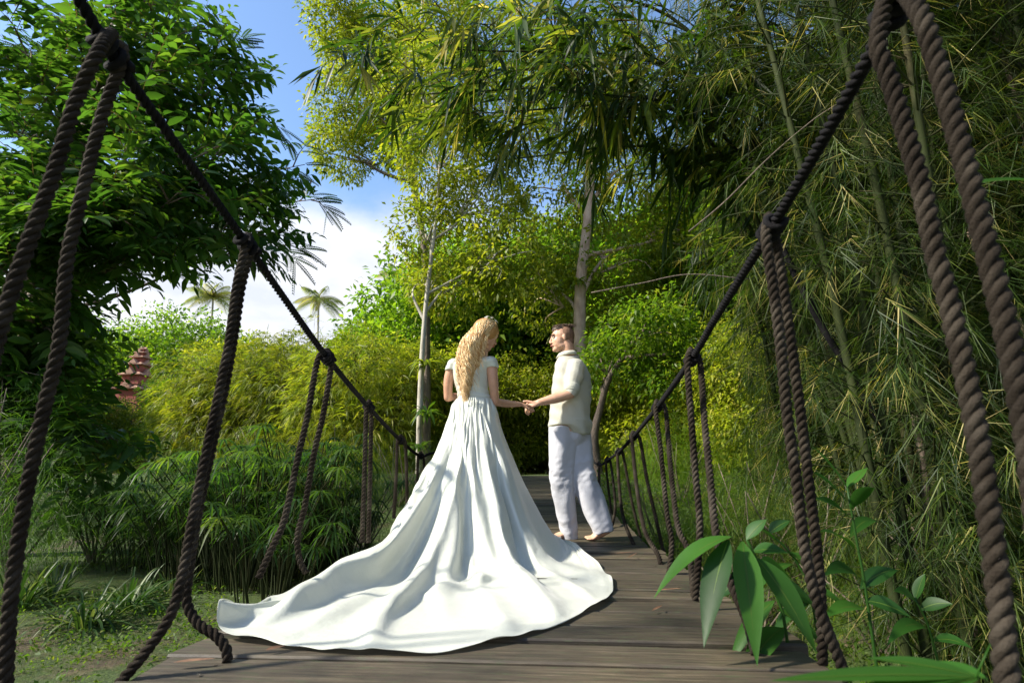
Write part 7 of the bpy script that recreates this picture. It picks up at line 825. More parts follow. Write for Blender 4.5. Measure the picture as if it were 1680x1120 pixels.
# trousers
mb = MB()
loft(mb, [ring_px(905, 962, 690, GY, .80), ring_px(903, 965, 705, GY, .80), ring_px(901, 967, 720, GY, .76), ring_px(902, 965, 730, GY, .6)], 30, 10)
loft(mb, [ring_px(899, 947, 700, GY - .04, .95), ring_px(899, 946, 730, GY - .04, .95), ring_px(901, 945, 765, GY - .03, .95), ring_px(904, 944, 800, GY - .02, .92), ring_px(911, 946, 840, GY + .01, .92), ring_px(918, 948, 866, GY + .03, .95), ring_px(923, 949, 884, GY + .04, 1.05)], 26, 34)
def tr(xc, yc, w_, Y, dx): c = PY(xc, yc, Y); return (c, (right * 1.0 + np.array([0, 0, dx])) * w_, fwd * w_ * .95)
loft(mb, [tr(948, 705, .105, GY + .04, 0), tr(951, 740, .108, GY + .02, .05), tr(957, 780, .102, GY - .01, .15), tr(967, 810, .098, GY - .03, .25), tr(979, 840, .090, GY - .05, .3), tr(988, 862, .080, GY - .07, .3), tr(991, 873, .078, GY - .07, .25)], 26, 34)
def tr_disp(co):
    x, y, z = co.T; a = np.exp(-((z - .50) / .14)**2) + .5 * np.exp(-((z - .12) / .10)**2) + .25
    g1_ = np.sin(z * 62 + x * 55 + 3.5 * np.sin(x * 17 + z * 6)) * np.sin(z * 23 - y * 30 + 2 * np.sin(z * 31)); g2_ = np.sin(z * 90 - x * 70 + 2.5 * np.sin(z * 14 + y * 12)) * np.sin(x * 40 + z * 17)
    f_ = np.sin(z * 44 + 9 * np.sin(x * 5 + y * 6) + x * 26 + 2 * np.sin(z * 11)); f_ = np.sign(f_) * np.abs(f_)**1.6; md = .5 + .5 * np.sin(z * 8.5 + x * 14 + y * 9 + 1)
    return a * .0042 * f_ * md + .0012 * g2_ * a + .0050 * np.sin(x * 44 + 1.6 * np.sin(z * 6) + y * 22)
put('trousers', solid_mesh('trousers', mb, .0065, 3, tr_disp), M['linen_trouser'], groom)
# hair: clipped sides and a darker brushed top
P = lambda x, y, z: gc + GB @ np.array([x, y, z])
mb = MB(); ball(mb, P(0, -.028, .034), .0775, .084, .088, GB); ball(mb, P(0, -.060, -.025), .058, .042, .05, GB); put('clipped_hair', solid_mesh('clipped_hair', mb, .006, 3), M['stubble'], groom)
mb = MB(); ball(mb, P(0, -.008, .078), .060, .088, .052, GB); base_ = mb
for k in range(420):
    a = rng.uniform(-1, 1); b = rng.uniform(-1, 1); st = P(.058 * a, -.012 + .088 * b, .088 + .030 * math.sqrt(max(0, 1 - a * a * .7 - b * b * .6))); d = GB @ np.array([rng.normal(0, .25) + .2 * a, -.5 + rng.normal(0, .3), .35])
    limb_ = [st, st + d * .018, st + d * .034 - np.array([0, 0, .006])]; tube(mb, limb_, [.0026, .0022, .0008], 5, 5)
mb.build('brushed_hair', M['hair_m'], groom)

# ================================================================== vegetation
def perp(T):
    a = rng.normal(size=3); a = a - T * (a @ T); return a / (np.linalg.norm(a) + 1e-9)
def limb_with_sprays(wood, start, end, r0, out, sag=.3, n_side=9, side_len=.9, per=5, t0=.25, flat=.5, up=.1):
    """a limb with side branches; appends (point, direction) of twig ends to out"""
    start, end = np.asarray(start, float), np.asarray(end, float); L = np.linalg.norm(end - start)
    m1 = start * .66 + end * .34 + [0, 0, sag] + rng.normal(size=3) * L * .03; m2 = start * .33 + end * .67 + [0, 0, sag * .8] + rng.normal(size=3) * L * .03
    P = catmull([start, m1, m2, end], 26); tube(wood, P, [r0, r0 * .6, r0 * .35, .006], 7, None)
    T = norm(np.gradient(P, axis=0))
    for k in range(n_side):
        i = int((t0 + (1 - t0) * (k + rng.random()) / n_side) * 25); i = min(i, 25); d = perp(T[i]); d[2] = d[2] * flat + up; d = norm(d * .9 + T[i] * .75)
        l = side_len * rng.uniform(.5, 1.1) * (1 - .35 * i / 25); e = P[i] + d * l + [0, 0, -.12 * l]
        Q = catmull([P[i], P[i] + d * l * .5 + [0, 0, .06 * l], e], 10); tube(wood, Q, [r0 * .22 + .003, .003], 5, None, cap=False); TQ = norm(np.gradient(Q, axis=0))
        for q in range(per):
            j = min(9, 2 + int(8 * (q + .5) / per)); dd = perp(TQ[j]); dd[2] *= flat; out.append((Q[j], norm(TQ[j] * .7 + dd * .8)))
        out.append((Q[-1], TQ[-1]))
    out.append((P[-1], T[-1]))
def split(out): return np.array([o[0] for o in out]), np.array([o[1] for o in out])

# ---- the dark tree leaning in from the left
base = np.array([-6.2, 6.2, float(ground_z(-6.2, 6.2))])
t1 = empty('broadleaf_tree', base, 'dark broad leaved tree whose long branches fill the upper left above the rope', 'tree')
wood = MB(); out = []; tr_ = [base + [0, 0, -.2], base + [.2, -.1, 1.6], base + [.15, -.2, 3.4], base + [.5, -.3, 5.4], base + [.6, -.3, 7.4]]
tube(wood, tr_, [.20, .16, .13, .09, .04], 12, 30); TP = catmull(tr_, 40)
tg = [(455, 300, 6.4), (440, 385, 6.2), (400, 140, 6.2), (330, 40, 5.6), (345, 150, 5.6), (395, 235, 5.6), (430, 320, 6.2), (380, 375, 5.6), (300, 310, 5.0), (260, 20, 5.6), (250, 110, 5.2), (220, 200, 4.8), (200, 350, 4.9), (250, 385, 5.2), (90, 360, 4.8), (60, 330, 4.6), (-10, 470, 4.6), (130, 60, 5.2), (30, 60, 5), (20, 200, 5), (180, -60, 5.8), (-40, 600, 5.0), (-80, 700, 5.2), (-30, 540, 5.0), (-60, 300, 4.6), (20, 440, 4.7), (50, 520, 4.9), (0, 620, 4.8), (70, 600, 5.6), (300, -90, 6.2), (170, 735, 5.2), (20, 720, 5.0), (340, 250, 5.2), (130, 270, 5.2)]
for (x, y, Yd) in tg:
    e = PY(x, y, Yd); s_ = TP[min(39, max(4, int(40 * (e[2] * .8 + .4) / 8)))]
    if e[2] < .9: s_ = TP[5]
    limb_with_sprays(wood, s_, e, .045, out, .25, 12, .65, 3, .35)
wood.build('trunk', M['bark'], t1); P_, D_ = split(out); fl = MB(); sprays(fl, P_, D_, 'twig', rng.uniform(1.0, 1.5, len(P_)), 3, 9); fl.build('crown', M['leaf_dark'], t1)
# ---- feather leaved tree behind it
base = np.array([-10.2, 9.5, float(ground_z(-10.2, 9.5))])
t2 = empty('feather_leaved_tree', base, 'fine feather leaved tree behind the broad leaved one, tips against the open sky', 'tree')
wood = MB(); out = []; tr_ = [base + [0, 0, -.2], base + [.3, -.1, 2.5], base + [.8, -.2, 5.5], base + [1.2, -.3, 8.5]]; tube(wood, tr_, [.24, .18, .13, .05], 12, 30); TP = catmull(tr_, 40)
for (x, y, Yd) in [(530, 325, 8.5), (480, 400, 8.0), (400, 80, 8.5), (430, 190, 8.2), (500, 270, 8.6), (420, 350, 7.4), (460, 300, 7.8), (350, 250, 8), (270, 330, 7.8), (200, 120, 8), (90, 100, 8), (40, 200, 8), (160, 260, 8), (290, 10, 8.5), (100, 400, 8), (-40, 60, 8), (0, 400, 8)]:
    e = PY(x, y, Yd); limb_with_sprays(wood, TP[min(39, int(40 * (e[2] * .75 + .6) / 9))], e, .05, out, .3, 12, .7, 5, .4)
wood.build('trunk', M['bark'], t2); P_, D_ = split(out); fl = MB(); sprays(fl, P_, D_, 'pinnate', rng.uniform(.9, 1.35, len(P_)), 0, 30); fl.build('crown', M['leaf_fern'], t2)

# ---- bamboo
def bamboo(name, base, label, culms, spray_size, dens, mat, seed_h=(5, 8), tgt=None, group='bamboo clumps beside and over the bridge', low=.12, detail=2, wild=0.):
    base = np.array([base[0], base[1], float(ground_z(base[0], base[1]))]); rt = empty(name, base, label, 'bamboo', group)
    cm = []; out = []; fl = MB()
    for c in range(culms):
        wood = MB(); a = rng.uniform(0, 6.28); b = base + [.35 * math.cos(a) * rng.random(), .35 * math.sin(a) * rng.random(), -.1]; h = rng.uniform(*seed_h)
        if tgt is not None and c < len(tgt): e = np.asarray(tgt[c], float)
        else: rr_ = rng.uniform(.6, 2.4); e = b + [rr_ * math.cos(a), rr_ * math.sin(a), h]
        d = e - b; apex = b + d * [.35, .35, .85] + [0, 0, .2 * abs(d[2]) * .3]
        P = catmull([b, b + d * [.10, .10, .45], apex, e + ([0, 0, -.25] if tgt is not None else 0)], 40); tube(wood, P, [.030, .024, .016, .005], 8, None)
        for k in range(2, 34, 2): tube(wood, [P[k] - (P[k + 1] - P[k]) * .06, P[k] + (P[k + 1] - P[k]) * .06], .031 - .0006 * k, 8, None, cap=False)
        T = norm(np.gradient(P, axis=0))
        nb = int(dens)
        for k in range(nb):
            i = min(39, int((low + (1 - low) * (k + rng.random()) / nb) * 40)); dd = perp(T[i]); dd[2] = abs(dd[2]) * .3 + .05; dd = norm(dd + T[i] * .4); l = rng.uniform(.3, 1.0)
            Q = catmull([P[i], P[i] + dd * l * .55 + [0, 0, .03], P[i] + dd * l + [0, 0, -.28 * l]], 7); tube(wood, Q, [.006, .002], 4, None, cap=False); TQ = norm(np.gradient(Q, axis=0))
            for j in (2, 3, 4, 5, 6): out.append((Q[j], norm(TQ[j] + perp(TQ[j]) * .9 + [0, 0, -.35])))
        cm.append(wood)
    for wood in cm: wood.build('culm', M['culm'], rt)
    P_, D_ = split(out); D_ = norm(D_ + rng.normal(size=D_.shape) * (wild)); sprays(fl, P_, D_, 'bamboo', rng.uniform(.8, 1.25, len(P_)) * spray_size, detail, 7 if not wild else 9, twig=not wild, wf=1.0 if not wild else 1.75, lf=1.0 if not wild else .72); fl.build('foliage', mat, rt); return rt
# overhanging the bridge
bamboo('bamboo_clump', (2.9, 1.0), 'bamboo clump added outside the picture at right, whose high stems shade the thicket', 8, 1.3, 32, M['leaf_bamboo'], tgt=[tuple(PY(1290, 10, 4.2)), tuple(PY(1180, 90, 5.0)), tuple(PY(1380, 60, 4.6)), (1.4, 3.6, 5.8), (2.2, 3.0, 5.4), (2.0, 4.6, 6.2), (2.8, 5.8, 6.6), (3.2, 4.6, 6.0)], low=.4, detail=1)  # added mainly to shade the upper right thicket; some stems reach into view
bamboo('bamboo_clump', (2.7, 5.2), 'bamboo clump whose leafy stems arch over the bridge above the couple', 10, 1.7, 15, M['leaf_bamboo'], tgt=[
    PY(640, 120, 5.0), PY(720, 40, 4.4), PY(760, 150, 5.0), PY(880, 100, 4.2), PY(960, 150, 4.6), PY(1050, 40, 4.0), PY(690, -60, 4.6), PY(1180, -20, 4.6), PY(840, 20, 5.4), PY(800, 230, 5.6)], low=.55)
bamboo('bamboo_clump', (3.6, 8.6), 'bamboo clump behind the right railing with thin stems reaching over the far deck', 5, 1.4, 18, M['leaf_bamboo'], tgt=[
    PY(960, 60, 6.8), PY(1120, 40, 6.6), PY(1180, 400, 6.6), PY(1200, 250, 7), PY(1260, 150, 6.4)], low=.4)
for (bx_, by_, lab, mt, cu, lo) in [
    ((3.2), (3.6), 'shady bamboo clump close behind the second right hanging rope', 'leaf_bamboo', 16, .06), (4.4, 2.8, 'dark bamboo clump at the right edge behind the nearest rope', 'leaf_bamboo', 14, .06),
    (2.9, 6.6, 'straw coloured sunlit bamboo thicket behind the right railing', 'leaf_dry_sunfleck', 15, .04), (5.2, 5.0, 'tall bamboo clump with dry straw coloured leaves low down on the right', 'leaf_dry_sunfleck', 16, .04),
    (4.4, 9.4, 'yellowish bamboo clump behind the far right railing', 'leaf_dry_sunfleck', 15, .04), (6.8, 8.0, 'tall green bamboo clump deep behind the right railing', 'leaf_bamboo', 16, .05), (7.6, 4.2, 'dark tall bamboo clump at the far right of the thicket', 'leaf_bamboo', 16, .05),
    (2.1, 3.3, 'low straw tinged bamboo clump right behind the third right hanging rope', 'leaf_dry_sunfleck', 8, .03), (3.6, 4.9, 'golden leaved bamboo clump in the middle of the right thicket', 'leaf_dry_sunfleck', 12, .03)]:
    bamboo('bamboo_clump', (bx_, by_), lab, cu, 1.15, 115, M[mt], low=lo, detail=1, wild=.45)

# ---- mid-distance trees
def tree(name, base, label, trunk_pts, tr_r, blobs, n, size, mat, bark, kind='clump', k=12, limbs=True, group=None, local=False, detail=0, shell=.5):
    base = np.array([base[0], base[1], float(ground_z(base[0], base[1])) if not local else 0.]); rt = empty(name, base, label, 'tree', group)
    wood = MB(); tp = [base + [0, 0, -.2]] + [np.asarray(q, float) for q in trunk_pts]; tube(wood, tp, tr_r, 12, 30); TP = catmull(tp, 40)
    bl = np.asarray(blobs, float)
    if limbs:
        for b in bl:
            s_ = TP[min(38, max(8, int(np.argmin(np.linalg.norm(TP - b[:3], axis=1)) - 5)))]; e = b[:3] + [0, 0, b[5] * .2]
            tube(wood, [s_, (s_ + e) / 2 + rng.normal(size=3) * .2, e], [tr_r[-1] * 1.1 + .01, .015], 7, 12)
            for q in range(5): e2 = b[:3] + rand_dirs(1)[0] * b[3:] * .8; tube(wood, [(s_ + e) / 2, (e + e2) / 2 + rng.normal(size=3) * .1, e2], [.03, .008], 5, 8)
    wood.build('trunk', M[bark], rt); P_, D_ = blob_points(bl, n, shell); fl = MB(); sprays(fl, P_, D_, kind, size * rng.uniform(.75, 1.25, n), detail, k, twig=(kind != 'clump')); fl.build('crown', M[mat], rt); return rt
def bl(x, y, Yd, rx, ry, rz): c = PY(x, y, Yd); return (c[0], c[1], c[2], rx, ry, rz)
b = PY(688, 760, 12.5)
tree('pale_barked_tree', b[:2], 'slim pale barked tree with bright leafy crown standing left of the woman\'s head', [PY(690, 640, 12.5), PY(697, 520, 12.5), PY(708, 420, 12.5), PY(718, 330, 12.5), PY(724, 200, 12.5)], [.075, .07, .055, .045, .035, .025],
     [bl(720, 250, 12.5, 1.5, 1.4, 1.2), bl(695, 370, 12.8, .8, .9, .7), bl(790, 330, 13, 1.3, 1.2, 1.0), bl(760, 460, 13.2, 1.2, 1.0, .9), bl(830, 420, 12.5, 1.1, 1.0, 1.1), bl(700, 465, 13.4, .55, .8, .6), bl(700, 130, 12.5, 1.4, 1.4, 1.0), bl(820, 200, 12.5, 1.3, 1.3, 1.2)], 1500, .95, 'leaf_bright', 'bark_pale')
b = PY(952, 760, 13.5)
tree('brown_trunk_tree', b[:2], 'tree with straight tan trunk rising directly behind the man\'s head', [PY(952, 640, 13.5), PY(951, 540, 13.5), PY(953, 460, 13.5), PY(962, 380, 13.5), PY(970, 280, 13.5), PY(975, 120, 13.5)], [.17, .16, .15, .13, .11, .09, .05],
     [bl(900, 480, 14.5, 1.2, 1.2, 1.2), bl(1020, 420, 14, 1.5, 1.3, 1.2), bl(1080, 520, 14.5, 1.4, 1.2, 1.2), bl(920, 300, 14.2, 1.6, 1.3, 1.2), bl(1050, 280, 14, 1.7, 1.4, 1.3), bl(960, 150, 13.5, 2.0, 1.6, 1.4), bl(1150, 380, 14.5, 1.6, 1.4, 1.6), bl(1010, 560, 15, 1.2, 1.2, 1.0)], 2100, .95, 'leaf_bright', 'bark_brown')
b = PY(700, 770, 16)
tree('tall_yellow_green_tree', b[:2], 'tall tree with yellow green upper crown beside the strip of blue sky', [PY(700, 600, 16), PY(695, 400, 16), PY(660, 220, 16), PY(610, 60, 16)], [.12, .11, .10, .08, .06],
     [bl(575, 180, 16, 1.25, 1.5, 1.1), bl(560, 250, 16.2, 1.0, 1.2, .8), bl(600, 80, 16, 1.6, 1.5, 1.3), bl(560, 30, 15.5, 1.2, 1.4, .9), bl(660, 120, 16, 1.6, 1.5, 1.4), bl(720, 20, 16, 1.6, 1.5, 1.6), bl(650, 220, 16.5, 1.2, 1.2, 1.2), bl(810, 80, 16.5, 1.8, 1.5, 1.6)], 3000, 1.0, 'leaf_bright', 'bark')
# leaning dark stems right of the man
b = PY(985, 770, 11.5)
tree('leaning_tree', b[:2], 'small dark tree with forked leaning stems between the man and the right railing', [PY(975, 720, 11.5), PY(985, 670, 11.5), PY(1000, 620, 11.3), PY(1040, 560, 11)], [.10, .09, .07, .06, .04],
     [bl(1060, 540, 11, 1.0, .9, .7), bl(1000, 600, 11.8, .7, .7, .5), bl(1110, 600, 11, .9, .8, .7)], 600, .8, 'leaf_fresh', 'bark')

# prototypes copied through the background
def proto(name, label, height, spread, mat, bark, n, size, kind, group, k=12, flat=1.0):
    blobs = [(0, 0, height * .62, spread, spread, height * .36)]
    for q in range(9): a = q * 2.4; rr_ = spread * .62; blobs.append((rr_ * math.cos(a), rr_ * math.sin(a), height * (.18 + .075 * q), spread * rng.uniform(.45, .62), spread * rng.uniform(.45, .62), height * rng.uniform(.14, .2)))
    return tree(name, (0, 0), label, [(.05, 0, height * .3), (-.1, .05, height * .6), (0, 0, height * .85)], [.14, .11, .07, .03], blobs, n, size, mat, bark, kind, k, group=group, local=True)
PA = proto('bushy_tree', 'x', 5.6, 2.4, 'leaf_bright', 'bark', 3000, 1.15, 'clump', 'bushy trees behind the bridge', 11)
PB = proto('bamboo_grove', 'x', 5.2, 2.5, 'leaf_bright', 'culm', 3600, 1.7, 'bamboo', 'feathery bamboo groves across the garden', 6)
PC = proto('green_tree', 'x', 7.0, 3.0, 'leaf_fresh', 'bark', 3400, 1.4, 'clump', 'green trees of the background', 11)
used = set()
def place(pr, px, Yd, h, label, rz=None):
    x = float(PY(px, 700, Yd)[0]); s = h; loc = (x, Yd, float(ground_z(x, Yd)) - .1); rz = rng.uniform(0, 6.28) if rz is None else rz
    if id(pr) not in used:
        used.add(id(pr)); pr.location = loc; pr.rotation_euler.z = rz; pr.scale = (s, s, s); pr['label'] = label
    else: copy_tree(pr, loc, rz, s, label)
BG = [ # proto, px, distance, scale, label
 (PB, 600, 17, .85, 'yellow green bamboo grove just left of the pale barked tree'), (PB, 505, 19, .95, 'feathery sunlit bamboo grove behind the third left hanging rope'), (PB, 400, 20, .92, 'feathery bamboo grove right of the second left hanging rope'), (PB, 345, 21, .8, 'low feathery bamboo grove to the right of the pagoda'),
 (PA, 410, 27, 1.22, 'round yellow green tree rising under the left palm'), (PC, 275, 38, 1.65, 'broad rounded green tree behind the pagoda'), (PA, 560, 25, .95, 'bushy tree left of the strip below the tall palm'), (PA, 640, 24, 1.0, 'bushy yellow green tree behind the pale trunk'),
 (PC, 100, 36, 1.5, 'green tree behind the dark tree at far left'), (PC, -30, 22, 1.2, 'green tree at the left edge of the garden'), (PA, -80, 17, 1.1, 'bushy tree beyond the left edge, behind the nearest left rope'), (PB, 150, 38, 1.0, 'bamboo grove beyond the pagoda, to its left'),
 (PA, 214, 26.5, .68, 'low bushy tree hiding the foot of the pagoda'), (PC, 750, 24, 1.5, 'green tree behind the woman'), (PC, 850, 25, 1.6, 'green tree between the woman and the man'), (PA, 700, 18.5, .8, 'low bushy tree behind the woman\'s left elbow'), (PA, 820, 20, .75, 'low bushy tree behind the joined hands'), (PA, 900, 20.5, .8, 'low bushy tree at the far bridge end behind the man'),
 (PC, 960, 26, 1.7, 'tall green tree behind the tan trunk'), (PC, 1080, 24, 1.6, 'tall green tree right of the tan trunk'), (PC, 1200, 18, 1.4, 'tall green tree behind the right bamboo thicket'), (PC, 1340, 16, 1.4, 'green tree behind the second right hanging rope'), (PC, 1500, 14, 1.4, 'dark green tree behind the nearest right rope'), (PC, 1680, 13, 1.4, 'dark green tree at the right edge of the picture'),
 (PA, 1050, 14.5, .62, 'low bushy tree beyond the far right railing'), (PA, 1150, 13.5, .7, 'low bushy tree behind the middle of the right railing')]
BG += [(PB, x_, d_, s_, l_) for x_, d_, s_, l_ in [(980, 30, 1.1, 'distant grove straight beyond the bridge end'), (1130, 27, 1.1, 'distant grove behind the right railing'), (1260, 24, 1.0, 'distant grove behind the third right rope'), (1400, 22, 1.0, 'distant grove behind the second right rope'), (1560, 20, 1.0, 'distant grove low behind the right thicket'), (1720, 18, 1.0, 'distant grove at the right picture edge'), (870, 32, 1.1, 'distant grove behind the gap between woman and man'), (60, 30, 1.0, 'distant grove behind the dark shrubs at left'), (-150, 26, 1.0, 'distant grove beyond the left picture edge')]]
BG += [(PC, 470, 23, .68, 'darker green tree standing among the feathery groves behind the third left rope'), (PC, 330, 25, .72, 'green tree between the pagoda and the second left hanging rope'), (PC, 620, 20, .8, 'green tree left of the pale trunk'), (PA, 1240, 10.5, .5, 'low bushy tree outside the railing behind the third right rope'), (PC, 1090, 16.5, .7, 'green tree closing the view right of the far railing'), (PA, 990, 15.2, .5, 'low bushy tree just right of the man, beyond the far deck end')]
for a in BG: place(*a)

# ---- epiphyte ferns on the trunks
for (px, py, Yd, s, lab) in [(697, 600, 12.3, 1.0, 'bright nest fern on the pale trunk at the height of the woman\'s head'), (700, 680, 12.2, 1.0, 'nest fern lower on the trunk, left of the woman\'s elbow'), (688, 735, 12.2, .8, 'hanging strap fern at the foot of the trunk left of the gown'), (945, 464, 13.2, .8, 'nest fern on the tan trunk above the man')]:
    c = PY(px, py, Yd); mb = MB(); n = 38; a = rng.uniform(0, 6.28, n); d = np.stack([np.cos(a), np.sin(a), rng.uniform(.2, 1.2, n)], 1)
    leaf_batch(mb, c + d * .03, d, np.tile([0, 0, 1.], (n, 1)), s * rng.uniform(.35, .6, n), .075 * s, rng.uniform(.3, 1.0, n), 6, .15, rng.random(n) * .8)
    o = mb.build('nest_fern', M['leaf_bright' if py < 650 else 'leaf_mid']); tag(o, lab, 'fern', 'nest ferns growing on tree trunks')

# ---- palms and the pagoda far away
def palm(px, py, Yd, s, lab, n=22):
    c = PY(px, py, Yd); g0 = float(ground_z(c[0], Yd)); rt = empty('coconut_palm', (c[0], c[1], g0), lab, 'palm tree', 'coconut palms above the distant treetops')
    wood = MB(); tube(wood, [(c[0] + .8, Yd, g0 - .3), (c[0] + .5, Yd, g0 * .5 + c[2] * .5), c], [.22, .16, .11], 10, 16); wood.build('trunk', M['bark_pale'], rt)
    fl = MB()
    for k in range(n):
        a = k * 2.4 + rng.normal(0, .2); el = rng.uniform(-.25, 1.35); L = s * rng.uniform(.85, 1.15); d = np.array([math.cos(a) * math.cos(el), math.sin(a) * math.cos(el), math.sin(el)])
        tt = np.linspace(0, 1, 26)[:, None]; P = c + d * L * tt + np.array([0, 0, -1.]) * L * .62 * tt**2 * (1 if el < .6 else .8); T = norm(np.gradient(P, axis=0)); S = norm(np.cross(T, [0, 0, 1.])); tube(fl, P, [.035, .008], 4, None, 2, cap=False)
        rv = rng.random()
        for sg in (-1, 1):
            dd = S[1:] * sg * 1.0 + T[1:] * .5 + np.array([0, 0, -.55]); leaf_batch(fl, P[1:], dd, np.tile([0, 0, 1.], (25, 1)), L * .26 * np.sin(np.linspace(.5, 2.9, 25)), .028 * s, .6, 2, .1, rv)
    ball_ = MB()
    fl.build('crown', M['palm'], rt); nuts = MB()
    for k in range(7): ball(nuts, c + [.2 * math.cos(k), .2 * math.sin(k), -.18], .13)
    nuts.build('coconuts', M['culm'], rt)
palm(350, 486, 62, 3.4, 'palm with golden green fronds standing left of the second hanging rope', 24); palm(523, 490, 66, 3.3, 'tall thin palm standing alone against the white cloud'); palm(655, 450, 58, 2.8, 'palm half hidden behind the leaves left of the pale trunk'); palm(495, 575, 46, 1.7, 'low palm whose fronds poke out of the treetops below the tall palm', 16)

PYD = 30.0; c0 = PY(220, 655, PYD); mpp = PYD / 933 * 1.03; g0 = float(ground_z(c0[0], PYD))
pag = empty('pagoda', (c0[0], PYD, g0), 'narrow red brick pagoda with six stepped gabled roofs among the trees at left', 'pagoda')
M['pink'] = simple('terracotta', [(.3, (.20, .045, .033)), (.7, (.33, .085, .06))], 3, .8, .3, 20, .01); M['roof_tile'] = simple('weathered_roof', [(.3, (.28, .13, .09)), (.7, (.46, .28, .20))], 4, .85, .3, 30, .01)
M['shadowy'] = simple('dark_opening', [(0, (.05, .02, .015)), (1, (.07, .03, .02))], 5, .9)
tiers = [(640, 23, 18), (617, 19.5, 15), (600, 16, 11.5), (588, 12.5, 9), (580, 9, 6), (574, 5.5, 4), ]   # y px of eaves, half roof px, half body px
ybot = [655, 632, 611, 596, 585.5, 578]
def bxm(mb, x0, x1, y0, y1, z0, z1):
    v = np.array([[x, y, z] for z in (z0, z1) for x, y in ((x0, y0), (x1, y0), (x1, y1), (x0, y1))]); mb.add(v, [[0, 3, 2, 1], [4, 5, 6, 7], [0, 1, 5, 4], [1, 2, 6, 5], [2, 3, 7, 6], [3, 0, 4, 7]])
zp = lambda y: float(PY(220, y, PYD)[2]); cx0 = c0[0]
mb = MB(); bxm(mb, cx0 - 22 * mpp, cx0 + 22 * mpp, PYD - 22 * mpp, PYD + 22 * mpp, g0 - .3, zp(655)); mb.build('base', M['pink'], pag, smooth=False)
for k, (ye, hr_, hb) in enumerate(tiers):
    z0 = zp(ybot[k]); ze = zp(ye); cxk = cx0 + (k * 1.6 - 3) * mpp * .7; ztop = ze + (ybot[k] - ye) * mpp * .75; R_, B_ = hr_ * mpp, hb * mpp
    mb = MB(); bxm(mb, cxk - B_, cxk + B_, PYD - B_, PYD + B_, z0, ze + .01); w_ = mb.build('storey', M['pink'], pag, smooth=False)
    mb = MB()
    for q in (-.45, .45):
      mb = MB(); bxm(mb, cxk + (q - .2) * B_, cxk + (q + .2) * B_, PYD - B_ - .01, PYD - B_ + .05, z0 + (ze - z0) * .25, z0 + (ze - z0) * .8); mb.build('window', M['shadowy'], w_, smooth=False).location = (0, 0, 0)
    mb = MB(); zt = ze + .16 * R_   # hipped skirt roof
    v = np.array([[cxk - R_, PYD - R_, ze], [cxk + R_, PYD - R_, ze], [cxk + R_, PYD + R_, ze], [cxk - R_, PYD + R_, ze], [cxk - R_, PYD - R_, ze + .05], [cxk + R_, PYD - R_, ze + .05], [cxk + R_, PYD + R_, ze + .05], [cxk - R_, PYD + R_, ze + .05], [cxk - R_ * .55, PYD - R_ * .55, zt + .14 * R_], [cxk + R_ * .55, PYD - R_ * .55, zt + .14 * R_], [cxk + R_ * .55, PYD + R_ * .55, zt + .14 * R_], [cxk - R_ * .55, PYD + R_ * .55, zt + .14 * R_]])
    mb.add(v, [[0, 3, 2, 1], [0, 1, 5, 4], [1, 2, 6, 5], [2, 3, 7, 6], [3, 0, 4, 7], [4, 5, 9, 8], [5, 6, 10, 9], [6, 7, 11, 10], [7, 4, 8, 11], [8, 9, 10, 11]]); rf = mb.build('roof', M['roof_tile'], pag, smooth=False)
    for ax_ in (0, 1):      # gables over the faces
        mb = MB(); hgt = .55 * R_; g = np.array([[-.42 * R_, -R_ * 1.02, ze + .05], [.42 * R_, -R_ * 1.02, ze + .05], [0, -R_ * 1.02, ze + .05 + hgt], [-.42 * R_, R_ * 1.02, ze + .05], [.42 * R_, R_ * 1.02, ze + .05], [0, R_ * 1.02, ze + .05 + hgt]])
        if ax_: g = g[:, [1, 0, 2]]
        g = g + [cxk, PYD, 0]; mb.add(g, [[0, 1, 2], [5, 4, 3]]); mb.add(g, [[0, 2, 5, 3], [1, 4, 5, 2]]); mb.build('gable', M['roof_tile'], pag, smooth=False)
mb = MB(); tube(mb, [(cx0 + 3.5 * mpp, PYD, zp(575)), (cx0 + 3.5 * mpp, PYD, zp(569))], [.09, .02], 8, 4); mb.build('finial', M['roof_tile'], pag)

# ================================================================== low plants
def sedge(px, py, Yd, n, h, lab, group='umbrella sedges along the left bank'):
    c = PY(px, py, Yd); x0, y0 = c[0], Yd; g = float(ground_z(x0, y0)); rt = empty('umbrella_sedge', (x0, y0, g), lab, 'plant', group); st = MB(); fl = MB()
    for k in range(n):
        a = rng.uniform(0, 6.28); r0 = rng.uniform(0, .28); b = np.array([x0 + r0 * math.cos(a), y0 + r0 * math.sin(a), g - .03]); hh = h * rng.uniform(.6, 1.1); le = rng.uniform(.1, .55) * hh; tip = b + [le * math.cos(a), le * math.sin(a), hh * .95]
        tube(st, [b, b * .5 + tip * .5 + [-.1 * le * math.cos(a), -.1 * le * math.sin(a), .08 * hh], tip], [.006, .004], 5, 8, cap=False)
        m_ = 16; aa = np.arange(m_) * 2 * math.pi / m_ + rng.random(); d = np.stack([np.cos(aa), np.sin(aa), rng.uniform(-.1, .35, m_)], 1); leaf_batch(fl, np.repeat(tip[None], m_, 0), d, np.tile([0, 0, 1.], (m_, 1)), rng.uniform(.13, .24, m_), .014, rng.uniform(.3, .9, m_), 3, .1, rng.random())
    st.build('stems', M['culm'], rt); fl.build('leaves', M['leaf_dark'], rt)
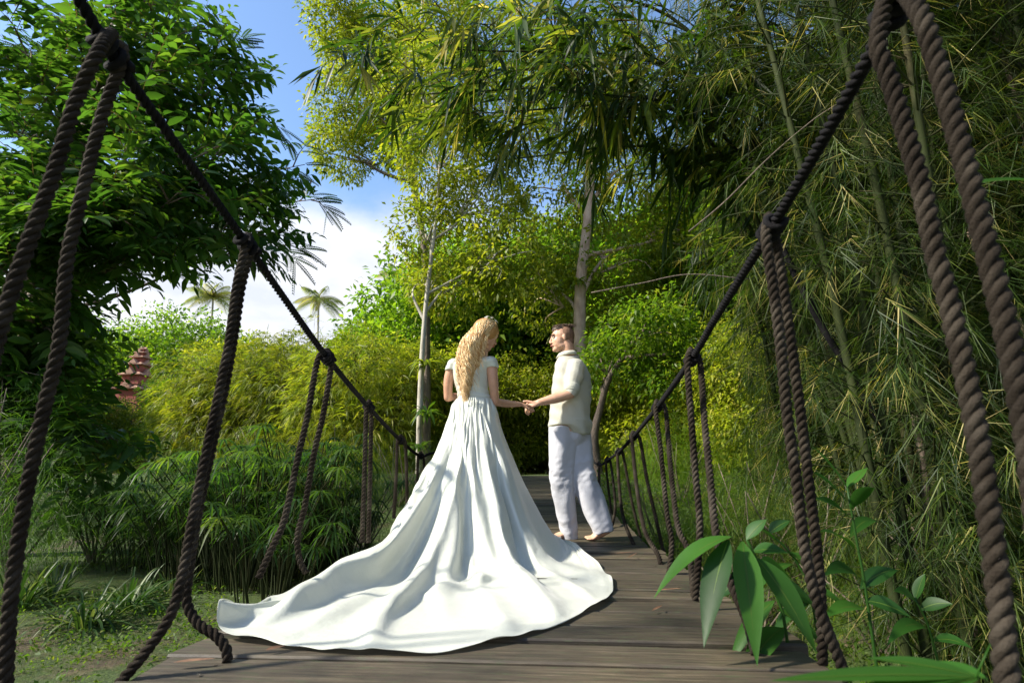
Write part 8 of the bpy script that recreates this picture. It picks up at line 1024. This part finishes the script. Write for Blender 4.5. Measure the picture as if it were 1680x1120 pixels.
for a in [(330, 800, 4.7, 80, .78, 'umbrella sedge beside the lower end of the second left rope'), (420, 800, 4.4, 95, 1.0, 'dense umbrella sedge between the second and third left ropes'), (490, 800, 4.9, 95, 1.2, 'tall umbrella sedge behind the third left rope'), (560, 810, 5.6, 70, .85, 'umbrella sedge left of the gown\'s side, behind the ropes'), (250, 790, 5.4, 70, .7, 'umbrella sedge under the dark tree branches at left'), (385, 790, 6.2, 80, 1.1, 'farther umbrella sedge seen above the front ones'), (470, 815, 3.9, 40, .75, 'low umbrella sedge nearest the train on the left bank')]: sedge(*a)
def strap_plant(px, py, Yd, n, L, wd, lab, mat, name='strap_leaf_plant', group='grassy strap leaved plants on the left bank'):
    c = PY(px, py, Yd); g = float(ground_z(c[0], Yd)); mb = MB(); a = rng.uniform(0, 6.28, n); el = rng.uniform(.25, 1.4, n); d = np.stack([np.cos(a) * np.cos(el), np.sin(a) * np.cos(el), np.sin(el)], 1); r0 = rng.uniform(0, .12, n)
    B = np.stack([c[0] + r0 * np.cos(a), Yd + r0 * np.sin(a), np.full(n, g)], 1); leaf_batch(mb, B, d, np.tile([0, 0, 1.], (n, 1)), L * rng.uniform(.6, 1.1, n), wd, rng.uniform(.25, .85, n), 7, .2, rng.random(n), prof=[.6, .9, 1, 1, .9, .7, .4, .02])
    me = mb.mesh(name, True, (c[0], Yd, g)); o = link(name, me, M[mat]); o.location = (c[0], Yd, g); tag(o, lab, 'plant', group)
for a in [(150, 960, 3.3, 90, .50, .016, 'grassy striped leaf plant at the left between the nearest ropes', 'leaf_spider'), (215, 945, 3.7, 90, .48, .016, 'grassy striped leaf plant left of the second left rope', 'leaf_spider'), (95, 930, 3.9, 80, .5, .016, 'grassy striped leaf plant behind the nearest left rope', 'leaf_spider'), (285, 935, 4.2, 60, .42, .014, 'small grassy plant at the edge of the sedges', 'leaf_spider'), (30, 960, 3.6, 70, .5, .016, 'grassy striped leaf plant at the left edge', 'leaf_spider')]: strap_plant(*a)
# dark undergrowth on both banks
def bush(px, Yd, h, wdt, n, size, mat, lab, kind='clump', cat='shrub', group='shrubs at the bridge side', k=10, detail=1):
    c = PY(px, 700, Yd); g = float(ground_z(c[0], Yd)); b0 = np.array([c[0], Yd, g]); rt = empty('shrub', b0, lab, cat, group); wood = MB()
    for q in range(9): a = q * .7; e = b0 + [wdt * .6 * math.cos(a), wdt * .6 * math.sin(a), h * rng.uniform(.5, .95)]; tube(wood, [b0 + [0, 0, -.05], (b0 + e) / 2 + rng.normal(size=3) * .06, e], [.014, .004], 5, 8)
    wood.build('stems', M['bark'], rt); P_, D_ = blob_points([(c[0], Yd, g + h * .5, wdt, wdt, h * .5), (c[0] + wdt * .5, Yd, g + h * .35, wdt * .7, wdt * .7, h * .35), (c[0] - wdt * .5, Yd, g + h * .35, wdt * .7, wdt * .7, h * .35)], n, .2)
    fl = MB(); sprays(fl, P_, D_, kind, size * rng.uniform(.7, 1.2, n), detail, k, twig=kind != 'clump'); fl.build('foliage', M[mat], rt)
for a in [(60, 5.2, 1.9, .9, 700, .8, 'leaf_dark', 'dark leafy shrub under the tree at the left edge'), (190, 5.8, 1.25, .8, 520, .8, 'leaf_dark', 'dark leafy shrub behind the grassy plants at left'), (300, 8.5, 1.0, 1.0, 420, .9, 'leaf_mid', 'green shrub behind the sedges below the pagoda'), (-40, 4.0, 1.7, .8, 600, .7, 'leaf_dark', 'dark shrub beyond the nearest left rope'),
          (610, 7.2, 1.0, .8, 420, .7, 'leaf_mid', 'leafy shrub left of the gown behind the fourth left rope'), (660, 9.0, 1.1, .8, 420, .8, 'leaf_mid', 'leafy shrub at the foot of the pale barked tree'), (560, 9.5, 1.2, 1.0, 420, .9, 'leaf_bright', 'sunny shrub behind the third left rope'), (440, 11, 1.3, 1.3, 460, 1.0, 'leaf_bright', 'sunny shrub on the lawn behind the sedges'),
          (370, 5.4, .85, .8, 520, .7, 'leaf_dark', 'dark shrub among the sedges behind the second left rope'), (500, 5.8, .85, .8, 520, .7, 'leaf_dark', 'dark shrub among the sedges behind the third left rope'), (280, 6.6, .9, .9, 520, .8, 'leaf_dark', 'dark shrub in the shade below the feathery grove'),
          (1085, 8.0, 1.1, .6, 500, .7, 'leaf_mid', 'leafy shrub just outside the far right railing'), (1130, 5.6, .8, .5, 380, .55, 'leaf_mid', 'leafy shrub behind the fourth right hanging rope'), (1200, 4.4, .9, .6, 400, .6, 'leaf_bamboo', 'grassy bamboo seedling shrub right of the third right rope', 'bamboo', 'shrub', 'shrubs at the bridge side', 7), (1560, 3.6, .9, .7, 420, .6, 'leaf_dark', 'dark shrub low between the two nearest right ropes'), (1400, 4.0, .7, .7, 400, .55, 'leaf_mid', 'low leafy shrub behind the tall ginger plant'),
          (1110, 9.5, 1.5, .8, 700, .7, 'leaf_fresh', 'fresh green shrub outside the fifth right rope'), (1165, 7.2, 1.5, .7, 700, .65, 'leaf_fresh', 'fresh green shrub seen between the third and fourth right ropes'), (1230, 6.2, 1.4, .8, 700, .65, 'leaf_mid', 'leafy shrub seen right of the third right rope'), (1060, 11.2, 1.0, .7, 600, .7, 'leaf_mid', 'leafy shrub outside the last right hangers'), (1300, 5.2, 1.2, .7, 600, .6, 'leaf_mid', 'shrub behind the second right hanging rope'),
          (1040, 12.5, .7, .6, 300, .7, 'leaf_mid', 'small shrub right of the far bridge end'), (790, 13, .8, .8, 300, .7, 'leaf_mid', 'small shrub left of the far bridge end'), (1480, 5.2, 1.2, .9, 420, .7, 'leaf_dry_sunfleck', 'dry straw coloured shrub in the shade under the bamboo', 'bamboo', 'shrub', 'shrubs at the bridge side', 7)]: bush(*a)
# ---- ginger plants at the right of the deck, broad leaves set one by one
def blade(mb, b, t, wd, droop, face=(0, -.4, 1), r=None):
    b, t = np.asarray(b, float), np.asarray(t, float); d = t - b; L = np.linalg.norm(d); d = d + np.array([0, 0, droop * L]); fc = norm(np.array([face], float)); L2 = L * (1 + .25 * droop); leaf_batch(mb, b[None], d[None], fc, L2, wd, droop, 10, .14, rng.random() if r is None else r, prof=[.08, .45, .75, .94, 1, .97, .88, .72, .50, .26, .01]); leaf_batch(mb, b[None] + fc * .0012, d[None], fc, L2 * .97, wd * .07, droop, 10, .0, 2)
def ginger(lab, stem, leaves, wood_r=.008, name='ginger_plant', group='ginger plants at the right of the deck'):
    stem = [np.asarray(s_, float) for s_ in stem]; rt = empty(name, stem[0], lab, 'plant', group); mb = MB(); tube(mb, stem, [wood_r, wood_r * .5], 8, 20); mb.build('stem', M['culm'] if False else M['leaf_ginger'], rt)
    for b, t, wd, dr in leaves:
        mb = MB(); face = (rng.normal(0, .3), -.5 + rng.normal(0, .2), .8); blade(mb, b, t, wd, dr, face); mb.build('leaf', M['leaf_ginger'], rt)
q = lambda x, y, Yd: PY(x, y, Yd)
gz = lambda x, y: float(ground_z(x, y))
b0 = q(1436, 1060, 2.25); b0 = np.array([b0[0], 2.25, gz(b0[0], 2.25)])
ginger('tall ginger plant with paired leaves rising between the two right rope pairs', [b0, q(1425, 1000, 2.25), q(1408, 900, 2.25), q(1390, 800, 2.25)], [
    (q(1390, 800, 2.25), q(1325, 722, 2.15), .052, .15), (q(1388, 822, 2.25), q(1328, 768, 2.1), .055, .15), (q(1395, 850, 2.25), q(1332, 812, 2.1), .055, .2), (q(1402, 900, 2.25), q(1342, 866, 2.05), .052, .2), (q(1390, 800, 2.25), q(1425, 765, 2.3), .045, .1), (q(1395, 835, 2.25), q(1440, 790, 2.05), .045, .25),
    (q(1395, 880, 2.25), q(1445, 850, 2.5), .05, .3), (q(1412, 950, 2.25), q(1345, 935, 2.0), .06, .3), (q(1412, 965, 2.25), q(1480, 925, 2.3), .06, .3), (q(1420, 1000, 2.25), q(1350, 1010, 2.1), .06, .3), (q(1420, 985, 2.25), q(1490, 1010, 2.2), .06, .3)])
b0 = q(1300, 1090, 1.95); b0 = np.array([b0[0], 1.95, gz(b0[0], 1.95)])
ginger('ginger plant with broad drooping leaves hanging over the right deck edge', [b0, q(1290, 1040, 1.95), q(1262, 960, 1.95), q(1225, 885, 1.9)], [
    (q(1200, 880, 1.85), q(1098, 968, 1.8), .066, .45), (q(1195, 885, 1.85), q(1168, 1020, 1.75), .082, .35), (q(1218, 888, 1.9), q(1236, 1042, 1.75), .080, .35), (q(1240, 915, 1.9), q(1308, 1032, 1.8), .085, .4), (q(1235, 905, 1.95), q(1295, 905, 1.9), .055, .3), (q(1225, 885, 1.9), q(1262, 845, 1.9), .045, .2), (q(1262, 960, 1.95), q(1335, 995, 1.95), .075, .4), (q(1250, 935, 2.0), q(1190, 980, 2.05), .07, .4), (q(1275, 1000, 2.0), q(1340, 1060, 1.95), .08, .4), (q(1245, 925, 2.0), q(1300, 955, 2.1), .07, .3), (q(1285, 1030, 1.95), q(1230, 1110, 1.85), .08, .4), (q(1270, 985, 1.95), q(1215, 1075, 1.9), .05, .4)])
b0 = q(1345, 1100, 2.5); b0 = np.array([b0[0], 2.5, gz(b0[0], 2.5)])
ginger('ginger plant half hidden behind the second right hanging rope', [b0, q(1335, 1000, 2.5), q(1290, 900, 2.5), q(1240, 860, 2.5)], [
    (q(1270, 885, 2.5), q(1232, 858, 2.4), .06, .1), (q(1290, 905, 2.5), q(1345, 950, 2.4), .06, .4), (q(1300, 925, 2.5), q(1240, 975, 2.4), .06, .4), (q(1320, 960, 2.5), q(1385, 1000, 2.4), .06, .4), (q(1330, 985, 2.5), q(1275, 1040, 2.4), .06, .4), (q(1262, 875, 2.5), q(1300, 850, 2.5), .06, .2)])
b0 = q(1560, 1100, 2.7); b0 = np.array([b0[0], 2.7, gz(b0[0], 2.7)])
ginger('shaded ginger plant between the two right pairs of ropes, near the picture bottom', [b0, q(1530, 1050, 2.7), q(1500, 980, 2.7)], [(q(1505, 990, 2.7), q(1460, 960, 2.6), .06, .3), (q(1510, 1000, 2.7), q(1570, 985, 2.6), .06, .3), (q(1520, 1030, 2.7), q(1450, 1050, 2.5), .06, .4), (q(1530, 1050, 2.7), q(1600, 1060, 2.6), .06, .4), (q(1502, 985, 2.7), q(1520, 930, 2.7), .05, .2)])
b0 = q(1640, 1180, .85); b0 = np.array([b0[0], .85, gz(b0[0], .85)])
ginger('out of focus bright leaf spray at the bottom right corner, nearest of all', [b0, q(1660, 1170, .85), q(1600, 1112, .85)], [
    (q(1600, 1110, .85), q(1262, 1116, .80), .022, .06), (q(1605, 1112, .85), q(1470, 1160, .8), .022, .1), (q(1610, 1112, .85), q(1420, 1078, .9), .024, .1), (q(1620, 1114, .85), q(1520, 1085, .95), .022, .1), (q(1600, 1110, .85), q(1350, 1150, .8), .02, .1)], .003)
mb = MB(); blade(mb, q(1725, 300, 1.6), q(1572, 308, 1.4), .035, .12, (0, -.6, .7)); o = mb.build('bamboo_leaf', M['leaf_ginger']); tag(o, 'single broad green leaf poking in from the right edge behind the nearest rope', 'leaf')

# ---- dark slanting stems in the right thicket
for (pts, r_, lab, mt) in [([(1270, 380), (1340, 520), (1400, 620), (1465, 740), (1500, 840)], .022, 'dark slanting bamboo pole running down behind the second right rope', 'rope_black'), ([(1440, 360), (1432, 450), (1427, 560), (1424, 660)], .012, 'thin upright green bamboo stem hanging between the right ropes', 'culm'), ([(1620, -40), (1650, 60), (1690, 200), (1720, 400)], .06, 'thick dark bamboo pole at the top right corner', 'bark'), ([(1498, 680), (1515, 760), (1525, 860), (1560, 960), (1590, 1060)], .022, 'brown dead bamboo stem leaning in the right thicket', 'bark'), ([(1590, 380), (1640, 470), (1690, 560)], .018, 'straw coloured dry stem beside the nearest right rope', 'bark_brown'), ([(970, 480), (1050, 465), (1130, 450), (1230, 458)], .0035, 'long bare twig reaching left from the bamboo, above the man', 'bark'), ([(1130, 380), (1190, 330), (1260, 260), (1330, 200), (1375, 170)], .004, 'long dry straw twig slanting up beside the right handrail', 'bark')]:
    mb = MB(); Yd = 3.4 if r_ > .01 else 3.0; P_ = [q(x, y, Yd) for x, y in pts]
    tube(mb, P_, [r_, r_ * .8], 8, 24); o = mb.build('bamboo_pole', M[mt]); tag(o, lab, 'pole')
# ---- grass, litter
def scatter_blades(name, xs, ys, L, wd, mat, kind='stuff', flat=False):
    n = len(xs); zs = ground_z(xs, ys); mb = MB(); a = rng.uniform(0, 6.28, n); el = rng.uniform(.3, 1.3, n) if not flat else rng.uniform(-.05, .35, n); d = np.stack([np.cos(a) * np.cos(el), np.sin(a) * np.cos(el), np.sin(el)], 1)
    leaf_batch(mb, np.stack([xs, ys, zs + (0 if not flat else .006)], 1), d, np.stack([rng.normal(0, .4, n), rng.normal(0, .4, n), np.ones(n)], 1), L * rng.uniform(.5, 1.3, n), wd * rng.uniform(.7, 1.2, n), rng.uniform(.1, .5, n), 1, .15, rng.random(n)); o = mb.build(name, M[mat]); tag(o, kind='stuff'); return o
n = 170000; xs = rng.uniform(-5, -1.1, n); ys = 1.2 + rng.random(n)**1.2 * 5; k = (np.sin(xs * 3.1 + ys * 1.7) + np.sin(xs * 1.3 - ys * 2.9 + 1) + rng.normal(0, .5, n)) > -1.3; scatter_blades('lawn_grass', xs[k], ys[k], .060, .0075, 'leaf_grass')
n = 60000; xs = rng.uniform(-24, 8, n); ys = rng.uniform(8, 26, n); scatter_blades('far_grass', xs, ys, .12, .02, 'leaf_grass')
n = 36000; xs = rng.uniform(.75, 8, n); ys = rng.uniform(1, 15, n); scatter_blades('leaf_litter', xs, ys, .12, .022, 'leaf_dry_sunfleck', flat=True)
n = 1500; xs = rng.uniform(-6, -1.2, n); ys = rng.uniform(1, 9, n); scatter_blades('leaf_litter', xs, ys, .09, .02, 'leaf_dry_sunfleck', flat=True)
n = 5200; xs = rng.uniform(-5.5, -1.15, n); ys = 1.3 + rng.random(n)**1.2 * 5; k = np.sin(xs * 2.3 + 1) + np.sin(ys * 3.1 + xs) + rng.normal(0, .6, n) > -.1; xs, ys = xs[k], ys[k]
mb = MB(); sprays(mb, np.stack([xs, ys, ground_z(xs, ys) + .01], 1), np.tile([0, 0, 1.], (len(xs), 1)), 'clump', rng.uniform(.10, .24, len(xs)), 0, 8, twig=False); tag(mb.build('creeping_weeds', M['leaf_mid']), kind='stuff')
n = 9000; xs = rng.uniform(.75, 6, n); ys = rng.uniform(1.3, 12, n); mb = MB(); sprays(mb, np.stack([xs, ys, ground_z(xs, ys) + .02], 1), np.tile([0, 0, 1.], (n, 1)), 'clump', rng.uniform(.2, .5, n), 0, 7, twig=False); tag(mb.build('undergrowth', M['leaf_mid']), kind='stuff')
# ---- things lying on the deck
M['dead_leaf'] = simple('dead_leaf', [(.3, (.10, .050, .025)), (.7, (.24, .13, .07))], 30, .7)
for (x0, y0, x1, y1, wd, lab) in [(285, 1086, 352, 1082, .014, 'long dry brown leaf beside the foot of the second left rope'), (436, 1066, 468, 1060, .016, 'reddish dry leaf half under the front of the train'), (1008, 907, 1040, 906, .008, 'short straw on the deck right of the man\'s raised heel'), (1028, 915, 1046, 908, .008, 'second short straw crossing near the right deck edge'), (1072, 968, 1120, 966, .010, 'pale dry bamboo straw across a plank at the right edge'), (1070, 1001, 1086, 994, .012, 'small curled dead leaf right of the train'), (905, 790, 915, 789, .03, 'tiny dead leaf on the far sunlit planks')]:
    a, b = PZ(x0, y0, .012), PZ(x1, y1, .012)
    if y0 < 860: a = np.array([a[0] * .5 + .05, 8.5, deck_z(8.5) + .015]); b = a + [.07, .02, 0]
    mb = MB(); d = (b - a)[None]; L = np.linalg.norm(d); leaf_batch(mb, a[None], d, np.array([[.1, -.2, 1.]]), L, wd, -.04, 8, .25, .5); me = mb.mesh('dead_leaf', True, tuple(a)); o = link('dead_leaf', me, M['dead_leaf']); o.location = V(a); tag(o, lab, 'dead leaf', 'dead leaves and straws on the deck')
